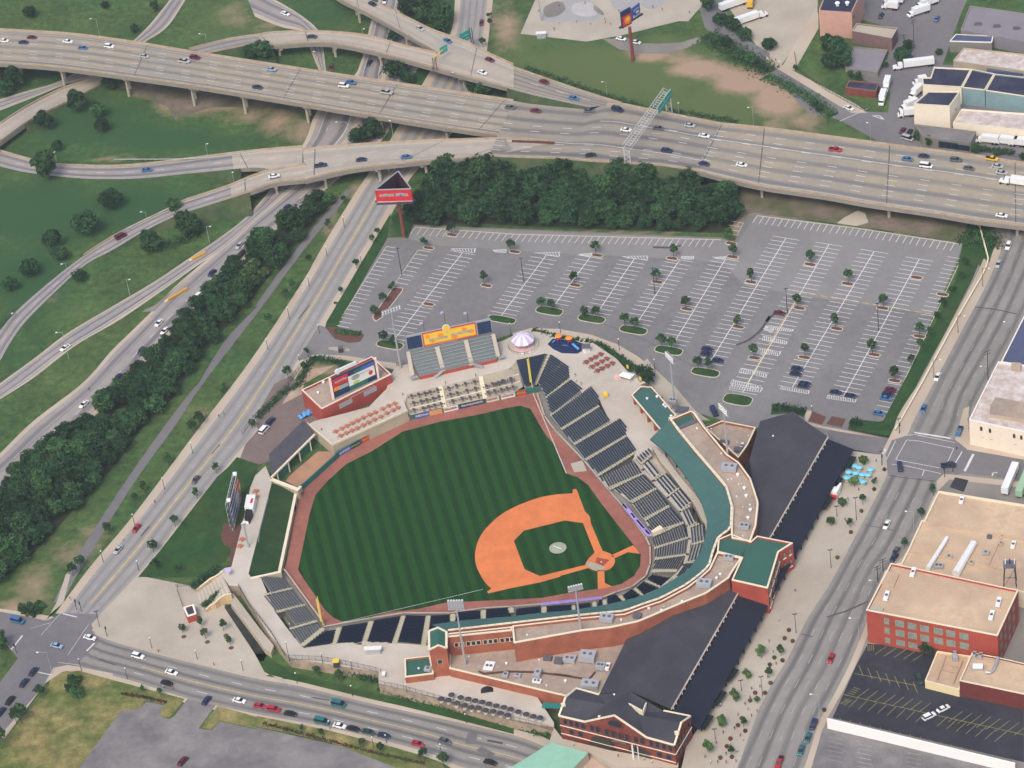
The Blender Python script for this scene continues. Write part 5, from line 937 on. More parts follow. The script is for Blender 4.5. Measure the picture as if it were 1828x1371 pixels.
# ---------------------------------------------------------------- headhouse
HH = emp('headhouse', (0, 0, 0), 0, 'old red brick headhouse with gables, arched windows and slate roof', 'building'); H0 = ZE; hh = H0+9.2
FL, F2, FP, F3, FR = W(*PX('f: 120,460')[0][:2], hh), W(*PX('f: 430,532')[0][:2], hh), W(*PX('f: 790,455')[0][:2], hh+5.6), W(*PX('f: 1180,722')[0][:2], hh+.1), W(*PX('f: 1515,815')[0][:2], hh)
R1_, R2_, BR_, BP_, BL_, BK_, L1_ = [W(*PX('f: '+q)[0][:2], z) for q, z in (('1600,540', hh+3.2), ('1710,465', hh+.6), ('1385,400', hh+1.4), ('965,155', hh+5.4), ('605,205', hh+1.6), ('330,128', hh+.8), ('200,240', hh+3))]
V1, V2 = W(*PX('f: 690,320')[0][:2], hh+2.2), W(*PX('f: 1065,440')[0][:2], hh+2.2)
mb = MB()
def tri(*f):
    c = sum((Vector(p) for p in f), Vector())/len(f); n = (Vector(f[1])-Vector(f[0])).cross(Vector(f[2])-Vector(f[0])); mb.face(f if n.z > 0 else f[::-1], MT['dark_roof'])
for f in ((FL, F2, V1), (FL, V1, L1_), (L1_, V1, BL_), (L1_, BL_, BK_), (F2, FP, V1), (FP, BP_, V1), (V1, BP_, BL_), (FP, F3, V2), (FP, V2, BP_), (V2, BR_, BP_), (F3, FR, V2), (FR, R1_, V2), (R1_, BR_, V2), (R1_, R2_, BR_)): tri(*f)
part('roof', mb, HH)
mb = MB(); ring = [FL, F2, FP, F3, FR, R1_, R2_, BR_, BP_, BL_, BK_, L1_]
for a, b in zip(ring, ring[1:]+ring[:1]): mb.face([(a.x, a.y, H0-3), (b.x, b.y, H0-3), b, a], MT['old_brick'] if 'old_brick' in MT else mat('old_brick', (.245, .060, .045), .9, .15, .5, (.185, .046, .036), .4, fine=.1))
part('wall', mb, HH)
mb = MB()
for a, b in ((FL, F2), (F2, FP), (FP, F3), (F3, FR), (FR, R1_), (R1_, R2_), (R2_, BR_), (BK_, BL_), (L1_, BK_), (L1_, FL)): mb.beam(a+Vector((0, -.1, .15)), b+Vector((0, -.1, .15)), .6, .4, MT['cream'])
for s_ in ('f: 620,478', 'f: 975,570', 'f: 172,325', 'f: 1545,665'): p = L(s_, hh+2.2)[0]; mb.box(p, (1.4, 1.1, .9), 0, MT['cream'])
part('stone_coping', mb, HH)
mb = MB(); a, b, c = L('f: 965,312 1135,405 1175,305', hh+4.3); mb.prism([a, b, c], hh+2, MT['dark_roof'], MT['cream']); 
mb.beam(a, b, .4, .4, MT['cream']); mb.beam(b, c, .4, .4, MT['cream']); part('dormer', mb, HH)
fr = lambda u: FL+(FR-FL)*u
uf = lambda x: (x-120)/(1515-120)
top = lambda x: fr(uf(x))
def hwin(x, dp, w_, h, arch=True, a_=FL, b_=FR, u=None, mg='dark_glass'): windows(HH, a_, b_, [(uf(x) if u is None else u, dp, w_, h)], mfr='window_stone' if 'window_stone' in MT else mat('window_stone', (.20, .10, .07), .8, .1, 1).name, arch=arch, grid=(1, 1), out=.08, mgl=mg)
for x in (192, 265, 335, 410): hwin(x, 2.3, 1.5, 1.6)
for x in (520, 590): hwin(x, 2.1, 1.5, 1.6)
for x in (697, 775, 858, 940): hwin(x, 2.4, 1.5, 1.9)
for x in (1050, 1127): hwin(x, 2.2, 1.6, 1.7)
for x in (1235, 1310, 1387, 1465): hwin(x, 2.2, 1.5, 1.7)
for x in (255, 365): hwin(x, 6.0, 1.7, 2.2, False)
for x in (1320, 1435): hwin(x, 6.1, 1.9, 2.2, False)
hwin(808, -1.8, 4.8, .5)
for u in (.12, .3, .48): hwin(0, 2.6, 1.3, 1.6, True, FR, R2_, u); hwin(0, 6.2, 1.3, 1.8, False, FR, R2_, u)
for u in (.68, .86): hwin(0, 2.6, 1.3, 1.6, True, FR, R2_, u); hwin(0, 6.2, 1.3, 1.8, False, FR, R2_, u)
ux = (FR-FL).normalized(); nn = Vector((ux.y, -ux.x, 0))
for x, w2, dp, lb in ((620, 4.3, 8.2, 'green'), (1075, 4.2, 8.4, 'glass')):
    c = fr(uf(x)); c.z = hh-dp; mb = MB(); o = nn*.12
    mb.face([c+o+ux*(w2*math.cos(a))+Vector((0, 0, w2*.75*math.sin(a))) for a in np.linspace(0, math.pi, 13)]+[c+o-ux*w2-Vector((0, 0, 1.2)), c+o+ux*w2-Vector((0, 0, 1.2))], MT['arch_dark'] if 'arch_dark' in MT else mat('arch_dark', (.045, .042, .036), .8, .1, 1)); part('arched_entrance', mb, HH)
c = fr(uf(840))+nn*.15; c.z = hh-5.3; mb = MB(); pts = [c+ux*(x_-2.8)+Vector((0, 0, .55*math.sin(x_/5.6*math.pi))) for x_ in np.linspace(0, 5.6, 9)]
for a, b in zip(pts, pts[1:]): mb.beam(a, b, .1, .75, MT['sign_dark'] if 'sign_dark' in MT else mat('sign_dark', (.03, .09, .07), .7, .1, 1))
for k in range(14):
    a = c+ux*(-2.5+k*.36)+nn*.08+Vector((0, 0, .55*math.sin((.3+k*.36)/5.6*math.pi))); mb.beam(a-Vector((0, 0, .16)), a+Vector((0, 0, .16)), .12, .06, MT['cream'])
part('arched_sign', mb, HH)
mb = MB()
for dz, a_, b_ in ((4.1, FL, FR), (7.8, FL, FR), (4.2, FR, R2_)):
    a, b = Vector((a_.x, a_.y, hh-dz)), Vector((b_.x, b_.y, hh-dz)); q = Vector(((b-a).y, -(b-a).x, 0)).normalized()*.1; mb.beam(a+q, b+q, .3, .18, MT['cream'])
part('stone_course', mb, HH)
for i, x in enumerate((1030, 1095)):
    c = fr(uf(x))+nn*2.0; mb = MB(); mb.tube((c.x, c.y, H0), (c.x, c.y, H0+6.5), .16 if i else .3, n=6, mt=MT['white_metal']); tag(mb.build('flag_pole'), ('thicker', 'thinner')[i]+' white pole in front of the headhouse arch', 'pole')
mb = MB(); ap = L('f: 0,780 60,600 165,735 1540,1072 1640,1200 880,1180 480,885', ZE-.05); mb.poly(ap, MT['concrete']); mb.walls(ap, 0, MT['beige_wall']); tag(mb.build('entrance_terrace'), 'pale paved terrace with stone edge in front of the headhouse', 'terrace')
mb = MB(); ap = L('f: 470,900 620,930 780,985 950,1090 1000,1200 250,1200', 2.2); mb.poly(ap, MT['pink_pave'] if 'pink_pave' in MT else mat('pink_pave', (.50, .36, .27), .9, .1, .3)); mb.walls(ap, 0, MT['beige_wall']); struct('forecourt', mb)
building('mint green flat roofed building at the bottom edge', '15: -190,1400 0,1362 120,1290 278,1188 540,1262 420,1385 350,1480 -200,1480', 6.0, 0, 'concrete', 'mint' if 'mint' in MT else mat('mint', (.27, .50, .37), .7, .08, .1, mid=.06).name, 'mint', .3, .1)
# ---------------------------------------------------------------- brick video board building behind centre field
VB, PV = building('red brick concession building with a big picture board on its roof', 'a: 72,650 1145,138 1442,408 376,940', 8.6, 0, 'brick_red', 'gravel_roof', 'pink_cap' if 'pink_cap' in MT else mat('pink_cap', (.80, .62, .52), .7, .05, 1).name, .5, .9)
for s_, r in (('a: 410,550', .7), ('a: 328,705', .6)): vent(s_, 7.8, r, ('domed' if r > .65 else 'smaller')+' white vent on the roof left of the picture board', None)
PBD = emp('picture_board', (0, 0, 0), 0, 'large colourful advertising board standing on the brick building roof', 'billboard')
a = W(*PX('a: 590,790')[0][:2], 7.8); b = W(*PX('a: 1235,492')[0][:2], 7.8); ux = (b-a).normalized(); wl = (b-a).length; nn = Vector((ux.y, -ux.x, 0)); uz = Vector((0, 0, 1)); hb = 9.2
def panel(t, o, ux, uz, u0, u1, v0, v1, mt, out, label=None, name='panel', wl=1, hb=1, ell=False):
    mb = MB(); nn_ = ux.cross(uz).normalized()*out
    if ell: mb.face([o+ux*wl*((u0+u1)/2+(u1-u0)/2*math.cos(t_))+uz*hb*((v0+v1)/2+(v1-v0)/2*math.sin(t_))+nn_ for t_ in np.linspace(0, 2*math.pi, 16, endpoint=False)], mt)
    else: mb.face([o+ux*wl*u0+uz*hb*v0+nn_, o+ux*wl*u1+uz*hb*v0+nn_, o+ux*wl*u1+uz*hb*v1+nn_, o+ux*wl*u0+uz*hb*v1+nn_], mt)
    return part(name, mb, t, label=label)
mb = MB(); c = (a+b)/2+uz*hb/2-nn*.5; mb.box(c, (wl, .8, hb), math.atan2(ux.y, ux.x), MT['p_navy']); part('board', mb, PBD)
for k in (0, 1): 
    q = a if k == 0 else b; mb = MB(); mb.beam(q-nn*.5-uz*.2+ux*(-.6 if k == 0 else .6), q-nn*.5+uz*(hb+.6)+ux*(-.6 if k == 0 else .6), 1.0, 1.0, MT['pink_cap']); part('side_pillar', mb, PBD)
for u0, u1, v0, v1, c_, e in ((0, .36, .60, .99, 'red', 0), (.0, .12, .38, .58, 'orange', 0), (.12, .34, .36, .56, 'grey', 0), (.35, .97, .30, .80, 'white', 0), (.62, .99, .80, .99, 'blue', 0), (.35, .78, .06, .30, 'green', 0), (0, 1, 0, .07, 'grey', 0), (.42, .62, .5, .75, 'grey', 1), (.82, .92, .4, .62, 'red', 1), (.5, .66, .8, .98, 'green', 0), (.10, .3, .12, .34, 'navy', 0), (.45, .6, .3, .45, 'lime', 1)):
    panel(PBD, a, ux, uz, u0, u1, v0, v1, MT['p_'+c_], .12+.01*e+.002*len(kids(PBD)), wl=wl, hb=hb, ell=bool(e))
mb = MB(); strokes(mb, a+ux*wl*.03+uz*hb*.66, ux, uz, wl*.32, hb*.28, MT['p_white'], 3, 6, .18, .2); part('lettering', mb, PBD)
mb = MB(); strokes(mb, a+ux*wl*.45+uz*hb*.62, ux, uz, wl*.45, hb*.12, MT['p_grey'], 5, 8, .18, .2); part('lettering', mb, PBD)
mb = MB(); q = a+ux*wl*.17+uz*(hb+1.9)-nn*1.0; q2 = a+ux*wl*.62+uz*(hb+1.9)-nn*1.0; mb.beam(q, q2, .5, 1.5, MT['white_metal']); mb.beam(q-uz*2, q, .3, .3, MT['steel']); mb.beam(q2-uz*2, q2, .3, .3, MT['steel']); part('header_sign', mb, PBD)
mb = MB(); mb.tube(q-nn*.1, q+nn*.5, 1.1, n=14, mt=MT['white_metal']); part('round_badge', mb, PBD)
ta, tb = PV[3], PV[2]; uw = (tb-ta); uw.z = 0; lw = uw.length; uw.normalize(); mb = MB(); strokes(mb, ta+uw*lw*.36-Vector((0, 0, 1.9)), uw, uz, lw*.42, 1.0, MT['p_white'], 11, 19, .2, .1); part('wall_lettering', mb, VB)
windows(VB, PV[3], PV[2], [(.33, 3, 5.6, 2.0), (.68, 3, 5.6, 2.0)], mfr='hvac', mgl='hvac', grid=(5, 1), name='serving_hatch')
# ---------------------------------------------------------------- east side and industrial buildings
def eb(label, s, h, mwall, mroof='tan_roof', mcap='cream', w_=.5, dip=.7, z0=ZE-1): return building(label, s, ZE+h, z0, mwall, mroof, mcap, w_, dip)
N1, _ = eb('broad tan flat roofed warehouse beside the avenue', 'n: 845,225 1795,378 2000,410 2000,1400 1540,1300 310,1050 430,1030 500,890 655,555 690,545', 7, 'cream')
mb = MB()
for s_, z in (('n: 660,590 1300,670 1795,770', ZE+7), ('n: 500,890 830,950 1300,1020 1540,1090', ZE+7), ('n: 1550,715 1400,1035', ZE+7)):
    p = L(s_, z)
    for a, b in zip(p, p[1:]): mb.beam(a-uz*.5, b-uz*.5, .5, .6, MT['tan_roof'])
part('roof_ridge', mb, N1)
N3, P3 = eb('three storey red brick building with a tan roof and rows of windows', '0: 1546.3,1088.8 1781,1134.5 1818,1053 1787,1047 1590.5,1005 1570,1043', 14.5, 'brick_red', 'tan_roof', 'cream', .5, .8)
xs = (.155, .255, .35, .445, .55, .645, .745)
fw = [(u, 3.3, 1.5 if i == 0 else 2.8, 2.6) for i, u in enumerate(xs)]+[(u, 7.6, 1.5 if i == 0 else 2.8, 2.6) for i, u in enumerate(xs)]+[(u, 12.0, 1.5 if i == 0 else 2.8, 2.2) for i, u in enumerate(xs[:3])]
mat('win_olive', (.34, .36, .22), .5, .3, 1.0); mat('win_grey', (.22, .26, .26), .4, .3, 1.0)
windows(N3, P3[0], P3[1], fw, mfr='win_olive', mgl='win_grey', grid=(4, 3))
windows(N3, P3[1], P3[2], [(u, d_, 2.0, 2.4) for u in (.15, .35, .55, .75) for d_ in (3.3, 7.6, 12)], mfr='win_olive', mgl='win_grey', grid=(2, 3))
mb = MB(); mb.prism(L('n: 190,1250 250,1105 400,1160 340,1300', ZE+14.4), ZE+13.5, MT['tan_roof']); part('stair_hatch', mb, N3)
mb = MB(); mb.prism(L('o: 75,300 100,252 240,285 225,325', ZE+14.3), ZE+13.5, MT['concrete']); part('stair_hatch', mb, N3)
for i, s_ in enumerate(('o: 270,165', 'o: 1540,235', 'o: 1460,385', 'n: 560,1145')):
    roof_unit(s_, ZE+13.8, (1.5, 4.4, .9), ('leftmost', 'upper right', 'lower right', 'uppermost')[i]+' long white skylight box on the brick building roof', 'white_metal', rz=R(-22), kind='skylight', cat='skylight')
for i, s_ in enumerate(('n: 1100,345', 'n: 1675,840')): roof_unit(s_, ZE+6.4, (1.4, 3.6, .9), ('upper', 'lower right')[i]+' white skylight box on the tan warehouse roof', 'white_metal', rz=R(-22), kind='skylight', cat='skylight')
for i, (s_, w2) in enumerate((('n: 940,745 725,1090', .9), ('n: 1235,805 1035,1150', 1.5))):
    a, b = L(s_, ZE+7.2); mb = MB(); mb.tube(a, b, w2*.8, w2, 8, MT['white_metal']); tag(mb.build('duct'), ('thinner', 'thicker')[i]+' white duct running across the tan warehouse roof', 'duct')
    mb = MB()
for i, (s_, sz) in enumerate((('n: 1410,750', (1.6, 1.2, 1)), ('n: 1370,930', (2.2, 1.6, 1)), ('n: 845,1075', (3.2, 2, 1)), ('n: 960,970', (2.2, 1.6, .8)), ('n: 1210,1040', (1.6, 1.4, 1)), ('n: 1540,830', (1.2, 1.2, 1)))): roof_unit(s_, ZE+6.4, sz, ('small dark paired unit on the upper warehouse roof', 'cluster of pale pipes as a low unit', 'flat oval grey unit near the duct foot', 'pale low box between the two ducts', 'low box right of the thicker duct', 'little pink box left of the lower skylight')[i], ('hvac_dark', 'hvac', 'hvac', 'concrete', 'concrete', 'concrete')[i])
N4, P4 = eb('low cream walled annex with a tan roof and pipe frames', 'o: 845,775 1220,830 1095,1212 705,1112', 3.4, 'cream_wall' if 'cream_wall' in MT else mat('cream_wall', (.80, .66, .36), .8, .05, .5).name, 'tan_roof', 'cream', .4, .4)
mb = MB()
for s_ in ('o: 940,830 840,1100', 'o: 1130,880 1025,1140', 'o: 890,975 1060,1020', 'o: 990,930 1090,960'):
    a, b = L(s_, ZE+3.6); mb.beam(a, b, .35, .45, MT['tan_roof'])
part('pipe_frame', mb, N4)
mb = MB(); mb.box(L('o: 1045,850', ZE+4)[0], (1.6, 2.6, 2), 0, MT['hvac']); part('roof_box', mb, N4)
N5, P5 = eb('dark red brick building with a tan roof in the lower right', 'o: 1240,792 1540,848 1828,915 1990,950 1990,1300 1828,1262 1097,1108', 7, 'dark_brick' if 'dark_brick' in MT else mat('dark_brick', (.16, .035, .030), .9, .15, .5).name, 'tan_roof', 'cream', .4, .5)
t = emp('roof_tank', L('o: 1305,985', ZE+6.5)[0], R(-10), 'white horizontal tank on a grey stand on the dark brick building', 'tank'); mb = MB(); mb.tube((-1.6, 0, 1.5), (1.6, 0, 1.5), 1.0, n=12, mt=MT['white_metal']); part('tank_body', mb, t); mb = MB(); mb.box((0, 0, .3), (3.6, 1.6, .6), 0, MT['hvac']); part('stand', mb, t)
mb = MB(); p = L('o: 1390,1015 1450,1020 1490,980 1515,920 1530,850', ZE+7.2)
for a, b in zip(p, p[1:]): mb.tube(a, b, .55, n=7, mt=MT['steel'])
tag(mb.build('curved_duct'), 'curved grey duct linking the white tank to the brick wall', 'duct')
for i, s_ in enumerate(('o: 1265,840', 'o: 1335,850', 'o: 1040,835')): roof_unit(s_, ZE+(6.4 if i < 2 else 3.2), (1.1, 2.4, 1.4), ('left', 'right', 'annex')[i]+' upright grey vent box at the foot of the brick wall', 'hvac', rz=R(-20))
# roof water tower frame
t = emp('roof_tower', L('n: 1640,1260', ZE+13.8)[0], R(-12), 'dark steel frame tower with a grey platform on the brick building roof', 'tower'); mb = MB(); mb.box((0, 0, 8.6), (4.2, 3.6, .5), 0, MT['hvac_dark']); part('platform', mb, t)
for i in (-1, 1):
    for j in (-1, 1): mb = MB(); mb.beam((i*2.1, j*1.7, 0), (i*1.6, j*1.3, 8.6), .28, .28, MT['steel_dark']); part('leg', mb, t)
mb = MB(); mb.beam((-1.9, -1.5, 4), (1.9, -1.5, 4), .15, .15, MT['steel_dark']); mb.beam((-2, -1.6, .3), (1.8, -1.4, 8), .12, .12, MT['steel_dark']); part('brace', mb, t)
for x_, m_ in ((-1.4, 'white_metal'), (0, 'steel_dark'), (1.6, 'white_metal')): mb = MB(); mb.tube((x_, 0, 8.8), (x_, 0, 11), .22, n=6, mt=MT[m_]); part('antenna', mb, t)
# white wall below the black lot
a, b = L('16: 432,1020 1765,1338', ZE+4.2); mb = MB(); n = Vector((-(b-a).y, (b-a).x, 0)).normalized()*.3
mb.prism([Vector(a-n), Vector(b-n), Vector(b+n), Vector(a+n)], ZE-.3, MT['white_wall'] if 'white_wall' in MT else mat('white_wall', (.86, .83, .80), .8, .03, .3)); tag(mb.build('white_wall'), 'long plain white wall between the black lot and the old lot', 'wall')
N7, P7 = eb('pale plastered building with small arched windows at the right edge', '0: 1782,645 1752.8,702.7 1730,749 1828,770.5 1960,800 1960,665 1828,652', 11.5, 'plaster' if 'plaster' in MT else mat('plaster', (.82, .70, .56), .85, .06, .5).name, 'weathered_roof' if 'weathered_roof' in MT else mat('weathered_roof', (.50, .40, .36), .95, .2, .5, (.62, .56, .52), .3, fine=.1).name, 'white_cap', .4, .6)
windows(N7, P7[2], P7[3], [(u, 3.2, 1.0, 1.5) for u in (.22, .38, .82, .95)], mfr='plaster', arch=True, grid=(1, 1))
windows(N7, P7[2], P7[3], [(u, 6.8, 1.2, .25) for u in (.24, .4, .84)], mfr='plaster', mgl='hvac_dark', grid=(1, 1), name='vent_slot')
mb = MB(); mb.prism(L('p: 440,690 500,580 836,640 900,650 900,850 836,835 440,780', ZE+12.6), ZE+10.8, MT['gravel_roof'], MT['beige_wall']); part('raised_roof', mb, N7)
mb = MB(); mb.box(L('p: 745,225', ZE+12.2)[0], (3.4, 2.4, 2), R(-20), MT['beige_wall']); part('chimney', mb, N7)
building('slate blue flat roofed building above the pale plastered one', '0: 1830,560 1787,646 1930,668 1930,560', ZE+8, ZE-3, 'concrete', 'slate_blue' if 'slate_blue' in MT else mat('slate_blue', (.085, .10, .18), .7, .1, .1).name, 'white_cap', .4, .5)
def ib(label, s, h, mwall, mroof, mcap='cream', z0=-.1, w_=.4, dip=.5): return building(label, s, h, z0, mwall, mroof, mcap, w_, dip)
mat('pink_brick', (.56, .32, .25), .9, .1, .4); mat('brown_brick', (.20, .12, .115), .9, .15, .5); mat('navy_roof', (.028, .030, .060), .8, .2, .3, (.05, .05, .08), .1); mat('teal_wall', (.22, .33, .34), .8, .15, .3); mat('purple_roof', (.24, .22, .24), .9, .1, .1); mat('cream_plaster', (.84, .74, .58), .85, .05, .4)
T1, p1 = ib('tall pink brick building with a dark roof at the top right', '4: 372,75 605,90 690,-90 440,-100', 13, 'pink_brick', 'navy_roof', 'pink_brick')
windows(T1, p1[1], p1[2], [(.15, 4, 1.5, 2)], mfr='pink_brick', grid=(1, 1)); vent('4: 505,40', 12.6, 1.2, 'big pale round vent on the tall pink building', None); vent('4: 575,35', 12.6, 1.1, 'pale cowl vent at the right of the tall pink building roof', None)
T2, p2 = ib('low brown brick building with a pale metal roof', '4: 607,215 890,268 930,198 640,165', 6.5, 'brown_brick', 'concrete', 'concrete')
windows(T2, p2[1], p2[2], [(.25, 2, 1, 1.6), (.6, 2, 1, 1.6)], mfr='concrete', grid=(1, 1))
ib('grey flat roofed low building behind the big leafy tree', '4: 620,330 860,352 790,515 560,480', 2.4, 'concrete_dark', 'purple_roof', 'concrete_dark')
ib('small red brick hut with a dark flat roof', '4: 562,618 780,645 798,590 588,570', 3.8, 'old_brick', 'navy_roof', 'brown_brick')
ib('dark flat roofed cream building nearest the white truck', '4: 1190,475 1455,488 1385,618 1110,600 1105,548 1165,548', 8.5, 'cream_plaster', 'navy_roof', 'cream')
ib('middle dark flat roof beside the long teal wall', '4: 1458,490 1618,522 1550,637 1390,620', 8.5, 'teal_wall', 'navy_roof', 'cream')
ib('right dark flat roof above the long teal wall', '4: 1622,524 1950,560 1950,700 1556,640', 8.5, 'teal_wall', 'navy_roof', 'cream')
T5, p5 = ib('tall cream box building with a dark blue roof', '4: 1045,737 1300,752 1375,648 1150,645', 11.5, 'cream_plaster', 'navy_roof', 'cream')
windows(T5, p5[1], p5[2], [(.55, 5.5, .7, 1.0)], mfr='cream', grid=(1, 1))
ib('low pinkish roofed hall with a cream parapet', '4: 1385,772 1950,812 1950,935 1325,872', 5.5, 'cream_plaster', 'weathered_roof', 'cream')
T6, p6 = ib('low rough roofed shop with a green front', '4: 1050,880 1488,932 1448,1012 1222,985 1110,965', 5.0, 'concrete_dark', 'asphalt_old', 'concrete_dark')
windows(T6, p6[3], p6[2], [(.3, 2.6, 8, 3), (.75, 2.9, 6, 2.6)], mfr='p_green', mgl='dark_glass', grid=(3, 1), name='shop_front')
ib('broad grey roofed warehouse at the top right corner', '4: 1445,40 1950,110 1950,320 1380,210', 6, 'purple_roof', 'purple_roof', 'purple_roof')
for i, s_ in enumerate(('4: 1500,175', '4: 1635,190', '4: 1775,205')): roof_unit(s_, 5.5, (3, 1.6, .7), ('left', 'middle', 'right')[i]+' dark roof unit of three on the broad grey warehouse', 'hvac_dark', rz=R(-12))
ib('small blue roofed shed behind the white roofed depot', '4: 1300,292 1345,242 1612,255 1600,300', 5.5, 'concrete_dark', 'slate_blue', 'white_cap')
ib('white patchy roofed depot at the right edge', '4: 1400,340 1950,395 1950,520 1325,430', 4.5, 'beige_wall', 'weathered_roof', 'concrete')
mb = MB(); mb.prism(L('4: 1560,470 1900,495 1900,525 1570,505', 3.2), 0, MT['slate_blue']); tag(mb.build('lean_to'), 'blue lean-to roof below the white patchy depot', 'shed')
# ================================================================ labels that single out repeats
NUM = ['', 'first', 'second', 'third', 'fourth', 'fifth', 'sixth', 'seventh', 'eighth', 'ninth', 'tenth', 'eleventh', 'twelfth', 'thirteenth', 'fourteenth', 'fifteenth', 'sixteenth', 'seventeenth', 'eighteenth', 'nineteenth', 'twentieth']
for a_ in ('twenty', 'thirty', 'forty'): NUM += [a_+'-'+n for n in NUM[1:10]]+[{'twenty': 'thirtieth', 'thirty': 'fortieth', 'forty': 'fiftieth'}[a_]]
CNT = {2: 'two', 3: 'three', 4: 'four', 5: 'five', 6: 'six', 7: 'seven', 8: 'eight', 9: 'nine', 10: 'ten', 11: 'eleven', 12: 'twelve'}
LAB = {}
def lab(o, base, x, group=None):
    LAB.setdefault(base, []).append((x, o)); o['label'] = base
    if group: o['group'] = group
def finish_labels():
    for base, l in LAB.items():
        if len(l) < 2: continue
        l.sort(key=lambda q: q[0]); n = len(l)
        for i, (x, o) in enumerate(l):
            k = 'leftmost' if i == 0 else ('rightmost' if i == n-1 else NUM[i+1]+' from the left')
            b_ = f'{base}, {k}'; e_ = f' of {CNT[n]}' if n in CNT else ''; o['label'] = b_+(e_ if len((b_+e_).split()) < 17 else '')
            if len(o['label'].split()) > 16: print('LONG', o['label'])
# ================================================================ vegetation
def leafmat(name, c, c2):
    m = mat(name, c, .75, .35, .5, c2, .25, obj=.36, fine=.3, spec=.15); return m
leafmat('leaf_dark', (.019, .056, .023), (.032, .080, .028)); leafmat('leaf_mid', (.028, .078, .028), (.045, .104, .034)); leafmat('leaf_light', (.055, .125, .035), (.085, .155, .045)); leafmat('leaf_olive', (.045, .095, .03), (.07, .115, .035)); leafmat('leaf_young', (.028, .078, .026), (.045, .10, .03))
mat('bark', (.09, .065, .045), .95, .2, 2)
def crown(seed, rx, rz, nl, nq, s, mt, z0, lobes=1.0):
    rn = random.Random(seed); V = []; F = []
    for k in range(nl):
        while True:
            p = Vector((rn.uniform(-1, 1), rn.uniform(-1, 1), rn.uniform(-1, 1)))
            if p.length < 1: break
        c = Vector((p.x*rx*.72, p.y*rx*.72, z0+p.z*rz*.62)); lr = rx*rn.uniform(.26, .42)*lobes
        for q in range(nq):
            d = Vector((rn.gauss(0, 1), rn.gauss(0, 1), rn.gauss(0, 1)+.35)).normalized(); o = c+Vector((d.x*lr, d.y*lr, d.z*lr*.8))*rn.uniform(.65, 1.08)
            n = (d+Vector((rn.gauss(0, .5), rn.gauss(0, .5), rn.gauss(0, .5)))).normalized(); u = n.orthogonal().normalized(); v = n.cross(u); a = rn.uniform(0, 6.3); u, v = u*math.cos(a)+v*math.sin(a), v*math.cos(a)-u*math.sin(a)
            z = s*rn.uniform(.6, 1.35); i = len(V); V += [tuple(o-u*z-v*z*.7), tuple(o+u*z-v*z*.5), tuple(o+u*z*.8+v*z*.8), tuple(o-u*z*.7+v*z*.6)]; F.append((i, i+1, i+2, i+3))
    me = bpy.data.meshes.new('crown'); me.from_pydata(V, [], F); me.materials.append(MT[mt]); return me
def make_tree(kind, seed, h, rx, rz, nl, nq, s, mt, tr, lb=1.0):
    t = emp(kind); mb = MB(); z0 = h-rz*.9
    mb.tube((0, 0, -.3), (0, 0, z0), tr, tr*.55, 7, MT['bark']); rn = random.Random(seed)
    for k in range(5): a = rn.uniform(0, 6.3); mb.tube((0, 0, z0*rn.uniform(.5, .95)), (math.cos(a)*rx*.55, math.sin(a)*rx*.55, z0+rz*rn.uniform(0, .4)), tr*.4, tr*.12, 5, MT['bark'])
    part('trunk', mb, t); c = bpy.data.objects.new('crown', crown(seed, rx, rz, nl, nq, s, mt, z0, lb)); COL.objects.link(c); c.parent = t; KID.setdefault(t.name, []).append(c); return t
PROTO = {}
for key, nm, vs in (('dark', 'broadleaf_tree', [(3, 9, 5.0, 5.0, 60, 34, .34, 'leaf_dark', .28, .72), (4, 10, 5.2, 5.6, 66, 34, .34, 'leaf_dark', .3, .7), (5, 8, 4.8, 4.6, 56, 34, .32, 'leaf_mid', .26, .72), (6, 9, 5.2, 4.8, 60, 34, .34, 'leaf_dark', .28, .75), (8, 11, 5.2, 6.0, 66, 34, .34, 'leaf_mid', .3, .7)]),
    ('lone', 'broadleaf_tree', [(11, 8, 4.2, 3.6, 22, 60, .36, 'leaf_dark', .25), (12, 8.5, 3.8, 3.9, 20, 60, .36, 'leaf_mid', .25), (13, 7, 4.4, 3.2, 22, 60, .36, 'leaf_dark', .25)]),
    ('young', 'young_tree', [(21, 5, 1.75, 1.9, 12, 34, .22, 'leaf_young', .09), (22, 5.6, 1.6, 2.1, 12, 34, .22, 'leaf_young', .09), (23, 4.6, 1.8, 1.7, 12, 34, .22, 'leaf_young', .09)]),
    ('bright', 'young_tree', [(31, 4.4, 1.7, 1.8, 18, 40, .2, 'leaf_light', .09), (32, 4.2, 1.6, 1.8, 18, 40, .2, 'leaf_light', .09)]),
    ('olive', 'broadleaf_tree', [(41, 9, 4.4, 3.8, 22, 40, .38, 'leaf_olive', .25)]),
    ('bush', 'bush', [(51, 2.2, 1.9, 1.5, 10, 34, .24, 'leaf_mid', .08), (52, 1.8, 1.6, 1.2, 9, 34, .24, 'leaf_dark', .08)])):
    PROTO[key] = []
    for a_ in vs:
        o = make_tree(nm, *a_); PROTO[key].append([o, False])
RT = random.Random(99)
def tree(key, p, sc_, label, group=None, cat='tree', x=None, fixed=False):
    pr = RT.choice(PROTO[key]); zs = sc_*RT.uniform(.92, 1.1)
    if not pr[1]: o = pr[0]; pr[1] = True; o.location = p; o.rotation_euler = (0, 0, RT.uniform(0, 6.3)); o.scale = (sc_, sc_, zs)
    else: o = copy_tree(pr[0], p, RT.uniform(0, 6.3), (sc_, sc_, zs))
    o['category'] = cat
    for k in ('group', 'label'):
        if k in o: del o[k]
    if fixed: o['label'] = label; o['group'] = group
    else: lab(o, label, PJ(p)[0], group)
    return o
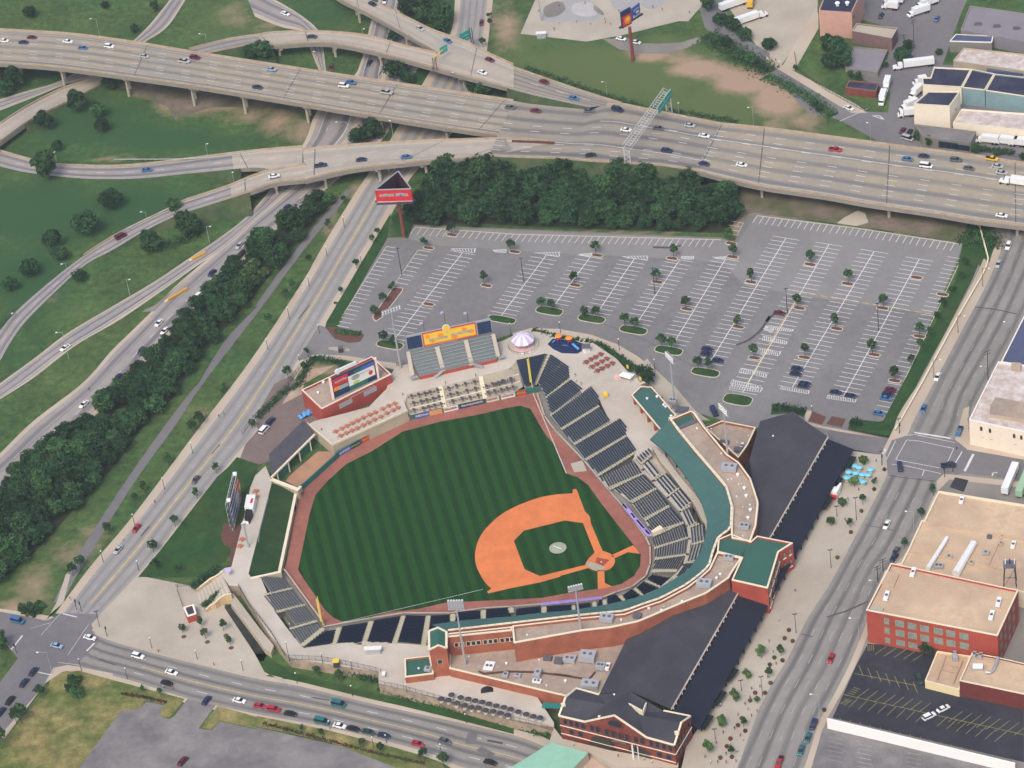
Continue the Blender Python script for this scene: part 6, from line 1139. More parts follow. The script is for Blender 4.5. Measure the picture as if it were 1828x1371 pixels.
def inside(p, poly):
    c = False; n = len(poly)
    for i in range(n):
        a, b = poly[i], poly[i-1]
        if (a.y > p.y) != (b.y > p.y) and p.x < (b.x-a.x)*(p.y-a.y)/(b.y-a.y)+a.x: c = not c
    return c
def scatter(s, gap, seed, cap):
    P = L(s, 0); rn = random.Random(seed); x0, x1 = min(p.x for p in P), max(p.x for p in P); y0, y1 = min(p.y for p in P), max(p.y for p in P); out = []
    for _ in range(9000):
        q = Vector((rn.uniform(x0, x1), rn.uniform(y0, y1), 0))
        if inside(q, P) and all((q-o).length > gap for o in out): out.append(q)
        if len(out) >= cap: break
    return out
WOOD = '0: 738,402 748,356 770,328 800,314 900,318 1000,322 1110,326 1200,330 1240,336 1285,352 1318,380 1306,406 1270,414 1000,407 850,401'
for q in scatter(WOOD, 5.1, 5, 140): tree('dark', q, RT.uniform(.72, 1.3), 'dark green broad tree in the dense wood beside the highway embankment', 'trees of the dense wood by the highway', fixed=True)
tree('dark', W(800, 322), 1.5, 'tallest dark tree rising at the left end of the dense wood'); tree('dark', W(1150, 325), 1.25, 'tall tree standing near the gantry foot in the dense wood')
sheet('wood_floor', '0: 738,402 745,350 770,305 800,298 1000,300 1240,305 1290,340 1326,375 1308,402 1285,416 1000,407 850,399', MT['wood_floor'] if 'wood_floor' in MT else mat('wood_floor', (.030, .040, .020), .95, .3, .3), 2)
STRIP = '0: 592,362 548,416 486,486 448,534 394,594 346,654 308,712 262,754 234,792 198,840 152,888 106,938 58,990 -10,1045 -30,920 -10,905 22,868 66,812 124,782 172,744 222,694 260,645 316,590 368,540 428,474 462,430 520,396 575,350'
for q in scatter(STRIP, 4.7, 6, 160):
    x, y = PJ(q); key = 'olive' if (440 < x < 490 and 480 < y < 530) or False else 'dark'
    tree(key, q, RT.uniform(.66, 1.15), 'yellow-green tree among the darker ones of the creek-side tree belt' if key == 'olive' else 'dark green tree in the long tree belt beside the interstate', 'trees of the long creek-side belt' if key == 'dark' else 'yellowish trees of the long belt', fixed=True)
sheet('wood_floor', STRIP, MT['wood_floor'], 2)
def lone(reg, items, label, key='lone', group=None, base=4.2):
    for it in items:
        x, y, r = it[:3]; px, py = REG[reg][0]+x/REG[reg][2], REG[reg][1]+y/REG[reg][2]; rm_ = r/REG[reg][2]/4.4; s = rm_/base*(1.25 if key in ('young', 'bright') else 1.08); p = W(px, py+rm_*2.6*(1 if key != 'bush' else .4)); tree(key, p, max(.25, s), label, group)
lone('1', [(335, 870, 85), (410, 1040, 50), (560, 740, 95), (700, 800, 75), (780, 600, 60), (730, 900, 60)], 'dark tree on the grass loop below the highway viaduct')
lone('1', [(350, 1200, 120)], 'big leafy tree overhanging the grassy loop ramp')
lone('1', [(955, 215, 40), (215, 95, 55), (1105, 50, 45), (750, 40, 35)], 'small dark tree on the meadow above the highway viaduct')
lone('1', [(100, 580, 95), (40, 650, 70), (20, 520, 60)], 'dark tree in the shade left of the ramps')
lone('1', [(1790, 370, 70)], 'dense tree left of the curved ramp abutment'); lone('2', [(60, 370, 85)], 'dense dark tree under the curved ramp viaduct')
lone('2', [(1000, 500, 95), (1080, 560, 60), (980, 265, 60)], 'leafy tree between the upper ramps'); lone('2', [(1100, 60, 90), (1230, 50, 120), (1310, 110, 110), (1320, 190, 70), (1180, 130, 80), (1060, 10, 60)], 'tall leafy tree of the grove beside the top ramp')
lone('2', [(820, 930, 95), (730, 980, 75), (880, 860, 50)], 'tree in the gap between the viaduct and the lower ramp'); lone('2', [(1620, 640, 75), (1540, 630, 55), (1720, 650, 40)], 'low tree below the merging ramp')
lone('2', [(1610, 320, 26), (1660, 120, 22), (1662, 182, 22)], 'small round tree beside the upper street', 'young', base=1.75)
lone('3', [(50, 640, 26), (115, 690, 42)], 'round tree in the gore between ramp and highway', 'bush', base=1.8); lone('3', [(180, 980, 28)], 'lone bush beside the brown wall between the carriageways', 'bush', base=1.8)
lone('3', [(1390, 40, 70), (1480, 150, 60), (1560, 190, 65), (1650, 250, 60), (1520, 310, 50), (1700, 430, 60), (1610, 410, 45), (1810, 310, 45), (1790, 490, 40), (1440, 290, 35)], 'tree beside the narrow lane near the skate park')
lone('4', [(25, 320, 55)], 'dark tree at the corner of the dusty yard'); lone('4', [(520, 360, 110), (430, 330, 70), (470, 440, 80), (560, 440, 70)], 'large tree beside the tall pink building'); lone('4', [(960, 400, 65), (1010, 340, 50)], 'dark round tree between the brick building and the street')
lone('4', [(840, 460, 28), (650, 545, 40), (600, 535, 30), (340, 740, 35), (370, 780, 30), (205, 480, 20), (1225, 370, 30)], 'small tree or shrub in the industrial blocks'); lone('4', [(1075, 975, 40), (1155, 1015, 42), (1485, 1065, 40), (1640, 1090, 30), (1820, 1120, 30)], 'round dark tree in front of the low rough roofed shop')
lone('5', [(800, 60, 90), (630, 235, 105), (380, 350, 85), (440, 440, 65), (220, 545, 75), (85, 660, 65)], 'dark spreading tree on the meadow left of the long ramp'); lone('5', [(1245, 120, 65), (1360, 250, 95), (1080, 370, 100), (1300, 190, 60)], 'leafy tree on the inner side of the long ramp'); lone('5', [(575, 600, 55)], 'small lone tree at the edge of the long ramp')
lone('6', [(520, 250, 26), (380, 495, 22), (260, 690, 26), (215, 750, 28), (95, 935, 28), (625, 70, 20)], 'young street tree on the grass between path and street', 'young', base=1.75)
lone('6', [(865, 300, 20), (830, 350, 20), (715, 530, 24), (605, 710, 18), (570, 800, 13)], 'young tree on the pavement beside the car park lawn', 'young', base=1.75)
lone('9', [(1580, 50, 30), (1420, 275, 34), (1370, 335, 30), (1200, 565, 28), (1030, 760, 26), (965, 840, 26), (775, 1055, 30), (575, 1290, 32), (520, 1345, 30)], 'young tree on the lower grass between path and street', 'young', base=1.75)
lone('9', [(1790, 300, 24), (1540, 625, 24), (1400, 805, 24), (1245, 1000, 26), (1090, 1180, 30), (1110, 1310, 26), (1275, 1325, 26)], 'young tree on the ballpark side pavement of the street', 'young', base=1.75); lone('6', [(370, 1150, 22), (230, 1310, 30), (345, 1250, 20)], 'young tree at the planted corner behind the picture board', 'young', base=1.75)
lone('h', [(200, 970, 42), (460, 890, 44), (515, 1050, 46), (760, 940, 48), (845, 1130, 46)], 'young tree in the paved plaza beside the moat', 'young', base=1.75)
for s_ in ('h: 215,1040', 'h: 465,955', 'h: 535,1112', 'h: 788,1022', 'h: 858,1192'): p = L(s_, .16)[0]; sheet('planting_bed', [(p.x+.95*math.cos(a), p.y+.95*math.sin(a)) for a in np.linspace(0, 6.28, 10, endpoint=False)], MT['mulch'], 10)
lone('13', [(290, 855, 30), (155, 1030, 45), (15, 1210, 45), (120, 1040, 30)], 'small tree on the dry corner lawn', 'young', base=1.75); lone('13', [(540, 760, 50), (560, 840, 50), (500, 800, 40)], 'leafy shrub on the dry corner lawn', 'bush', base=1.8); lone('13', [(1010, 820, 16), (1140, 855, 20)], 'tiny conifer beside the car park entrance', 'young', base=1.75)
lone('13', [(15, 485, 70)], 'dark tree cut by the left picture edge'); lone('13', [(200, 250, 50), (260, 270, 45), (160, 235, 40), (290, 230, 40)], 'shrub at the end of the footpath beside the crossroads', 'bush', base=1.8)
lone('14', [(470, 1135, 20), (760, 1215, 22), (890, 1245, 22), (325, 1100, 16), (1195, 1310, 28), (1335, 1340, 30)], 'young tree on the verge below the parked cars', 'young', base=1.75); lone('14', [(600, 745, 26), (440, 705, 26)], 'small tree on the slope below the retaining wall', 'young', base=1.75)
def lone_e(reg, items, label, key, base=1.8):
    for x, y, r in items:
        px, py = REG[reg][0]+x/REG[reg][2], REG[reg][1]+y/REG[reg][2]; rm_ = r/REG[reg][2]/3.9; p = W(px, py+rm_*3.2, zE(px, py)); tree(key, p, rm_/base, label)
lone_e('15', [(1770, 560, 34), (1675, 715, 30), (1590, 875, 34), (1495, 1055, 34), (1400, 1235, 34)], 'bright green young tree on the plaza beside the black roof', 'bright'); lone_e('12', [(460, 985, 30), (540, 850, 32), (690, 555, 34), (625, 705, 34)], 'bright green young tree near the blue umbrellas', 'bright')
lone_e('12', [(765, 700, 22), (685, 840, 24), (595, 1005, 24)], 'slim dark tree at the kerb of the avenue plaza', 'young'); lone_e('15', [(1740, 900, 20), (1645, 1065, 24), (1555, 1265, 24)], 'slim dark tree at the lower kerb of the avenue', 'young'); lone_e('16', [(105, 555, 26), (20, 715, 26)], 'slim dark kerb tree below the entrance block', 'young')
lone_e('12', [(1185, 775, 26), (1100, 930, 26), (980, 1150, 26)], 'dark street tree along the tan warehouse wall', 'young'); lone_e('o', [(700, 740, 70), (790, 760, 60), (730, 700, 60)], 'dark tree against the three storey brick building', 'lone', 4.2)
# leafy hedges and scrub that nobody could count
def scrub(name, s, w_, h, n, mt, seed, z=0.0, qs=.3):
    P, ln = resample(L(s, z), 60, False); rn = random.Random(seed); V = []; F = []
    for k in range(n):
        x = rn.uniform(0, 58.99); i = int(x); a, b = Vector(P[i]), Vector(P[i+1]); c = a+(b-a)*(x-i); d = (b-a).normalized(); sd_ = Vector((-d.y, d.x, 0)); amp = .55+.45*math.sin(x*2.3+seed)*math.sin(x*.9)
        o = c+sd_*rn.gauss(0, .33)*w_+Vector((0, 0, abs(rn.random())**.7*h*amp)); n_ = Vector((rn.gauss(0, .7), rn.gauss(0, .7), 1)).normalized(); u = n_.orthogonal().normalized(); v = n_.cross(u); q = qs*rn.uniform(.6, 1.4); i0 = len(V); V += [tuple(o-u*q-v*q), tuple(o+u*q-v*q*.7), tuple(o+u*q*.8+v*q), tuple(o-u*q*.8+v*q*.7)]; F.append((i0, i0+1, i0+2, i0+3))
    me = bpy.data.meshes.new(name); me.from_pydata(V, [], F); me.materials.append(MT[mt]); o = bpy.data.objects.new(name, me); COL.objects.link(o); return o
def stuff(o, label, cat): return tag(o, label, cat, kind='stuff')
stuff(scrub('roadside_scrub', '3: 100,480 330,565 480,620 700,690 950,770 1180,800 1340,820 1600,870', 3, 1.3, 1500, 'leaf_mid', 3), 'rough green scrub growing along the upper edge of the highway', 'scrub')
stuff(scrub('roadside_scrub', '4: 0,545 150,620 300,690 380,760 470,830', 5, 2.2, 1800, 'leaf_mid', 4), 'tangled scrub on the bank above the narrow lane', 'scrub')
stuff(scrub('roadside_scrub', '3: 1380,260 1500,330 1620,400 1828,520', 9, 3.0, 2600, 'leaf_mid', 8), 'thick scrub along the lower side of the lane by the dirt slope', 'scrub')
stuff(scrub('roadside_scrub', '4: 1340,1040 1500,1060 1760,1090', 3, 2, 900, 'leaf_mid', 9), 'planting in front of the cream hall and its lorries', 'scrub')
stuff(scrub('roadside_scrub', '8: 1390,380 1480,300 1560,300 1600,420', 8, 2.2, 1400, 'leaf_mid', 10), 'scrub at the corner of the lawn below the highway bridge', 'scrub')
stuff(scrub('roadside_scrub', '5: 1250,130 1350,180 1420,300 1200,380 1020,400', 5, 2.4, 1400, 'leaf_mid', 12), 'undergrowth beneath the trees inside the long ramp', 'scrub')
stuff(scrub('roadside_scrub', '2: 700,960 820,960 900,930', 8, 2.2, 1000, 'leaf_mid', 13), 'undergrowth below the viaduct between the roads', 'scrub')
0 and stuff(scrub('tall_grass', '0: 20,1000 80,950 150,890 230,810 300,730 380,650 470,550 560,450', 7, 1.0, 3000, 'leaf_mid', 14), 'rough grass fringe below the long tree belt', 'grass')
tag(scrub('hedge', 'i: 395,135 520,165 640,200 780,235 930,255 1080,275 1200,300 1300,375 1420,450 1560,545 1680,650 1740,730', 1.8, 1.6, 4200, 'leaf_dark', 5, ZC-.6, .22), 'long dark hedge curving round the playground and table terrace', 'hedge')
tag(scrub('hedge', 'i: 1600,620 1700,600 1780,690 1700,730', 3.2, 3.4, 1500, 'leaf_dark', 6, ZC-1, .25), 'clump of dark shrubs at the end of the long hedge', 'hedge')
tag(scrub('hedge', '14: 870,810 1050,870 1250,910 1400,950 1600,1000 1828,1060 15: 150,1110 280,1150', 2.0, 2.0, 3000, 'leaf_mid', 7, .2, .24), 'leafy creeper planting at the foot of the long retaining wall', 'hedge')
tag(scrub('hedge', '14: 400,645 520,670 640,690 760,735 860,760', 1.6, 2.6, 1500, 'leaf_dark', 8, .6, .22), 'dark creeper over the retaining wall by the concourse gate', 'hedge')
tag(scrub('hedge', '9: 1828,250 10: 20,240 100,160 200,60 300,20 6: 400,1180 560,1200 620,1230', 2.5, 2.2, 2200, 'leaf_dark', 9, 0, .25), 'dark shrub border wrapped round the service yard corner', 'hedge')
tag(scrub('hedge', '12: 40,175 100,170 180,185 270,205', 3, 1.6, 900, 'leaf_dark', 10, 0, .25), 'dark rounded shrubs behind the train shed gable', 'hedge'); tag(scrub('hedge', '12: 600,265 660,285 640,320', 3, 1.4, 500, 'leaf_dark', 11, .5, .25), 'clipped shrubs on the lawn corner right of the planting beds', 'hedge')
tag(scrub('hedge', '6: 560,990 640,1000 740,1010', 2, 1.6, 700, 'leaf_mid', 12, 0, .25), 'row of shrubs in the mulch corner of the car park', 'hedge')
tag(scrub('planter_hedge', '13: 860,845 1020,870 1180,910', 1.0, .9, 420, 'leaf_red' if 'leaf_red' in MT else leafmat('leaf_red', (.10, .03, .03), (.05, .06, .03)).name, 12, 0, .22), 'short row of reddish shrubs behind the old lot kerb', 'hedge')
tag(scrub('planter_hedge', '14: 50,1055 400,1150 800,1255 1200,1345', 1.0, .9, 1100, 'leaf_red', 13, 0, .2), 'long row of reddish shrubs between verge and old lot', 'hedge')
# car park islands
def isle(s, mt, lx, ly, trees, label_t, gl):
    p = L(s, 0)[0]; a = math.atan2(TD.y, TD.x); ring = []
    for k in range(16):
        t_ = 2*math.pi*k/16; c, s2 = math.cos(t_), math.sin(t_); x = lx/2*math.copysign(abs(c)**.6, c); y = ly/2*math.copysign(abs(s2)**.6, s2); ring.append(Vector((p.x+x*math.cos(a)-y*math.sin(a), p.y+x*math.sin(a)+y*math.cos(a), .22)))
    mb = MB(); mb.prism(ring, 0, MT['curb']); I = inset(ring, .3); mb.poly([q+Vector((0, 0, .03)) for q in I], MT[mt]); struct('kerbed_island', mb)
    for q in trees: pp = L(q, 0)[0]; tree('young', W(*PX(q)[0][:2][:1], PX(q)[0][1]+9, 0), 1.25, label_t)
for s_, q in (('7: 605,450', '7: 595,405'), ('7: 1135,472', '7: 1148,435'), ('7: 1565,462', '7: 1572,425'), ('7: 1555,365', '7: 1540,320'), ('7: 20,425', '7: -5,392'), ('6: 1225,398', '6: 1205,360'), ('6: 1390,305', '6: 1390,275')): isle(s_, 'mulch', 5.0, 2.4, [q], 'young tree on a back row island of the car park', 0)
for s_, q in (('7: 450,662', '7: 445,622'), ('7: 1030,640', '7: 1025,600'), ('7: 1240,832', '7: 1235,792'), ('7: 1695,640', '7: 1700,602'), ('7: 1605,958', '7: 1595,912'), ('7: 1720,1178', '7: 1718,1143'), ('6: 1635,665', '6: 1618,622'), ('8: 310,515', '8: 318,468'), ('8: 575,652', '8: 582,610'), ('8: 235,825', '8: 222,783'), ('8: 825,825', '8: 832,783'), ('8: 500,970', '8: 492,925'), ('8: 270,1175', '8: 275,1135'), ('8: 765,1155', '8: 752,1108'), ('8: 1085,1025', '8: 1088,983'), ('8: 910,1340', '8: 912,1300')): isle(s_, 'mulch', 5.0, 2.4, [q], 'young tree on a middle island of the car park', 0)
for s_ in ('6: 1225,797', '8: 1065,608', '8: 1250,728'): isle(s_, 'mulch', 5.0, 2.4, [], '', 0)
for s_, q in (('7: 265,845', ['7: 215,805', '7: 288,812']), ('7: 565,900', ['7: 510,852', '7: 600,876']), ('7: 862,980', ['7: 803,918', '7: 875,946']), ('7: 1112,1125', ['7: 1063,1065', '7: 1135,1092']), ('7: 1372,1280', ['7: 1320,1218', '7: 1393,1238']), ('6: 950,1085', ['6: 910,1038', '6: 970,1058'])): isle(s_, 'lawn', 11.5, 5.0, q, 'young tree on a grass island facing the ballpark', 0)
isle('11: 1602,115', 'lawn', 11.5, 6.5, [], '', 0); isle('6: 1745,905', 'lawn', 12, 4.5, [], '', 0)
mb = MB(); r_ = L('6: 830,900 825,880 960,690 970,672 1045,680 1040,700 900,885 850,918', .22); mb.prism(r_, 0, MT['curb']); mb.poly([q+Vector((0, 0, .03)) for q in inset(r_, .35)], MT['mulch']); struct('kerbed_island', mb)
for q in ('6: 965,668', '6: 903,755', '6: 848,850'): tree('young', W(PX(q)[0][0], PX(q)[0][1]+9), 1.15, 'young tree on the long mulch island near the street')
for q in ('8: 1385,595', '8: 1325,690', '8: 1255,790', '8: 1215,880', '8: 1170,1000', '8: 1095,1090', '8: 1030,1200', '8: 1410,500'): tree('young', W(PX(q)[0][0], PX(q)[0][1]+8), 1.0, 'thin young tree on the lawn edge right of the car park')
# ================================================================ vehicles
CARC = {'w': ((.80, .80, .78), 'white'), 's': ((.42, .43, .44), 'silver'), 'k': ((.012, .012, .014), 'black'), 'n': ((.018, .030, .085), 'navy blue'), 'b': ((.05, .15, .34), 'blue'), 'l': ((.26, .38, .52), 'pale blue'), 'r': ((.42, .015, .03), 'red'), 'm': ((.13, .012, .035), 'maroon'), 'g': ((.02, .06, .05), 'dark green'), 't': ((.02, .14, .15), 'teal'), 'e': ((.10, .105, .12), 'grey'), 'y': ((.75, .45, .03), 'yellow')}
for k_, (c_, n_) in CARC.items(): mat('car_'+k_, c_, .35, .04, 2, spec=.5)
mat('car_glass', (.015, .018, .024), .2, .1, 1); mat('tyre', (.015, .015, .015), .9, .1, 2); mat('rim', (.3, .3, .3), .5, .1, 2)
def body(mb, prof, w_, mt, zt=None):
    """prof: [(x, z_bottom, z_top, half-width factor)] sections along the car"""
    R_ = []
    for x, zb, zt_, k in prof: h = w_/2*k; R_.append([Vector((x, -h, zb)), Vector((x, -h, zb+(zt_-zb)*.6)), Vector((x, -h*.86, zt_)), Vector((x, h*.86, zt_)), Vector((x, h, zb+(zt_-zb)*.6)), Vector((x, h, zb))])
    for a, b in zip(R_, R_[1:]):
        for i in range(5): mb.face([a[i], a[i+1], b[i+1], b[i]][::-1], mt)
    mb.face(R_[0][::-1][::-1], mt); mb.face(R_[-1][::-1], mt)
TYPES = {
 'sedan': (4.7, 1.8, [(-2.35, .35, .80, .9), (-2.2, .3, .98, .98), (-1.3, .3, 1.02, 1), (1.0, .3, .98, 1), (2.1, .3, .82, .96), (2.35, .35, .65, .86)], [(-1.75, .98, .86), (-1.05, 1.42, .74), (.35, 1.44, .74), (1.25, .96, .86)]),
 'suv': (4.8, 1.9, [(-2.4, .4, 1.05, .92), (-2.3, .35, 1.15, .98), (1.1, .35, 1.12, 1), (2.2, .35, 1.0, .96), (2.4, .4, .85, .88)], [(-2.3, 1.12, .9), (-2.05, 1.72, .8), (.4, 1.74, .8), (1.25, 1.1, .88)]),
 'van': (5.2, 2.0, [(-2.6, .4, 1.1, .94), (-2.5, .35, 1.2, 1), (1.7, .35, 1.15, 1), (2.4, .35, 1.0, .96), (2.6, .4, .85, .9)], [(-2.55, 1.18, .96), (-2.5, 2.05, .88), (1.0, 2.05, .86), (1.95, 1.12, .9)]),
 'pickup': (5.4, 1.95, [(-2.7, .45, 1.05, .96), (-2.6, .4, 1.1, 1), (1.2, .4, 1.1, 1), (2.5, .4, 1.0, .97), (2.7, .45, .9, .9)], [(-.7, 1.08, .92), (-.55, 1.75, .8), (.75, 1.76, .8), (1.45, 1.08, .9)])}
CPROTO = {}
def car_proto(ty, ck):
    if (ty, ck) in CPROTO: return CPROTO[(ty, ck)]
    l, w_, prof, gl = TYPES[ty]; t = emp({'sedan': 'car', 'suv': 'sport_utility_car', 'van': 'van', 'pickup': 'pickup_truck'}[ty]); mt = MT['car_'+ck]; mb = MB(); body(mb, prof, w_, mt)
    if ty == 'pickup': mb.box((-1.7, 0, 1.13), (1.7, w_*.8, .04), 0, MT['tyre'])
    part('body', mb, t); mb = MB(); R_ = [[Vector((x, -w_/2*k, z)), Vector((x, w_/2*k, z))] for x, z, k in gl]
    for (a, b), m_ in zip(zip(R_, R_[1:]), (MT['car_glass'], mt, MT['car_glass'])): mb.face([a[0], b[0], b[1], a[1]][::-1], m_)
    for s in (0, 1): mb.face([r[s] for r in R_][::(1 if s else -1)], MT['car_glass'])
    part('cabin', mb, t)
    for x in (-l*.31, l*.31):
        for y in (-1, 1): mb = MB(); mb.tube((x, y*(w_/2-.22), .33), (x, y*(w_/2+.02), .33), .34, n=10, mt=MT['tyre']); mb.tube((x, y*(w_/2+.02), .33), (x, y*(w_/2+.03), .33), .18, n=8, mt=MT['rim']); part('wheel', mb, t)
    mb = MB(); 
    for y in (-1, 1): mb = MB(); mb.box((l/2-.08, y*w_*.33, .68), (.1, .3, .14), 0, MT['white_metal']); part('headlight', mb, t)
    for y in (-1, 1): mb = MB(); mb.box((-l/2+.04, y*w_*.35, .78), (.1, .28, .16), 0, MT['car_r']); part('tail_light', mb, t)
    CPROTO[(ty, ck)] = [t, False]; return CPROTO[(ty, ck)]
def car(px, py, ty, ck, where, rd=None, zf=None, d=None, sgn=1, state='driving'):
    z = zf(px, py) if callable(zf) else (zf or 0.1); p = W(px, py+1.2, z)
    if rd is not None:
        best = min(range(rd.n-1), key=lambda i: ((rd.A[i][0]+rd.B[i][0])/2-p.x)**2+((rd.A[i][1]+rd.B[i][1])/2-p.y)**2); c0 = rd.at(best/(rd.n-1), .5); c1 = rd.at((best+1)/(rd.n-1), .5); v = c1-c0
        ii = best; u_ = 0
        zz = [rd.at(best/(rd.n-1), u) for u in (0, .5, 1)]; z = zz[1].z; p = W(px, py+1.2, z); e = rd.at(best/(rd.n-1), 1)-rd.at(best/(rd.n-1), 0); u_ = (p-rd.at(best/(rd.n-1), 0)).dot(e)/e.length_squared; z = rd.at(best/(rd.n-1), min(1, max(0, u_))).z; p = W(px, py+1.2, z)
    else: v = W(px+d[0], py+d[1])-W(px, py)
    a = math.atan2(v.y, v.x)+(0 if sgn > 0 else math.pi); pr = car_proto(ty, ck)
    if not pr[1]: o = pr[0]; pr[1] = True; o.location = p+Vector((0, 0, .09)); o.rotation_euler = (0, 0, a)
    else: o = copy_tree(pr[0], p+Vector((0, 0, .09)), a)
    for k in ('group', 'label'):
        if k in o: del o[k]
    o['category'] = {'sedan': 'car', 'suv': 'car', 'van': 'van', 'pickup': 'pickup'}[ty]
    lab(o, f"{CARC[ck][1]} {dict(sedan='car', suv='tall estate car', van='van', pickup='pickup')[ty]} {where}", px); return o
def cars(reg, items, where, rd=None, **k):
    for it in items:
        x, y, ck, ty = it[:4]; car(REG[reg][0]+x/REG[reg][2], REG[reg][1]+y/REG[reg][2], ty, ck, where, rd, sgn=(it[4] if len(it) > 4 else 1), **k)
S_, U_, V_, P_K = 'sedan', 'suv', 'van', 'pickup'
wh = 'driving on the long highway viaduct'
cars('1', [(30, 292, 'w', S_), (170, 305, 'n', S_), (230, 270, 'm', S_), (483, 298, 'w', S_), (590, 344, 'b', S_), (778, 332, 'w', U_), (1025, 402, 's', S_), (1310, 438, 's', P_K), (1385, 412, 'm', U_), (1828, 622, 'n', S_)], wh, RM)
cars('2', [(110, 495, 'l', S_), (625, 612, 'w', U_), (675, 587, 'b', S_), (930, 660, 's', P_K), (1805, 765, 'e', S_)], wh, RM)
cars('2', [(400, 265, 'g', S_)], 'on the curved upper ramp', RN1); cars('2', [(828, 32, 'n', S_), (1165, 205, 's', S_), (1362, 293, 'b', S_), (1660, 427, 'm', S_), (1608, 518, 'w', S_)], 'on the straight descending ramp', RN2)
cars('2', [(210, 100, 'w', S_), (535, 485, 'm', S_)], 'on the narrow road under the upper ramp', H1); cars('2', [(805, 450, 'n', S_)], 'in the shade between the upper ramp and the viaduct', E1); cars('2', [(915, 8, 'w', S_)], 'beside the ramp at the top edge', H2)
cars('2', [(1600, 165, 'm', S_)], 'on the upper street by the green sign', S1)
cars('2', [(130, 1252, 'w', S_), (460, 1178, 'n', P_K), (750, 1137, 'n', S_), (1068, 1117, 'b', S_)], 'on the curved ramp viaduct', RS)
cars('1', [(1045, 1210, 'b', S_)], 'on the grassy loop ramp', RC); cars('5', [(860, 318, 'm', V_)], 'on the long sweeping ramp', RD)
cars('3', [(230, 584, 'm', S_), (440, 700, 'b', S_), (750, 784, 'n', V_)], 'on the asphalt ramp merging below the dry slope', RN)
cars('3', [(170, 790, 'm', S_), (550, 790, 'e', S_), (810, 925, 'w', S_), (1040, 913, 'e', S_), (1262, 894, 's', S_), (560, 1104, 'k', S_), (1100, 1074, 'n', U_)], 'on the asphalt highway stretch above the wood', RE)
wb = 'on the wide bridge at the right'
cars('3', [(1365, 967, 'w', S_), (1365, 1166, 'n', S_), (1630, 1173, 'w', S_)], wb, RB); cars('4', [(490, 1066, 'r', P_K), (1003, 1133, 'b', S_), (1120, 1112, 'n', S_), (1135, 1181, 'w', V_), (1345, 1139, 'e', U_), (1438, 1198, 'e', S_), (1600, 1131, 'y', P_K), (1640, 1183, 's', S_), (1670, 1229, 's', S_)], wb, RB); cars('8', [(1670, 170, 'w', S_)], wb, RB)
cars('5', [(465, 1108, 'w', S_)], 'on the left interstate carriageway', E1)
cars('5', [(1700, 382, 's', S_), (1715, 447, 'k', U_), (1505, 578, 'n', S_), (1578, 578, 'w', S_), (1400, 748, 'w', U_), (1130, 932, 'w', S_), (1170, 988, 'w', S_), (1005, 1128, 'n', S_), (838, 1318, 'n', S_)], 'on the right interstate carriageway', F1)
cars('6', [(218, 114, 'n', S_)], 'on the interstate under the tree belt top', F1); cars('9', [(598, 150, 'w', S_), (418, 327, 'w', S_), (195, 535, 'w', S_), (45, 785, 'b', S_)], 'on the interstate lower left', F1)
cars('9', [(1390, 685, 'e', S_), (970, 1030, 'r', S_), (840, 1182, 's', S_)], 'on the diagonal street', S1)
cars('13', [(128, 332, 'b', V_), (405, 508, 'l', S_), (640, 450, 'w', S_)], 'at the lower left crossroads', d=(1, .25), zf=.13)
cars('13', [(982, 582, 'w', U_), (1218, 697, 'w', S_), (1188, 773, 'k', S_), (1700, 897, 'w', S_)], 'on the lower street', S2); cars('13', [(240, 690, 'n', S_), (175, 770, 'n', S_), (75, 895, 'k', S_), (10, 975, 'n', S_)], 'queuing at the lower left crossroads', d=(1, -1.25), zf=.13)
cars('13', [(1468, 895, 'n', S_)], 'turning out of the old car park', d=(1, -1.3), zf=.1); cars('13', [(1300, 1325, 'm', S_)], 'alone in the old car park', d=(1, -1.1), zf=.1)
cars('14', [(30, 935, 'r', S_), (130, 960, 'r', U_), (248, 990, 'k', S_), (470, 1047, 't', V_), (595, 1076, 'w', S_), (695, 1097, 'k', S_), (800, 1120, 'g', S_), (910, 1145, 'n', S_), (1150, 1204, 'r', S_)], 'parked along the kerb of the lower street', S2)
cars('14', [(590, 924, 't', V_), (1343, 1183, 'e', S_), (1665, 1335, 'k', S_)], 'driving on the lower street', S2)
cars('16', [(460, 598, 'r', S_), (95, 1335, 'r', P_K)], 'on the avenue', MS); cars('16', [(335, 1070, 'n', U_), (297, 1162, 't', S_), (247, 1250, 't', S_)], 'parked at the avenue kerb by the white wall', MS); cars('12', [(855, 1005, 'w', S_)], 'driving on the avenue by the plaza', MS); cars('8', [(1717, 387, 'w', U_), (1647, 514, 's', S_), (1215, 1315, 'w', S_)], 'on the upper avenue', MS)
cars('12', [(1115, 182, 'b', S_), (1370, 343, 'b', P_K)], 'on the upper avenue', MS); cars('12', [(918, 1195, 'e', S_), (905, 1240, 'n', S_)], 'parked by the tan warehouse', MS)
cars('12', [(950, 597, 'n', U_)], 'turning at the avenue crossing', d=(.22, 1), zf=ZE+.13); cars('12', [(1292, 584, 'n', P_K)], 'crossing the avenue', d=(1, -.05), zf=ZE+.13)
cars('16', [(1085, 750, 'g', U_)], 'parked beside the cream annex', d=(.45, 1), zf=ZE+.1); cars('16', [(1155, 1010, 'w', U_), (1255, 955, 'w', S_)], 'standing in the black lot', d=(1, -.5), zf=ZE+.1)
cars('7', [(1388, 1118, 'n', S_), (1380, 1152, 'n', S_), (1462, 1198, 'n', S_)], 'parked at the near end of a middle row', d=(1, .17), zf=.08); cars('8', [(95, 862, 'm', S_)], 'alone by the yellow line in the car park', d=(1, .17), zf=.08)
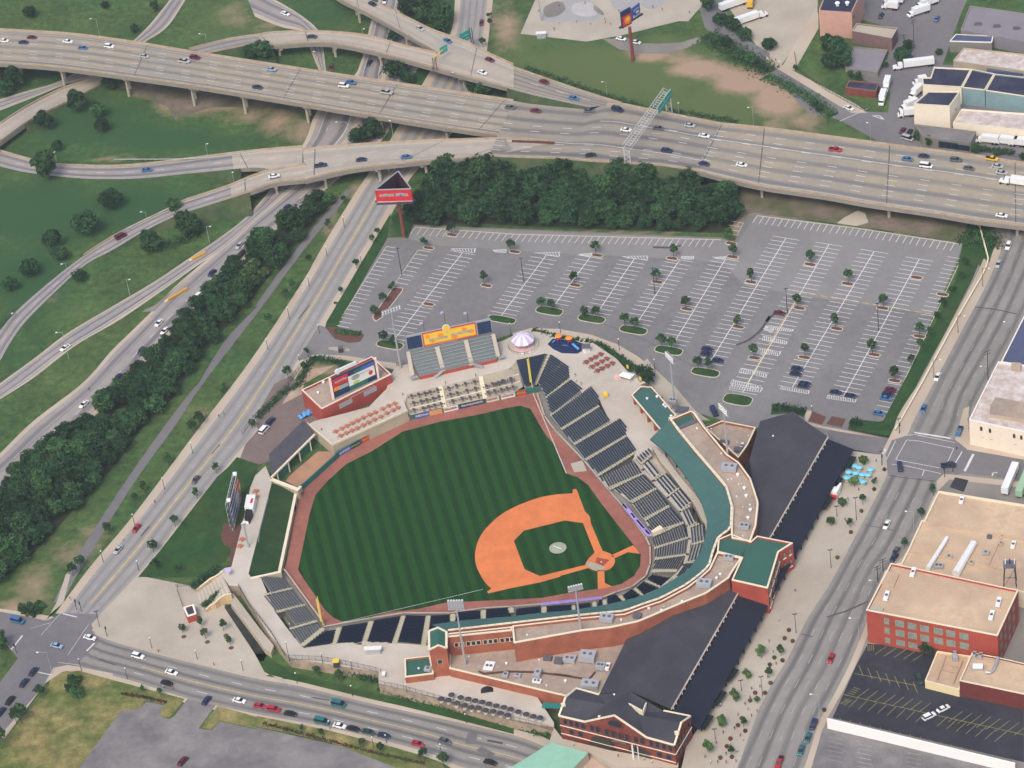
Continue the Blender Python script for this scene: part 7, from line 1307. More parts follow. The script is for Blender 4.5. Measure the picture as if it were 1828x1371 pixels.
cars('8', [(220, 1257, 'n', S_), (210, 1293, 'n', S_), (275, 1363, 'n', S_)], 'parked in the right half of the car park', d=(1, .17), zf=.08); cars('12', [(265, 20, 'n', S_), (495, 66, 'n', S_), (600, 90, 'n', S_)], 'parked beside the hatched row ends', d=(1, .17), zf=.08)
cars('12', [(885, 47, 'm', S_), (865, 78, 'n', S_), (850, 108, 'b', S_), (800, 214, 'b', S_)], 'parked in the lower right corner of the car park', d=(1, .17), zf=.08)
cars('11', [(1435, 205, 'n', V_)], 'standing by the service gate', d=(.55, 1), zf=.1); cars('10', [(105, 272, 'n', U_), (60, 332, 'w', V_)], 'in the service yard', d=(1, -1.1), zf=.14)
cars('3', [(775, 278, 'w', S_), (880, 303, 'w', S_)], 'parked on the gravel drive', d=(1, .2), zf=.1); cars('4', [(585, 770, 'w', S_)], 'on the narrow industrial lane', d=(1, .4), zf=.12)
cars('4', [(968, 928, 'm', S_), (1018, 940, 'k', S_)], 'parked by the rough roofed shop', d=(.6, -1), zf=.1); cars('4', [(1003, 987, 's', V_)], 'parked by the rough roofed shop', d=(1, .3), zf=.1); cars('4', [(815, 112, 'n', S_), (1210, 135, 'b', S_), (1020, 415, 'e', S_), (1150, 437, 'w', P_K)], 'in the industrial streets', d=(.4, -1), zf=.1)
# lorries
def lorry(s, d, lbox, ty, label, ck='w', zf=.1, tractor=True):
    px, py, _ = PX(s)[0]; z = zf; p = W(px, py, z); v = W(px+d[0], py+d[1])-W(px, py); t = emp('lorry', p, math.atan2(v.y, v.x), label, 'lorry'); mb = MB()
    mb.box((-lbox/2, 0, 2.5), (lbox, 2.5, 2.7), 0, MT['car_'+ck]); part('cargo_box', mb, t)
    mb = MB(); mb.box((-lbox/2, 0, .95), (lbox, 1.0, .3), 0, MT['tyre']); part('chassis', mb, t)
    if tractor:
        mb = MB(); body(mb, [(.5, .7, 2.9, .95), (2.4, .7, 2.9, .95), (2.75, .7, 1.9, .95), (4.4, .7, 1.75, .85), (4.7, .7, 1.3, .8)] if lbox > 8 else [(.2, .6, 2.5, .95), (1.4, .6, 2.5, .95), (1.9, .6, 1.6, .95), (2.5, .6, 1.4, .9)], 2.4, MT['car_w']); part('cab', mb, t)
        mb = MB(); x = 2.6 if lbox > 8 else 1.65; mb.box((x, 0, 2.25 if lbox > 8 else 2.0), (.5, 2.0, .7), 0, MT['car_glass']); part('windscreen', mb, t)
    for x in ([-lbox+1, -lbox+2.3]+([1.0, 3.9] if tractor and lbox > 8 else ([1.2] if tractor else [-1.5]))):
        for y in (-1, 1): mb = MB(); mb.tube((x, y*.95, .5), (x, y*1.25, .5), .5, n=10, mt=MT['tyre']); part('wheel', mb, t)
lorry('4: 1735,1305', (-1, -.15), 14, 0, 'white articulated lorry entering the bridge at the right edge', zf=7.7); lorry('4: 975,485', (-1, .12), 13, 0, 'white articulated lorry backed in above the dark roofs')
lorry('4: 850,640', (-.3, 1), 6, 0, 'upper white box lorry parked by the hut'); lorry('4: 820,735', (-.3, 1), 6, 0, 'lower white box lorry parked by the hut'); lorry('4: 1080,600', (-1, .2), 3.5, 0, 'small white lorry at the upper loading door')
lorry('4: 1045,690', (-.7, .6), 6, 0, 'white box lorry at the middle loading door'); lorry('4: 985,780', (-.9, .4), 6, 0, 'white box lorry at the third loading door'); lorry('4: 975,825', (-1, .1), 5, 0, 'lowest white box lorry at the loading doors')
lorry('4: 860,60', (-1, -.1), 5, 0, 'white lorry in the upper industrial yard'); lorry('4: 880,15', (-1, -.1), 6, 0, 'white lorry at the top edge of the yard'); lorry('4: 1040,115', (-.9, .3), 8, 0, 'white lorry standing near the long blank wall'); lorry('4: 1100,55', (-.9, .3), 8, 0, 'white lorry behind the other near the blank wall')
lorry('3: 1745,130', (1, -.35), 13, 0, 'white articulated trailer nearer the lane in the dusty yard'); lorry('3: 1660,20', (1, -.35), 13, 0, 'farther white trailer in the dusty yard', tractor=False); lorry('3: 1700,10', (.2, -1), 7, 0, 'yellow box lorry at the top edge of the dusty yard', 'y')
lorry('4: 1530,1010', (-1, -.1), 7, 0, 'left white box lorry behind the green fence'); lorry('4: 1660,1020', (-1, -.1), 7, 0, 'middle white box lorry behind the green fence'); lorry('4: 1760,1030', (-1, -.1), 5, 0, 'right white box lorry behind the green fence')
lorry('12: 1690,800', (-.42, 1), 15, 0, 'long white trailer parked above the tan warehouse', zf=ZE, tractor=False); lorry('12: 1790,820', (-.42, 1), 13, 0, 'pale green trailer beside the long white trailer', 'lg' if False else 'w', zf=ZE, tractor=False)
o = [x for x in sc.objects if x.get('label') == 'pale green trailer beside the long white trailer'][0]; o.children[0].data.materials[0] = mat('pale_green', (.33, .50, .33), .6, .05, 1)
# ================================================================ moat, stair and booth at the left field plaza
uz = Vector((0, 0, 1))
sheet('moat', 'h: 770,650 850,585 1340,1290 1300,1371 1245,1371', MT['moat'], 10)
mb = MB(); P = [W(x, y, 2.4) for x, y, _ in PX('h: 880,440 1000,600 1240,920 1440,1160 1400,1260 1310,1200 1080,890 850,585')]; mb.poly(P, MT['concrete']); mb.walls(P, 0, MT['beige_wall']); tag(mb.build('lower_ledge'), 'pale sloping ledge between the dark moat and the fenced concourse', 'ledge')
st = emp('grand_stair', (0, 0, 0), 0, 'broad pale stairway between wavy walls climbing from plaza to concourse', 'stairs')
A0, A1 = W(*PX('h: 395,440')[0][:2], .1), W(*PX('h: 470,690')[0][:2], .1); B0, B1 = W(*PX('h: 735,190')[0][:2], ZC), W(*PX('h: 850,430')[0][:2], ZC); mb = MB()
for k in range(16):
    t0, t1 = k/16, (k+1)/16; z = ZC*(k+1)/16; q = [A0.lerp(B0, t0), A1.lerp(B1, t0), A1.lerp(B1, t1), A0.lerp(B0, t1)]; mb.prism([Vector((p.x, p.y, z+.02)) for p in q], 0, MT['concrete'] if k % 2 else MT['concourse_floor'])
part('steps', mb, st)
for s_, sg in (('h: 385,400,1.6 450,345,2.4 520,290,3.1 580,240,3.8 640,215,4.4 740,150,5.2', 1), ('h: 512,668,1.6 570,610,2.3 640,575,3 700,510,3.7 770,465,4.5 860,450,5.2', 1)):
    p = L(s_); mb = MB()
    for a, b in zip(p, p[1:]): mb.beam(a-uz*.12, b-uz*.12, .45, .24, MT['cream']); n = Vector((-(b-a).y, (b-a).x, 0)).normalized()*.2; mb.prism([a-n-uz*.24, b-n-uz*.24, b+n-uz*.24, a+n-uz*.24], 0, MT['tan_wall'] if 'tan_wall' in MT else mat('tan_wall', (.55, .40, .22), .9, .1, .5))
    part('wavy_wall', mb, st)
tag(scrub('hedge', 'h: 350,400 420,300 500,240 600,170 700,110', 2.2, 2.6, 1300, 'leaf_dark', 21, 1.5, .22), 'dark planting behind the upper wavy wall of the stairway', 'hedge'); tag(scrub('hedge', 'h: 470,640 560,570 680,470 800,390', 1.4, 2.0, 1000, 'leaf_mid', 22, 1.8, .22), 'green planting along the lower wavy wall of the stairway', 'hedge')
bo = emp('ticket_booth', (0, 0, 0), 0, 'small square brick pavilion with a white rim on the plaza', 'booth'); parapet_roof(bo, L('h: 208,642 262,765 385,725 345,600', 3.4), 0, 'brick_red', 'dark_roof', 'white_cap', .55, .5); mb = MB(); mb.prism(L('h: 208,660 262,785 385,745 345,620', .8), 0, MT['beige_wall']); part('plinth', mb, bo)
mb = MB(); mb.prism([W(x, y, ZC+2.6) for x, y, _ in PX('h: 765,108 850,108 852,158 800,172')], ZC+2.45, MT['p_lilac']); [mb.tube(W(x, y, ZC), W(x, y, ZC)+uz*2.5, .06, n=5, mt=MT['steel']) for x, y, _ in PX('h: 775,190 845,195')]; tag(mb.build('awning'), 'lilac square canopy at the top of the broad stairway', 'canopy')
mb = MB(); mb.beam(W(*PX('h: 115,340')[0][:2], 2), W(*PX('h: 335,335')[0][:2], 2), .1, .1, MT['steel_dark']); 
def fence(label, s, z, h=1.3, gap=2.4, dark=True, name='fence'):
    P = L(s, z); m1 = MT['steel_dark' if dark else 'steel']; t = emp(name, (0, 0, 0), 0, label, 'fence'); r = MB(); q = MB()
    for a, b in zip(P, P[1:]):
        for zz in (.15, h): r.beam(a+uz*zz, b+uz*zz, .07, .07, m1)
        n = max(1, int((b-a).length/.45)); g = max(1, int(gap/.45))
        for k in range(n+1):
            c = a+(b-a)*k/n; w2 = .12 if k % g == 0 else .03; (q).beam(c, c+uz*(h+(.12 if k % g == 0 else 0)), w2, w2, m1)
    part('rail', r, t); part('picket_run', q, t); return t
fence('black railing round the small brick pavilion on the plaza', 'h: 310,340 115,372 130,430 210,655', 0, 1.4)
fence('long black fence along the concourse edge above the moat', 'h: 965,365 1100,600 1400,990 1600,1310', ZC, 1.5); fence('black railing on the retaining wall beside the lower street', '14: 240,600 470,610 640,640 872,692', ZC, 2.0); fence('black railing at the edge of the lower umbrella terrace', '14: 872,778 1050,815 1320,890 1600,965 1828,1035 15: 120,1060 290,1105', ZC, 1.8)
fence('thin fence along the pavement by the service yard', '6: 380,1195 320,1240 230,1371 10: 60,180 0,240 9: 1740,330 1720,360', .1, 1.8, dark=True); fence('pale low railing behind the slate bench seats', 'e: 585,400 560,480 520,640 480,800 470,915', ZC, 1.1, dark=False)
for i, s_ in enumerate(('6: 1050,1215 1000,1240 1130,1270', '4: 1520,1075 1790,1115', '4: 200,385 220,500 420,640 640,760 710,795', '5: 0,960 110,860')): fence(('short fence behind the bleachers', 'dark fence in front of the parked box lorries', 'long fence beside the narrow industrial lane', 'short crash rail at the low end of the long ramp')[i], s_, .1, 1.6)
# ---------------------------------------------------------------- centre field bleachers and orange board
section('large silver bleacher stand below the orange board', 'b: 350,1008,6.2 1620,718,6.2 1545,315,11.6 170,600,11.6', 'b: 350,1008 1620,718', 'bleachers', 'bleacher' if 'bleacher' in MT else mat('bleacher', (.36, .40, .40), .5, .08, 1, metal=.2).name, 'bleacher_floor' if 'bleacher_floor' in MT else mat('bleacher_floor', (.15, .17, .175), .8, .1, 1).name, pitch=1.1, bench=True, gap=0)
bl = emp('bleacher_frame', (0, 0, 0), 0, 'grey stepped walkways and red apron of the bleacher stand', 'bleachers')
for s_, w2 in (('b: 240,1010,6.3 170,620,11.8', 1.5), ('b: 735,900,6.3 640,540,11.8', 1.7), ('b: 1200,800,6.3 1110,430,11.8', 1.7), ('b: 1640,700,6.3 1555,330,11.8', 1.5)):
    a, b = L(s_); mb = MB(); mb.beam(a, b, w2, .3, MT['concrete']); part('walkway', mb, bl)
for s_ in ('b: 735,920 735,960', 'b: 1200,820 1205,850'):
    a, b = L(s_, 6.0); mb = MB(); mb.box(a, (1.9, 1.6, .3), .3, MT['concrete']); part('landing', mb, bl)
for s_ in ('b: 720,940,6 600,1040,4.6', 'b: 1240,830,6 1400,870,4.6', 'b: 200,1050,6 320,1030,5.6', 'b: 1640,720,6 1750,690,5.6'): a, b = L(s_); mb = MB(); mb.beam(a, b, 1.5, .25, MT['steel']); part('side_stair', mb, bl)
mb = MB(); mb.prism(L('b: 350,1040 1620,750 1560,400 230,640', 5.6), ZC-.1, MT['brick_red']); part('red_apron', mb, bl)
def board(t, a, b, h, mt, thick=.5, name='board', out=0):
    ux = (b-a).normalized(); nn = Vector((ux.y, -ux.x, 0)); mb = MB(); c = (a+b)/2+uz*h/2-nn*thick/2+nn*out; mb.box(c, ((b-a).length, thick, h), math.atan2(ux.y, ux.x), MT[mt]); return part(name, mb, t), ux, nn
ob = emp('scoreboard', (0, 0, 0), 0, 'long orange and yellow board with navy ends above the silver bleachers', 'scoreboard')
a, b = W(*PX('b: 165,590')[0][:2], 11.9), W(*PX('b: 1545,300')[0][:2], 11.9)
_, ux, nn = board(ob, a, b, 6.4, 'steel', .6, 'back_frame'); wl, hb = (b-a).length, 6.0
for u0, u1, v0, v1, c_, o_ in ((.005, .175, .02, .95, 'navy', .05), (.835, .995, .02, .95, 'navy', .05), (.19, .82, -.02, 1.06, 'red', .12), (.20, .81, .06, .98, 'orange', .15), (.205, .805, .14, .94, 'gold' if False else 'yellow', .18)): panel(ob, a, ux, uz, u0, u1, v0, v1, MT['p_'+c_], o_, wl=wl, hb=hb)
mb = MB(); strokes(mb, a+ux*wl*.24+uz*hb*.2, ux, (uz+ux*.0), wl*.26, hb*.45, MT['p_white'], 21, 9, .15, .3); part('script_lettering', mb, ob); mb = MB(); strokes(mb, a+ux*wl*.50+uz*hb*.25, ux, uz, wl*.29, hb*.5, MT['p_white'], 22, 9, .15, .3); part('script_lettering', mb, ob)
for u0, v0, r_ in ((.3, .35, .03), (.4, .62, .035), (.56, .3, .04), (.68, .7, .03), (.76, .45, .03), (.25, .7, .025)): panel(ob, a, ux, uz, u0-r_, u0+r_, v0-.16, v0+.16, MT['p_orange'], .22, wl=wl, hb=hb, ell=True)
mb = MB(); c = a+ux*wl*.475+uz*hb*1.12; mb.tube(c+nn*.1, c+nn*.45, 1.55, n=20, mt=MT['p_cream']); mb.tube(c+nn*.46, c+nn*.5, 1.2, n=20, mt=MT['p_yellow']); part('round_emblem', mb, ob)
for u in (.05, .2, .4, .6, .8, .95): q = a+ux*wl*u-nn*.8; mb = MB(); mb.tube((q.x, q.y, 0), (q.x, q.y, 17.5), .2, n=6, mt=MT['steel']); part('column', mb, ob)
for i, s_ in enumerate(('6: 1185,925', '6: 1332,850', '6: 1497,855')):
    p = L(s_, 20)[0]; t = emp('flag', (0, 0, 0), 0, ('left', 'middle', 'right')[i]+' small blue flag on a pole above the orange board', 'flag'); mb = MB(); mb.tube((p.x, p.y, 14), (p.x, p.y, 20.6), .09, n=5, mt=MT['steel_dark']); part('pole', mb, t); mb = MB(); mb.face([p+uz*.5, p+Vector((-1.5, .1, .1)), p+Vector((-1.4, 0, -.8)), p+uz*-.4], MT['p_lilac']); mb.face([p+uz*-.4, p+Vector((-1.4, 0, -.8)), p+Vector((-1.5, .1, .1)), p+uz*.5], MT['p_lilac']); part('cloth', mb, t)
# ---------------------------------------------------------------- left field scoreboard, kiosk
ls = emp('scoreboard', (0, 0, 0), 0, 'tall left field scoreboard seen edge-on from its pale trussed back', 'scoreboard')
a, b = W(*PX('e: 175,745')[0][:2], 1.0), W(*PX('e: 255,400')[0][:2], 1.0); _, ux, nn = board(ls, a, b, 12, 'hvac_dark', .4, 'board_back'); wl = (b-a).length
for sg in (1, -1):
    mb = MB()
    for k in range(9): q = a+ux*wl*k/8-nn*(.35+sg*.75); mb.beam(q, q+uz*12, .14, .14, MT['hvac']); 
    for k in range(5): mb.beam(a-nn*(.35+sg*.75)+uz*(1+2.6*k), b-nn*(.35+sg*.75)+uz*(1+2.6*k), .14, .14, MT['white_metal'])
    part('truss', mb, ls)
for u0, u1, v0, v1, c_ in ((.02, .98, .55, .98, 'navy'), (.05, .6, .1, .5, 'blue'), (.62, .98, .1, .5, 'white'), (.62, .95, .55, .9, 'red'), (.7, .9, .62, .8, 'yellow')): panel(ls, a, ux, uz, u0, u1, v0, v1, MT['p_'+c_], .05+.01*len(kids(ls)), wl=wl, hb=12)
mb = MB(); nb = -ux.cross(uz); mb.face([b+nb*.78+uz*1, a+nb*.78+uz*1, a+nb*.78+uz*9, b+nb*.78+uz*9][::1], MT['p_sky'] if False else MT['steel']); part('back_panel', mb, ls)
for q in (a+ux*1.5, b-ux*.3): mb = MB(); mb.box(q+uz*12.4, (1.4, 1.4, .8), 0, MT['white_metal']); part('lamp_housing', mb, ls)
for k in (0, .35, .7, 1): q = a+ux*wl*k-nn*.35; mb = MB(); mb.tube((q.x, q.y, 0), (q.x, q.y, 1.2), .3, n=6, mt=MT['steel']); part('leg', mb, ls)
s2 = emp('advert_panel', (0, 0, 0), 0, 'narrow slanting red and yellow sign beyond the left field scoreboard', 'sign'); a, b = W(*PX('e: 262,410')[0][:2], 1.5), W(*PX('e: 262,300')[0][:2], 1.5); board(s2, a, b, 5.6, 'p_red', .6, 'panel_body'); mb = MB(); mb.box((a+b)/2+uz*4, ((b-a).length*.6, .8, 1.2), math.atan2((b-a).y, (b-a).x), MT['p_yellow']); part('yellow_band', mb, s2)
ki = emp('kiosk', (0, 0, 0), 0, 'white roofed kiosk with red lettering and a dark front on the left field walk', 'kiosk'); P = L('e: 328,345 432,345 402,502 300,490', ZC+3); mb = MB(); mb.prism([p for p in P], ZC, MT['white_metal']); part('body', mb, ki); mb = MB(); c = sum(P, Vector())/4; mb.box(c+Vector((.7, 0, .04)), (.9, 2.6, .04), -.2, MT['p_red']); part('lettering', mb, ki)
mb = MB(); mb.prism(L('e: 318,505 385,495 395,545 350,640 300,610', ZC+2.2), ZC, MT['p_black']); part('dark_front', mb, ki); mb = MB(); mb.prism(L('e: 280,662 355,665 380,590 372,588 345,655 280,650', ZC+1.0), ZC, MT['white_metal']); part('white_counter', mb, ki)
sheet('planting_bed', 'e: 60,680 150,690 240,690 270,700 160,1180 120,1180 150,960 70,940 30,860', MT['mulch'], 12)
# ---------------------------------------------------------------- carousel, playground, tents, tables
p = L('i: 292,300', ZC)[0]; cr = emp('carousel', p, 0, 'round carousel under a purple and white striped conical roof', 'carousel'); n = 16
for k in range(n):
    a, b = 2*math.pi*k/n, 2*math.pi*(k+1)/n; mb = MB(); A, B = Vector((4.5*math.cos(a), 4.5*math.sin(a), 3.0)), Vector((4.5*math.cos(b), 4.5*math.sin(b), 3.0)); A2, B2 = Vector((2.6*math.cos(a), 2.6*math.sin(a), 4.7)), Vector((2.6*math.cos(b), 2.6*math.sin(b), 4.7)); mt = MT['p_lilac' if k % 2 else 'p_white']
    mb.face([A, B, B2, A2], mt); mb.face([A2, B2, (0, 0, 5.5)], mt); mb.face([A-uz*.45, B-uz*.45, B, A], mt); part('roof_segment', mb, cr)
mb = MB(); mb.tube((0, 0, 0), (0, 0, .4), 4.2, n=20, mt=MT['p_pink']); part('platform', mb, cr); mb = MB(); mb.tube((0, 0, 0), (0, 0, 4), .8, n=10, mt=MT['p_cream']); part('centre_drum', mb, cr)
mb = MB(); [mb.tube((3.8*math.cos(2*math.pi*k/12), 3.8*math.sin(2*math.pi*k/12), .2), (3.8*math.cos(2*math.pi*k/12), 3.8*math.sin(2*math.pi*k/12), 3.1), .08, n=5, mt=MT['p_cream']) for k in range(12)]; part('pole_ring', mb, cr)
mb = MB(); ring = [p+Vector((6*math.cos(t_), 6*math.sin(t_), 0)) for t_ in np.linspace(math.pi*.95, math.pi*2.1, 16)]
for a, b in zip(ring, ring[1:]): mb.beam(a+uz*1, b+uz*1, .07, .07, MT['steel_dark']); mb.beam(a, a+uz*1.05, .1, .1, MT['steel_dark'])
for k in (6, 8, 10): mb.beam(ring[k]+uz*.55, ring[k+1]+uz*.55, .08, .7, MT['p_white'])
tag(mb.build('curved_fence'), 'curved fence with white panels round the carousel', 'fence')
sheet_p = MB(); sheet_p.poly(L('i: 570,290 630,225 780,240 900,255 1010,290 965,375 920,400 740,395 640,350', ZC+.04), MT['play_blue'] if 'play_blue' in MT else mat('play_blue', (.012, .025, .085), .8, .15, .5)); struct('playground_surface', sheet_p)
pg = emp('play_tower', (0, 0, 0), 0, 'blue playground climber with two round orange roofs and a blue slide', 'play equipment')
for s_ in ('i: 705,255', 'i: 828,278'):
    q = L(s_, ZC)[0]; mb = MB(); mb.tube(q+uz*2.6, q+uz*3.3, 1.45, .25, 12, MT['p_orange']); part('orange_roof', mb, pg); mb = MB(); mb.box(q+uz*1.2, (1.5, 1.5, .15), .3, MT['p_red']); [mb.beam(q+Vector((i*.7, j*.7, 0)), q+Vector((i*.7, j*.7, 2.7)), .12, .12, MT['p_blue']) for i in (-1, 1) for j in (-1, 1)]; part('tower_frame', mb, pg)
for a, b in ((L('i: 862,285', ZC+1.3)[0], L('i: 935,350', ZC+.2)[0]), (L('i: 650,250', ZC+1.2)[0], L('i: 635,265', ZC+.2)[0])): mb = MB(); mb.beam(a, b, .8, .35, MT['p_sky']); part('slide', mb, pg)
mb = MB(); mb.beam(L('i: 745,300', ZC+1)[0], L('i: 810,310', ZC+1)[0], .5, .2, MT['p_blue']); part('bridge', mb, pg)
q = L('i: 1025,375', ZC)[0]; mb = MB(); mb.box(q+uz*1.2, (2.2, 1.8, 2.4), .6, MT['p_white']); mb.prism([q+Vector((x, y, 2.6)) for x, y in ((-1.8, -1.2), (1.6, -1.6), (1.8, 1.2), (-1.4, 1.6))], ZC+2.45, MT['hvac_dark']); tag(mb.build('kiosk'), 'small white kiosk with a grey roof beside the playground', 'kiosk')
q = L('i: 1500,700', ZC)[0]; te = emp('tent', q, R(-38), 'white peaked tent on the right field terrace', 'tent'); mb = MB(); c4 = [Vector((x, y, 2.2)) for x, y in ((-2.6, -1.8), (2.6, -1.8), (2.6, 1.8), (-2.6, 1.8))]
for a, b in zip(c4, c4[1:]+c4[:1]): mb.face([a, b, Vector((b.x*.4, 0, 3.2)), Vector((a.x*.4, 0, 3.2))], MT['p_white'])
part('canopy', mb, te); mb = MB(); [mb.tube((p_.x, p_.y, 0), p_, .06, n=5, mt=MT['steel']) for p_ in c4]; part('legs', mb, te); mb = MB(); mb.box((-3.6, -.6, .5), (2.6, 1.6, 1.0), .3, MT['p_pink']); part('counter', mb, te)
for i, (s_, z) in enumerate((('i: 1245,900', ZC), ('i: 1505,575', ZC), ('i: 1655,715', ZC))):
    q = L(s_, z)[0]; t = emp('cart', q, .3, ('low yellow cart beside the white canopies', 'yellow sign stand in the hedge gap', 'yellow banner stand near the hedge end')[i], 'cart'); mb = MB(); mb.box((0, 0, .9), (1.6 if i == 0 else .5, 2.0 if i == 0 else 1.0, 1.2), 0, MT['p_yellow']); part('body', mb, t); mb = MB(); [mb.tube((x, y, 0), (x, y, .4), .18, n=7, mt=MT['tyre_p'] if 'tyre_p' in MT else mat('tyre_p', (.02, .02, .02), .9, 0)) for x in (-.5, .5) for y in (-.6, .6)][:0]; mb.box((0, 0, .15), (.4, 1.2, .3), 0, MT['p_black']); part('base', mb, t)
def parasol(s, z, r, mt, base, cat='umbrella', group=None, h=2.3, kind='parasol', tri=8):
    px, py, _ = PX(s)[0]; p = W(px, py, z+h); key = ('par', mt, r); 
    if key not in CP2:
        t = emp(kind); mb = MB(); mb.tube((0, 0, h-.15), (0, 0, h+.3), r, .06, tri, MT[mt], cap=False); mb.tube((0, 0, h-.16), (0, 0, h+.28), r*.98, .05, tri, MT[mt], cap=False); part('canopy', mb, t); mb = MB(); mb.tube((0, 0, 0), (0, 0, h), .05, n=5, mt=MT['steel']); part('pole', mb, t); mb = MB(); mb.tube((0, 0, .7), (0, 0, .76), r*.55, n=10, mt=MT['p_cream']); part('table_top', mb, t); CP2[key] = [t, False]
    pr = CP2[key]; loc = Vector((p.x, p.y, z))
    if not pr[1]: o = pr[0]; pr[1] = True; o.location = loc
    else: o = copy_tree(pr[0], loc)
    for k in ('label', 'group'):
        if k in o: del o[k]
    o['category'] = cat; lab(o, base, px, group); return o
CP2 = {}
for x, y in ((620, 577), (657, 590), (738, 604), (583, 622), (632, 630), (680, 640), (720, 642), (568, 662), (607, 662), (650, 678), (685, 690)): parasol(f'12: {x},{y}', ZE, 1.3, 'para_blue' if 'para_blue' in MT else mat('para_blue', (.20, .58, .72), .7, .05, 1).name, 'light blue parasol over a plaza table', group='light blue parasols')
for x, y in ((410, 895), (488, 908), (522, 850), (577, 942), (622, 880), (663, 967), (705, 897), (738, 988), (780, 915), (817, 993), (857, 930), (892, 1018), (930, 950), (975, 1030), (1010, 970), (1055, 1050), (1092, 987), (1135, 1070), (1165, 1007), (1248, 1035), (1335, 1062), (1412, 1085), (1485, 1100)): parasol(f'g: {x},{y}', ZC, 1.2, 'para_dark' if 'para_dark' in MT else mat('para_dark', (.055, .055, .065), .8, .2, 3).name, 'dark parasol over a terrace table', group='dark parasols on the lower terrace')
TP = {}
def table(s, z, r, mt, base, group, rz=0, square=True, x=0):
    px, py, _ = PX(s)[0]; p = W(px, py, z+.6); key = (mt, r)
    if key not in TP:
        t = emp('picnic_table'); mb = MB()
        if square: mb.box((0, 0, .74), (r*1.5, r*1.5, .08), 0, MT[mt])
        else: mb.tube((0, 0, .7), (0, 0, .78), r*.62, n=12, mt=MT[mt])
        part('table_top', mb, t); mb = MB(); mb.tube((0, 0, 0), (0, 0, .7), .09, n=6, mt=MT['steel_dark']); part('pedestal', mb, t)
        for k in range(4): a = math.pi/2*k; mb = MB(); mb.box((r*1.08*math.cos(a), r*1.08*math.sin(a), .42), (r*.32, r*.8, .07), a, MT[mt]); mb.box((r*1.08*math.cos(a), r*1.08*math.sin(a), .2), (.06, .06, .4), a, MT['steel_dark']); part('seat', mb, t)
        TP[key] = [t, False]
    pr = TP[key]; loc = Vector((p.x, p.y, z))
    if not pr[1]: o = pr[0]; pr[1] = True; o.location = loc; o.rotation_euler = (0, 0, rz)
    else: o = copy_tree(pr[0], loc, rz)
    for k in ('label', 'group'):
        if k in o: del o[k]
    o['category'] = 'picnic table'; lab(o, base, px, group)
mat('tbl_red', (.26, .07, .055), .8, .1, 2); mat('tbl_orange', (.50, .16, .08), .8, .1, 2); mat('tbl_grey', (.085, .075, .095), .7, .15, 2)
for x, y in ((1188, 403), (1127, 437), (1074, 463), (1018, 495), (1258, 456), (1200, 488), (1142, 518), (1087, 548), (1322, 508), (1264, 540), (1203, 568), (1150, 595)): table(f'i: {x},{y}', ZC, 1.05, 'tbl_red', 'dark red picnic table near the white tent', 'dark red picnic tables', R(20))
for i, (x, y) in enumerate(((590, 1280), (683, 1237), (763, 1197), (843, 1157), (923, 1115), (1010, 1070), (1110, 1025), (1197, 990), (1308, 935), (1400, 890), (1492, 855))): table(f'a: {x},{y}', 4.9, .95, 'tbl_orange', 'orange picnic table in the back row of the deck', 'orange picnic tables', R(25))
for i, (x, y) in enumerate(((665, 1345), (752, 1305), (838, 1265), (918, 1230), (1010, 1185), (1093, 1143), (1183, 1098), (1280, 1055), (1373, 1000), (1467, 957), (1540, 918))): table(f'a: {x},{y}', 4.9, .95, 'tbl_orange', 'orange picnic table in the front row of the deck', 'orange picnic tables', R(25))
for z, row, nm in ((4.0, ((245, 190), (335, 170), (412, 155), (480, 140), (572, 115), (710, 90), (808, 60), (920, 35), (1035, 10), (1185, 65), (1262, 38), (1340, 22), (1410, 5), (1495, 0)), 'back'), (3.4, ((272, 275), (365, 255), (435, 240), (518, 220), (590, 200), (735, 170), (820, 152), (940, 122), (1045, 95), (1210, 145), (1290, 128), (1372, 112), (1445, 92), (1520, 78)), 'middle'), (2.8, ((275, 365), (392, 345), (462, 325), (535, 308), (618, 290), (762, 252), (880, 222), (980, 207), (1080, 182)), 'front')):
    for x, y in row: table(f'm: {x},{y}', z, 1.15, 'tbl_grey', f'dark round table in the {nm} row of the terrace', 'dark round tables on the terrace', R(10), False)
for i, (x, y) in enumerate(((1305, 40), (1385, 0), (1490, -30))): table(f'm: {x},{y}', 4.2, 1.15, 'tbl_grey', 'dark round table by the upper stair of the terrace', 'dark round tables on the terrace', 0, False)
for i, s_ in enumerate(('e: 435,300', 'e: 440,362', 'e: 272,862', 'e: 250,940')): table(s_, ZC, 1.0, 'tbl_orange', 'orange table along the left field walk', 'orange tables on the left field walk', R(10))
# small booths
for s_, sz, lb, m_ in (('14: 828,520', (6, 1.8, 2.3), 'long white roofed drinks cart behind the navy seats', 'p_white'), ('14: 565,610', (2.2, 2.0, 2.6), 'small dark booth with a yellow top at the concourse railing', 'p_yellow'), ('3: 205,232', (4.6, 2.2, 2.6), 'white roofed stall at the edge of the skate park', 'p_white'), ('6: 598,1100', (1.9, 2.0, 2.2), 'dark guard booth on a pale traffic island', 'hvac_dark'), ('14: 905,700', (1.2, 2, 1.2), 'white bench like stand near the ticket wing', 'p_white')):
    x, y, _ = PX(s_)[0]; z = 0 if s_[0] in '36' else ZC; q = W(x, y, z+sz[2]); t = emp('booth', Vector((q.x, q.y, z)), R(-8), lb, 'booth'); mb = MB(); mb.box((0, 0, sz[2]*.45), (sz[0]*.85, sz[1]*.8, sz[2]*.9), 0, MT['steel_dark' if m_ != 'p_white' else 'hvac']); part('body', mb, t); mb = MB(); mb.box((0, 0, sz[2]), (sz[0], sz[1], .2), 0, MT[m_]); part('roof', mb, t)
sheet('traffic_island', '6: 515,1100 620,1095 665,1115 660,1130 570,1125 515,1115', MT['concrete'], 8)
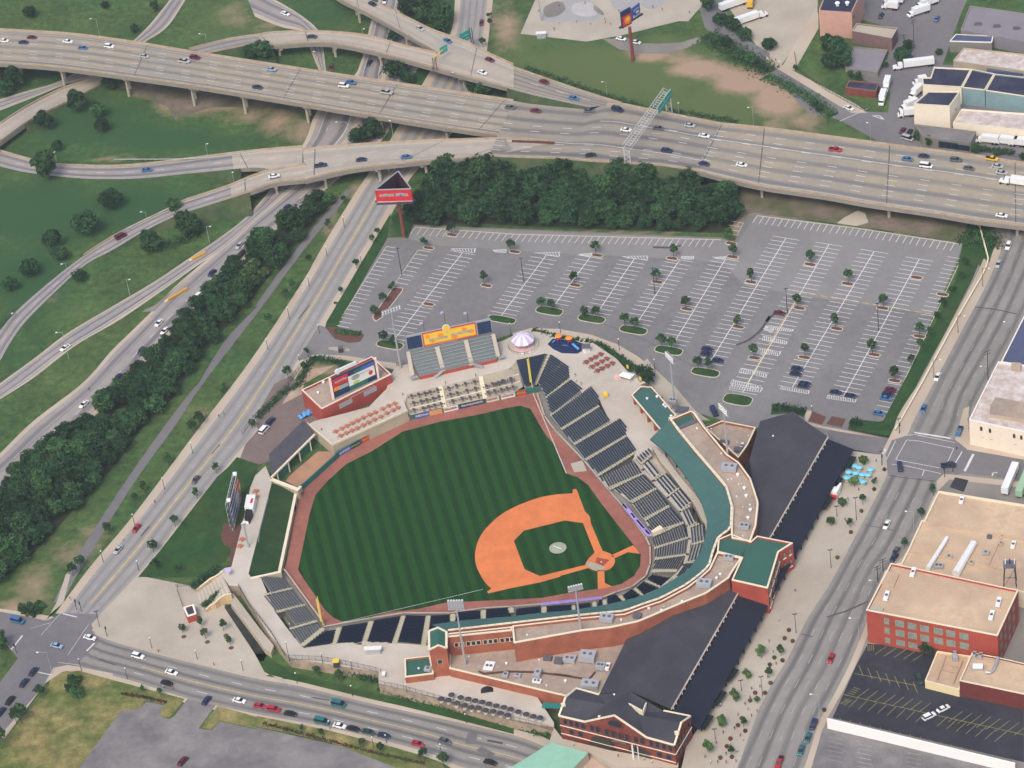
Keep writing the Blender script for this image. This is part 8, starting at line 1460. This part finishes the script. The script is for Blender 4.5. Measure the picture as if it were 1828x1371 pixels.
tk = emp('food_truck', W(*PX('12: 497,780')[0][:2], ZE), R(62), 'white catering truck beside the black roof on the plaza', 'truck'); mb = MB(); mb.box((0, 0, 1.7), (5.6, 2.4, 2.6), 0, MT['white_metal']); part('body', mb, tk); mb = MB(); mb.box((-3.2, 0, 1.1), (.9, 2.2, 1.5), 0, MT['p_red']); part('cab', mb, tk)
for x in (-2, 2):
    for y in (-1, 1): mb = MB(); mb.tube((x, y*.9, .4), (x, y*1.2, .4), .4, n=8, mt=MT['tyre_p']); part('wheel', mb, tk)
bt = emp('tarpaulin', W(*PX('a: 130,1040')[0][:2], 0.2), .5, 'crumpled bright blue tarpaulin beside the brick concession building', 'tarpaulin'); mb = MB()
rn = random.Random(4); G_ = [[Vector((i*.8-2.8, j*.8-1.6, .3+rn.random()*.9)) for j in range(5)] for i in range(8)]
for i in range(7):
    for j in range(4): mb.face([G_[i][j], G_[i+1][j], G_[i+1][j+1], G_[i][j+1]], MT['p_sky'])
part('sheet', mb, bt); mb = MB(); mb.box((-.2, 0, .3), (4.6, 2.6, .5), 0, MT['p_black']); part('covered_load', mb, bt)
# ---------------------------------------------------------------- billboards and road signs
bb = emp('billboard', (0, 0, 0), 0, 'three sided red billboard on a tall brown pole by the street', 'billboard'); zt, hb = 24.4, 6.0
TL, TR, AP = L('c: 205,412', zt)[0], L('c: 885,392', zt)[0], L('c: 640,60', zt)[0]; 
for a, b, c_ in ((TL, TR, 'red'), (TR, AP, 'brown'), (AP, TL, 'brown')):
    d = (b-a).normalized(); nn = Vector((d.y, -d.x, 0)); mb = MB(); q = [a-uz*hb, b-uz*hb, b, a]; mb.face([p+nn*.05 for p in q], MT['p_'+c_]); mb.face([p-nn*.3 for p in q][::-1], MT['p_brown2'] if 'p_brown2' in MT else mat('p_brown2', (.055, .018, .03), .8, .3, 1)); mb.face([a-nn*.3, b-nn*.3, b+nn*.05, a+nn*.05][::-1], MT['steel']); mb.face([a-nn*.3, b-nn*.3, b+nn*.05, a+nn*.05], MT['steel']); part('advert_face', mb, bb)
    mb = MB(); mb.beam(a+uz*.05, b+uz*.05, .45, .3, MT['hvac']); part('top_frame', mb, bb)
    mb = MB(); mb.beam(a-uz*(hb+.3)+nn*.8, b-uz*(hb+.3)+nn*.8, 1.2, .2, MT['steel_dark']); part('catwalk', mb, bb)
ux = (TR-TL).normalized(); wl = (TR-TL).length; o = TL-uz*hb
mb = MB(); strokes(mb, o+ux*wl*.1+uz*hb*.28, ux, uz, wl*.42, hb*.55, MT['p_white'], 31, 6, .32, .2); part('script_lettering', mb, bb); mb = MB(); strokes(mb, o+ux*wl*.55+uz*hb*.28, ux, uz, wl*.36, hb*.56, MT['p_white'], 33, 5, .34, .2); part('script_lettering', mb, bb)
panel(bb, o, ux, uz, .66, .72, .42, .6, MT['p_blue'], .25, wl=wl, hb=hb, ell=True); panel(bb, o, ux, uz, .0, 1, .0, .07, MT['p_pink'], .2, wl=wl, hb=hb)
mb = MB(); f = L('c: 752,1290', 0)[0]; mb.tube(f, (f.x, f.y, zt-hb-.3), .75, .65, 12, MT['pole_brown'] if 'pole_brown' in MT else mat('pole_brown', (.22, .055, .05), .7, .1, 1)); part('pole', mb, bb); mb = MB(); 
floor = [TL-uz*(hb+.2), TR-uz*(hb+.2), AP-uz*(hb+.2)]; mb.face(floor, MT['p_brown2']); mb.face(floor[::-1], MT['p_brown2']); part('frame_floor', mb, bb)
b2 = emp('billboard', (0, 0, 0), 0, 'two faced billboard with a fiery picture on a brown pole by the skate park', 'billboard'); f = W(1130, 108); zb = 16.0
for s_, h, cs in (('d: 260,640 480,520', 8.2, ('navy', 'red', 'orange', 'yellow')), ('d: 490,440 668,300', 5.4, ('blue', 'white', 'blue', 'white'))):
    a, b = L(s_, zb); _, ux, nn = board(b2, a, b, h, 'p_'+cs[0], .5, 'advert_board'); wl = (b-a).length; panel(b2, a, ux, uz, .08, .96, .05, .68 if h > 6 else .3, MT['p_'+cs[1]], .06, wl=wl, hb=h); panel(b2, a, ux, uz, .25, .9, .12, .6, MT['p_'+cs[2]], .09, wl=wl, hb=h, ell=h > 6); panel(b2, a, ux, uz, .45, .8, .3, .5, MT['p_'+cs[3]], .12, wl=wl, hb=h, ell=h > 6)
    if h < 6: mb = MB(); strokes(mb, a+ux*wl*.1+uz*h*.5, ux, uz, wl*.8, h*.4, MT['p_white'], 41, 4, .3, .15); part('lettering', mb, b2)
mb = MB(); mb.tube(f, (f.x, f.y, zb+1), .8, .7, 12, MT['pole_brown']); part('pole', mb, b2)
a, b = L('d: 195,625 710,305', zb-.4); mb = MB(); mb.beam(a, b, 1.0, .5, MT['steel_dark']); part('catwalk', mb, b2)
def gantry_sign(s, z, w_, h, label, d=(1, -.55), postpx=None, zfoot=0, ym=None):
    px, py, _ = PX(s)[0]; p = W(px, py, z); v = (W(px+d[0], py+d[1], z)-p).normalized(); t = emp('road_sign', (0, 0, 0), 0, label, 'road sign'); a, b = p-v*w_/2, p+v*w_/2; _, ux, nn = board(t, a, b, h, 'p_teal', .25, 'sign_face'); 
    mb = MB(); strokes(mb, a+ux*.3+uz*h*.45, ux, uz, w_*.85, h*.3, MT['p_white'], int(px), 4, .2, .1); strokes(mb, a+ux*.3+uz*h*.1, ux, uz, w_*.85, h*.3, MT['p_white'], int(px)+1, 4, .2, .1); part('lettering', mb, t)
    for q in postpx: c = L(q, zfoot)[0]; mb = MB(); mb.beam((c.x, c.y, zfoot), (c.x, c.y, z+h*.7), .35, .35, MT['p_brown']); part('post', mb, t)
    c = L(postpx[0], zfoot)[0]; mb = MB(); mb.beam(Vector((c.x, c.y, z+h*.5)), (a+b)/2+uz*h*.5-nn*.3, .4, .4, MT['p_brown'] if not ym else MT[ym]); part('arm', mb, t)
gantry_sign('2: 1335,375', 12.5, 4.2, 3.4, 'green road sign on a brown post beside the ramp gore', postpx=('2: 1262,490', '2: 1285,495'), zfoot=9.3, ym='p_yellow'); gantry_sign('2: 1488,290', 6, 5.5, 4.6, 'larger green road sign beside the upper street', postpx=('2: 1530,320', '2: 1545,322'), zfoot=0)
ga = emp('sign_gantry', (0, 0, 0), 0, 'white lattice sign gantry spanning the highway with green signs', 'gantry'); A, B = L('3: 1103,655', 16)[0], L('3: 812,1062', 16)[0]; d = (B-A); l = d.length; u_ = d.normalized(); n_ = Vector((-u_.y, u_.x, 0)); mb = MB(); WM = MT['lattice'] if 'lattice' in MT else mat('lattice', (.58, .57, .54), .6, .05, 1)
K = 26
for i in (-1, 1):
    for j in (0, 2.0): mb.beam(A+n_*i*1.6+uz*j, B+n_*i*1.6+uz*j, .2, .2, WM)
for k in range(K):
    p, q = A+d*k/K, A+d*(k+1)/K
    for i in (-1, 1): mb.beam(p+n_*i*1.6+uz*(0 if k % 2 else 2), q+n_*i*1.6+uz*(2 if k % 2 else 0), .1, .1, WM)
    mb.beam(p-n_*1.6+uz*2, q+n_*1.6+uz*2, .09, .09, WM); mb.beam(p-n_*1.6, p+n_*1.6, .09, .09, WM)
part('truss_beam', mb, ga)
for c, zf_ in ((A, 3.5), (B, 9.0)):
    mb = MB()
    for i in (-1.15, 1.15):
        mb.beam(c+n_*i, Vector((c.x, c.y, zf_))+n_*i*1.1, .3, .3, WM)
    for k in range(6): z0_, z1_ = zf_+(16-zf_)*k/6, zf_+(16-zf_)*(k+1)/6; s = 1 if k % 2 else -1; mb.beam(Vector((c.x, c.y, z0_))+n_*1.15*s, Vector((c.x, c.y, z1_))-n_*1.15*s, .13, .13, WM)
    part('tower', mb, ga)
for u0, u1 in ((.02, .18), (.20, .34)):
    a, b = A+d*u0+n_*2.1, A+d*u1+n_*2.1; mb = MB(); mb.beam(a+uz*.6, b+uz*.6, .2, 3.6, MT['p_teal']); f_ = part('sign_face', mb, ga); mb = MB(); strokes(mb, b+n_*.14-uz*.6, -u_, uz, (b-a).length, 2.2, MT['p_white'], int(u0*99), 4, .18, .02); part('lettering', mb, ga)
mb = MB(); mb.beam(*L('3: 0,1000 300,1012', 9.9), .35, .9, MT['p_brown']); tag(mb.build('barrier'), 'low brown barrier wall between the carriageways', 'barrier')
for i, s_ in enumerate(('5: 1360,478 1460,425', '5: 1190,765 1330,680')):
    a, b = L(s_, .5); mb = MB(); mb.beam(a, b, 1.1, .8, MT['p_yellow'] if 'co' == 1 else mat('crash_orange', (.62, .33, .05), .8, .1, 1)); mb.beam(a+(a-b)*.15, a, .8, .5, MT['p_cream']); tag(mb.build('crash_cushion'), ('upper', 'lower')[i]+' orange crash cushion beside the interstate split', 'crash cushion')
# ---------------------------------------------------------------- lighting
def lampheight(xt, yt, xb, yb, z):
    k = PJ(W(xb, yb, z))[1]-PJ(W(xb, yb, z)+uz)[1]; return max(2, (yb-yt)/k)
def street_lamp(reg, xt, yt, xb, yb, base, z=0, arm=0, m_='steel', globe=True, kind='street_lamp', r=.1):
    sx, sy, sc2 = REG[reg]; X0, Y0_, X1, Y1 = sx+xt/sc2, sy+yt/sc2, sx+xb/sc2, sy+yb/sc2; zz = z(X1, Y1) if callable(z) else z; h = lampheight(X0, Y0_, X1, Y1, zz); p = W(X1, Y1, zz); t = emp(kind, p, 0, None, 'street lamp'); mb = MB(); mb.tube((0, 0, -.3), (0, 0, h), r*1.25, r*.8, 6, MT[m_]); part('pole', mb, t)
    q = W(X0, Y0_, zz+h)-p; q.z = h
    if arm:
        e = Vector((q.x, q.y, h)); ends = [e] if arm == 1 else [e, Vector((-e.x, -e.y, h))]
        if e.xy.length > 9: e = e*(4/e.xy.length); e.z = h; ends = [e]
        for e in ends: mb = MB(); mb.beam((0, 0, h-.15), e, .09, .09, MT[m_]); part('arm', mb, t); mb = MB(); mb.box(e, (.75, .45, .22), math.atan2(e.y, e.x), MT['white_metal']); part('lamp_head', mb, t)
    elif globe: mb = MB(); mb.ball((0, 0, h+.2), .28, MT['white_metal'], 8, 4); part('lamp_globe', mb, t)
    else:
        mb = MB(); mb.box((0, 0, h), (1.3, .3, .2), 0, MT[m_]); part('crossarm', mb, t)
        for x in (-.6, .6): mb = MB(); mb.box((x, 0, h+.12), (.45, .5, .22), 0, MT['hvac_dark']); part('lamp_head', mb, t)
    lab(t, base, X1)
for a_ in ((642, 132, 710, 265), (1415, 240, 1468, 300), (1650, 1222, 1660, 1290), (1470, 1020, 1498, 1225), (385, 1078, 400, 1140)): street_lamp('1', *a_, 'tall pale lamp beside the viaduct and loop ramps', arm=1, m_='hvac')
for a_ in ((765, 205, 758, 250), (570, 865, 658, 965), (950, 855, 978, 1000), (1398, 515, 1450, 655), (410, 365, 440, 420)): street_lamp('2', *a_, 'tall pale lamp between the ramp viaducts', arm=1, m_='hvac')
for a_ in ((640, 580, 675, 680), (1675, 762, 1715, 900), (1180, 730, 1185, 815)): street_lamp('3', *a_, 'tall lamp on the dry grass above the highway', arm=1, m_='hvac')
for a_ in ((90, 435, 92, 475), (715, 870, 742, 1000)): street_lamp('4', *a_, 'lamp beside the narrow industrial lane', arm=1, m_='hvac')
for a_ in ((1000, 140, 1040, 180), (1490, 243, 1487, 360), (918, 620, 922, 735), (400, 995, 490, 1185), (437, 510, 470, 530), (85, 860, 105, 880)): street_lamp('5', *a_, 'tall pale lamp beside the left interstate', arm=1, m_='hvac')
for rg, a_ in (('6', (1005, 400, 1035, 590)), ('7', (60, 470, 85, 640)), ('7', (992, 540, 1015, 720)), ('8', (135, 685, 150, 860)), ('8', (787, 790, 797, 985))): street_lamp(rg, *a_, 'tall dark floodlight mast in the car park', globe=False, m_='steel_dark', kind='lamp_mast', r=.14)
for rg, a_ in (('7', (340, 925, 345, 1000)), ('7', (757, 1045, 762, 1120)), ('7', (1010, 1190, 1015, 1270)), ('6', (1800, 935, 1810, 1015)), ('12', (322, 160, 324, 205))): street_lamp(rg, *a_, 'dark lamp post on the pavement curving round the ballpark', z=.1, m_='steel_dark')
for rg, a_ in (('8', (1580, 540, 1535, 670)), ('8', (1405, 878, 1360, 1000)), ('8', (1232, 1188, 1188, 1315))): street_lamp(rg, *a_, 'brown lamp on the pavement beside the lawn wall', z=zE, arm=1, m_='p_brown')
for rg, a_ in (('8', (1687, 920, 1740, 1035)), ('8', (1522, 1235, 1575, 1330)), ('12', (990, 905, 1048, 1060)), ('16', (735, 40, 790, 130)), ('16', (592, 308, 657, 465)), ('16', (315, 848, 380, 1010))): street_lamp(rg, *a_, 'arched lamp on the building side of the avenue', z=zE, arm=1, m_='steel')
for rg, a_ in (('12', (497, 870, 502, 945)), ('12', (635, 810, 640, 970)), ('12', (450, 1180, 460, 1310)), ('12', (825, 480, 820, 580)), ('16', (205, 280, 212, 415)), ('15', (1623, 750, 1628, 825)), ('15', (1770, 725, 1778, 865)), ('15', (1440, 1095, 1443, 1170)), ('12', (942, 250, 944, 350))): street_lamp(rg, *a_, 'dark slender lamp post on the avenue plaza', z=zE, m_='steel_dark', globe=False)
for rg, a_ in (('6', (628, 180, 628, 250)), ('6', (500, 390, 505, 455)), ('6', (363, 600, 378, 670)), ('6', (225, 820, 237, 900)), ('6', (72, 1045, 85, 1115)), ('6', (305, 1160, 308, 1195)), ('9', (1350, 420, 1368, 495)), ('9', (1150, 672, 1168, 750)), ('9', (940, 930, 955, 1000)), ('9', (715, 1190, 733, 1265)), ('9', (970, 1260, 985, 1325)), ('9', (1395, 740, 1402, 790)), ('6', (443, 945, 450, 1000)), ('6', (745, 450, 748, 500))): street_lamp(rg, *a_, 'short dark lamp post along the diagonal street', z=.1, m_='steel_dark')
for rg, a_ in (('13', (1060, 450, 1078, 520)), ('13', (1385, 540, 1400, 600)), ('13', (1715, 610, 1725, 680)), ('13', (895, 665, 905, 740)), ('13', (555, 600, 578, 680)), ('14', (280, 700, 292, 770)), ('14', (668, 790, 685, 860)), ('14', (820, 1155, 835, 1230)), ('14', (1310, 1205, 1318, 1285)), ('14', (1485, 990, 1492, 1050)), ('14', (520, 1040, 525, 1095)), ('14', (925, 1140, 926, 1190))): street_lamp(rg, *a_, 'dark lamp post beside the lower street', z=.1, m_='steel_dark')
street_lamp('13', 265, 550, 370, 700, 'tall grey lamp at the lower left crossroads', z=.1, arm=1, m_='hvac'); street_lamp('13', 688, 260, 708, 370, 'dark signal mast at the plaza corner of the crossroads', z=.1, globe=False, m_='steel_dark')
for rg, a_ in (('14', (220, 480, 238, 610)), ('14', (470, 560, 475, 625)), ('14', (678, 610, 680, 670)), ('14', (1070, 780, 1070, 830))): street_lamp(rg, *a_, 'black lamp post on the south concourse', z=ZC, m_='steel_dark')
def tower(s_top, s_base, z, label, nx=6, ny=4, rz=0, w_=5.6):
    (x0, y0, _), (x1, y1, _) = PX(s_top)[0], PX(s_base)[0]; h = lampheight(x0, y0, x1, y1, z); t = emp('floodlight_tower', W(x1, y1, z), rz, label, 'floodlight'); mb = MB(); mb.tube((0, 0, 0), (0, 0, h), .42, .24, 8, MT['hvac']); part('mast', mb, t)
    for j in range(ny): mb = MB(); mb.beam((-w_/2, .2, h-.9*j), (w_/2, .2, h-.9*j), .15, .12, MT['steel']); part('crossarm', mb, t)
    mb = MB(); mb.box((0, -.1, h-.9*ny+.2), (w_, .9, .12), 0, MT['hvac']); mb.box((0, -.35, h-.9*(ny-1)*.5), (w_*.95, .06, .9*ny-.2), 0, MT['rail_grey'] if 'rail_grey' in MT else mat('rail_grey', (.33, .33, .35), .6, .1, 2)); part('service_platform', mb, t)
    for j in range(ny):
        for k in range(nx): mb = MB(); x = -w_/2+w_*(k+.5)/nx; mb.tube((x, .1, h-.9*j+.05), (x, .55, h-.9*j-.12), .24, .36, 8, MT['white_metal']); part('lamp', mb, t)
tower('w: 440,300', 'w: 608,1255', HL-.6, 'tall floodlight mast on the lower south roof near the brick tower', 6, 4, R(-10)); tower('15: 450,85', '15: 490,400', HT-1, 'floodlight mast standing on the upper south roof', 6, 2, R(8), 5.2)
tower('x: 340,210', 'x: 505,1165', ZC, 'tallest floodlight mast between the picture board and the bleachers', 7, 2, R(200), 8); tower('7: 1110,1160', 'j: 745,290', ZC, 'slender floodlight mast beside the narrow pavilion', 6, 3, R(112), 6); tower('k: 800,60', 'k: 905,690', HT-1, 'floodlight mast rising from the tan roof edge by the annex', 6, 3, R(112), 6); tower('e: 290,690', 'e: 350,960', ZC, 'thin floodlight mast on the left field walk', 2, 1, 0, 2)
tower('3: 160,-20', 'R' and '3: 207,150', 0, 'floodlight mast at the left corner of the skate park', 2, 1, 0, 2)
# utility poles
def upole(s0, s1, label, z=zE):
    (x0, y0, _), (x1, y1, _) = PX(s0)[0], PX(s1)[0]; zz = z(x1, y1) if callable(z) else z; h = lampheight(x0, y0, x1, y1, zz); t = emp('utility_pole', W(x1, y1, zz), R(20), label, 'utility pole'); mb = MB(); mb.tube((0, 0, 0), (0, 0, h), .17, .12, 6, MT['pole_wood'] if 'pole_wood' in MT else mat('pole_wood', (.05, .04, .035), .9, .1, 1)); part('pole', mb, t)
    for k in (0, 1.1): mb = MB(); mb.beam((-1.3, 0, h-.4-k), (1.3, 0, h-.4-k), .14, .14, MT['pole_wood']); part('crossarm', mb, t)
upole('p: 410,40', 'p: 418,380', 'utility pole beside the pale plastered building'); upole('n: 228,980', 'n: 228,1120', 'right utility pole by the brick building corner'); upole('n: 165,1060', 'n: 170,1240', 'left utility pole by the brick building corner'); upole('4: 1043,140', '4: 1048,340', 'tall utility pole in the industrial street', 0); upole('4: 975,245', '4: 978,300', 'short wooden pole near the brown brick building', 0); upole('14: 1828,470', '14: 1828,490', 'stub pole on the south roof', ZC) if False else None
# traffic signals
for i, (s_, z, rz) in enumerate((('v: 565,460', zE, 0), ('v: 298,950', zE, 1), ('v: 1380,1050', zE, 2), ('v: 1255,1130', zE, 3), ('13: 545,250', 0, 1), ('13: 580,265', 0, 2), ('13: 120,560', 0, 3), ('13: 760,440', 0, 0))):
    x, y, _ = PX(s_)[0]; t = emp('traffic_signal', W(x, y, z(x, y) if callable(z) else z), rz, ('dark traffic signal at the lawn corner of the avenue crossing', 'dark traffic signal at the parasol corner of the avenue crossing', 'dark traffic signal by the crossing pickup', 'dark traffic signal at the tan warehouse corner', 'left traffic signal north of the lower left crossroads', 'right traffic signal north of the lower left crossroads', 'traffic signal at the left edge of the crossroads', 'traffic signal at the plaza corner kerb')[i], 'traffic light'); mb = MB(); mb.tube((0, 0, 0), (0, 0, 4.6), .12, n=6, mt=MT['steel_dark']); part('pole', mb, t); mb = MB(); mb.box((.2, 0, 4.2), (.4, .4, 1.2), 0, MT['p_black']); part('signal_head', mb, t)
# skate park bowls
for s_, m_, ly in (('3: 330,20 480,-40 620,60 645,110 560,150 380,155 230,150 205,110', 'concrete_sk' if 'concrete_sk' in MT else mat('concrete_sk', (.36, .35, .34), .9, .1, .3).name, 5), ('3: 440,30 560,20 600,100 520,120 430,90', 'concrete_pale' if 'concrete_pale' in MT else mat('concrete_pale', (.46, .44, .42), .9, .1, .3).name, 7), ('3: 700,-40 900,-40 880,60 740,70', 'concrete_sk', 5), ('3: 230,50 340,10 380,60 330,110 240,120', 'concrete_dark', 6), ('3: 590,40 650,90 640,110 580,70', 'concrete_dark', 8), ('3: 900,0 1100,-40 1060,40 960,60', 'concrete_sk', 6)): sheet('skate_bowl', smooth_closed(L(s_)), MT[m_], ly)
# planters on the avenue plaza
i = 0
for s_ in ('15: 1725,845', '15: 1690,900', '15: 1795,845', '15: 1630,1025', '15: 1603,1075', '15: 1655,1115', '15: 1550,1170', '15: 1525,1225', '15: 1560,1300', '15: 1478,1305', '12: 838,615', '12: 765,755', '12: 600,1060', '12: 675,910', '12: 505,1240', '16: 160,400', '16: 130,458', '16: 187,478', '16: 97,515', '16: 57,595', '16: 115,615', '16: 25,645', '16: 30,775', '16: 410,965'):
    x, y, _ = PX(s_)[0]; t = emp('planter', W(x, y, zE(x, y)+.12), 0, None, 'planter'); mb = MB(); mb.tube((0, 0, 0), (0, 0, .6), .6, .75, 8, MT['p_brown']); part('pot', mb, t); mb = MB(); mb.ball((0, 0, .6), .75, MT['leaf_red'], 7, 3, .9, 0); part('plants', mb, t); lab(t, 'round planter of reddish plants on the avenue plaza', x)
# people: one continuous low body each
mat('skin', (.45, .27, .18), .7, .05, 3); mat('hair_dark', (.03, .02, .015), .8, .1, 3)
def person_mesh(c1, c2, walk=.25):
    bm = bmesh.new(); pts = {'pel': (0, 0, .95), 'che': (0, 0, 1.32), 'nek': (0, 0, 1.5), 'hed': (0, .02, 1.64), 'top': (0, .02, 1.76), 'ls': (-.19, 0, 1.42), 'le': (-.24, -.04, 1.15), 'lh': (-.25, .08, .88), 'rs': (.19, 0, 1.42), 're': (.24, .02, 1.15), 'rh': (.25, .12, .88), 'lk': (-.1, walk*.5, .5), 'lf': (-.1, walk, .06), 'lt': (-.1, walk+.16, .04), 'rk': (.1, -walk*.3, .5), 'rf': (.1, -walk, .06), 'rt': (.1, -walk+.16, .04)}
    V = {k: bm.verts.new(v) for k, v in pts.items()}
    for a, b in (('pel', 'che'), ('che', 'nek'), ('nek', 'hed'), ('hed', 'top'), ('che', 'ls'), ('ls', 'le'), ('le', 'lh'), ('che', 'rs'), ('rs', 're'), ('re', 'rh'), ('pel', 'lk'), ('lk', 'lf'), ('lf', 'lt'), ('pel', 'rk'), ('rk', 'rf'), ('rf', 'rt')): bm.edges.new((V[a], V[b]))
    me = bpy.data.meshes.new('person'); bm.to_mesh(me); bm.free(); o = bpy.data.objects.new('person_tmp', me); COL.objects.link(o); sk_ = o.modifiers.new('s', 'SKIN'); rad = {'pel': .15, 'che': .17, 'nek': .06, 'hed': .10, 'top': .07, 'ls': .08, 'rs': .08, 'le': .05, 're': .05, 'lh': .04, 'rh': .04, 'lk': .07, 'rk': .07, 'lf': .05, 'rf': .05, 'lt': .04, 'rt': .04}
    for k, v in zip(pts, me.skin_vertices[0].data): v.radius = (rad[k], rad[k]*.8); v.use_root = k == 'pel'
    su = o.modifiers.new('u', 'SUBSURF'); su.levels = 1; bpy.context.view_layer.update(); ev = o.evaluated_get(bpy.context.evaluated_depsgraph_get()); m2 = bpy.data.meshes.new_from_object(ev); bpy.data.objects.remove(o, do_unlink=True)
    m2.materials.clear(); [m2.materials.append(x) for x in (MT[c1], MT[c2], MT['skin'], MT['hair_dark'])]
    for f in m2.polygons: z = f.center.z; f.material_index = 3 if z > 1.68 else (2 if (z > 1.48 or (abs(f.center.x) > .21 and z < 1.1)) else (0 if z > .93 else 1)); f.use_smooth = True
    return m2
PM = [(person_mesh(a, b, w2), nm) for a, b, w2, nm in (('p_navy', 'p_grey', .1, 'person in navy top and grey trousers'), ('p_white', 'p_blue', .25, 'person in white top and blue trousers'), ('p_red', 'p_black', .2, 'person in red top and dark trousers'), ('p_black', 'p_brown', .12, 'person in black top and brown trousers'))]
for wr, s_, z in (('at the skate park', '3: 335,45 335,168 300,215 665,165 660,150 760,90 1000,60 1065,75 205,140 190,90 700,180 1260,100', .15), ('in the skate park bowl', '3: 555,175 460,165 520,30', .15), ('on the avenue plaza', '12: 1350,470 705,725 560,975 720,640 780,560 580,830 655,760 16: 205,125 50,560 90,330 20,480 70,640 15: 1815,730 1480,935 1700,1010 1620,1150 1590,1330 1520,1280 1460,1340 1740,980 1500,1130 1690,880 1655,930 1605,1000 1580,1100 1545,1210 1520,1340 1600,1260 1450,1200 1700,820 1760,800 1410,1340 1370,1300 1640,1180 1675,960', zE), ('on the street pavement', '9: 1555,240 1590,222 1100,845 875,1115 635,50 13: 500,180 1160,805 1230,815 1520,645 1125,550', .12), ('on the ballpark concourse', 'a: 1085,915 1625,740 385,1290 14: 885,690 240,365 b: 780,1150 1278,1035 i: 895,670 910,730 965,770 s: 95,340', ZC), ('on the entrance terrace', 'f: 840,965 1155,1000 1245,1040 300,830', ZE)):
    for i, (x, y, _) in enumerate(PX(s_)):
        me, nm = PM[(i*7+int(x)) % 4]; zz = z(x, y)+.12 if callable(z) else z; o = bpy.data.objects.new('person', me); COL.objects.link(o); o.location = W(x, y, zz); o.rotation_euler = (0, 0, i*1.7); o['category'] = 'person'; lab(o, nm+' '+wr, x)

pts = [p+uz*.9 for p in LW.B and [Vector(q) for q in LW.B]] if False else [Vector(q)+uz*.9 for q in LW.B]; t = emp('retaining_wall', (0, 0, 0), 0, 'long low wall with a pale cap between the lawn and the avenue pavement', 'wall'); mb = MB(); mc = MB()
for a, b in zip(pts, pts[1:]): mc.beam(a, b, .55, .14, MT['cream']); n = Vector((-(b-a).y, (b-a).x, 0)).normalized()*.2; mb.prism([a-n-uz*.08, b-n-uz*.08, b+n-uz*.08, a+n-uz*.08], 0, MT['concrete'])
part('wall_body', mb, t); part('wall_cap', mc, t)
for v_, x_, z_, r_ in VENTS:
    lab(v_, 'white round vent on the '+('green ticket wing roof' if z_ < 7.2 else 'annex roof' if (z_ == 8.2) else 'lower south roof' if z_ < 8 else 'dark shed roof' if r_ in 'f1' and z_ in (17.5, 14) else 'upper tan roof above the curve' if r_ in 'kl' else 'upper south roof'), x_)
finish_labels()
if HAZE:
    mb = MB(); mb.box((60, -120, 400), (2600, 2200, 803)); o = mb.build('haze'); o['kind'] = 'stuff'; hm = bpy.data.materials.new('haze'); hm.use_nodes = True; nt = hm.node_tree
    nt.nodes.remove(nt.nodes['Principled BSDF']); v = nt.nodes.new('ShaderNodeVolumePrincipled'); v.inputs['Density'].default_value = HAZE; v.inputs['Color'].default_value = (.86, .90, .97, 1); v.inputs['Anisotropy'].default_value = .3
    nt.links.new(v.outputs[0], nt.nodes['Material Output'].inputs['Volume']); o.data.materials.clear(); o.data.materials.append(hm)
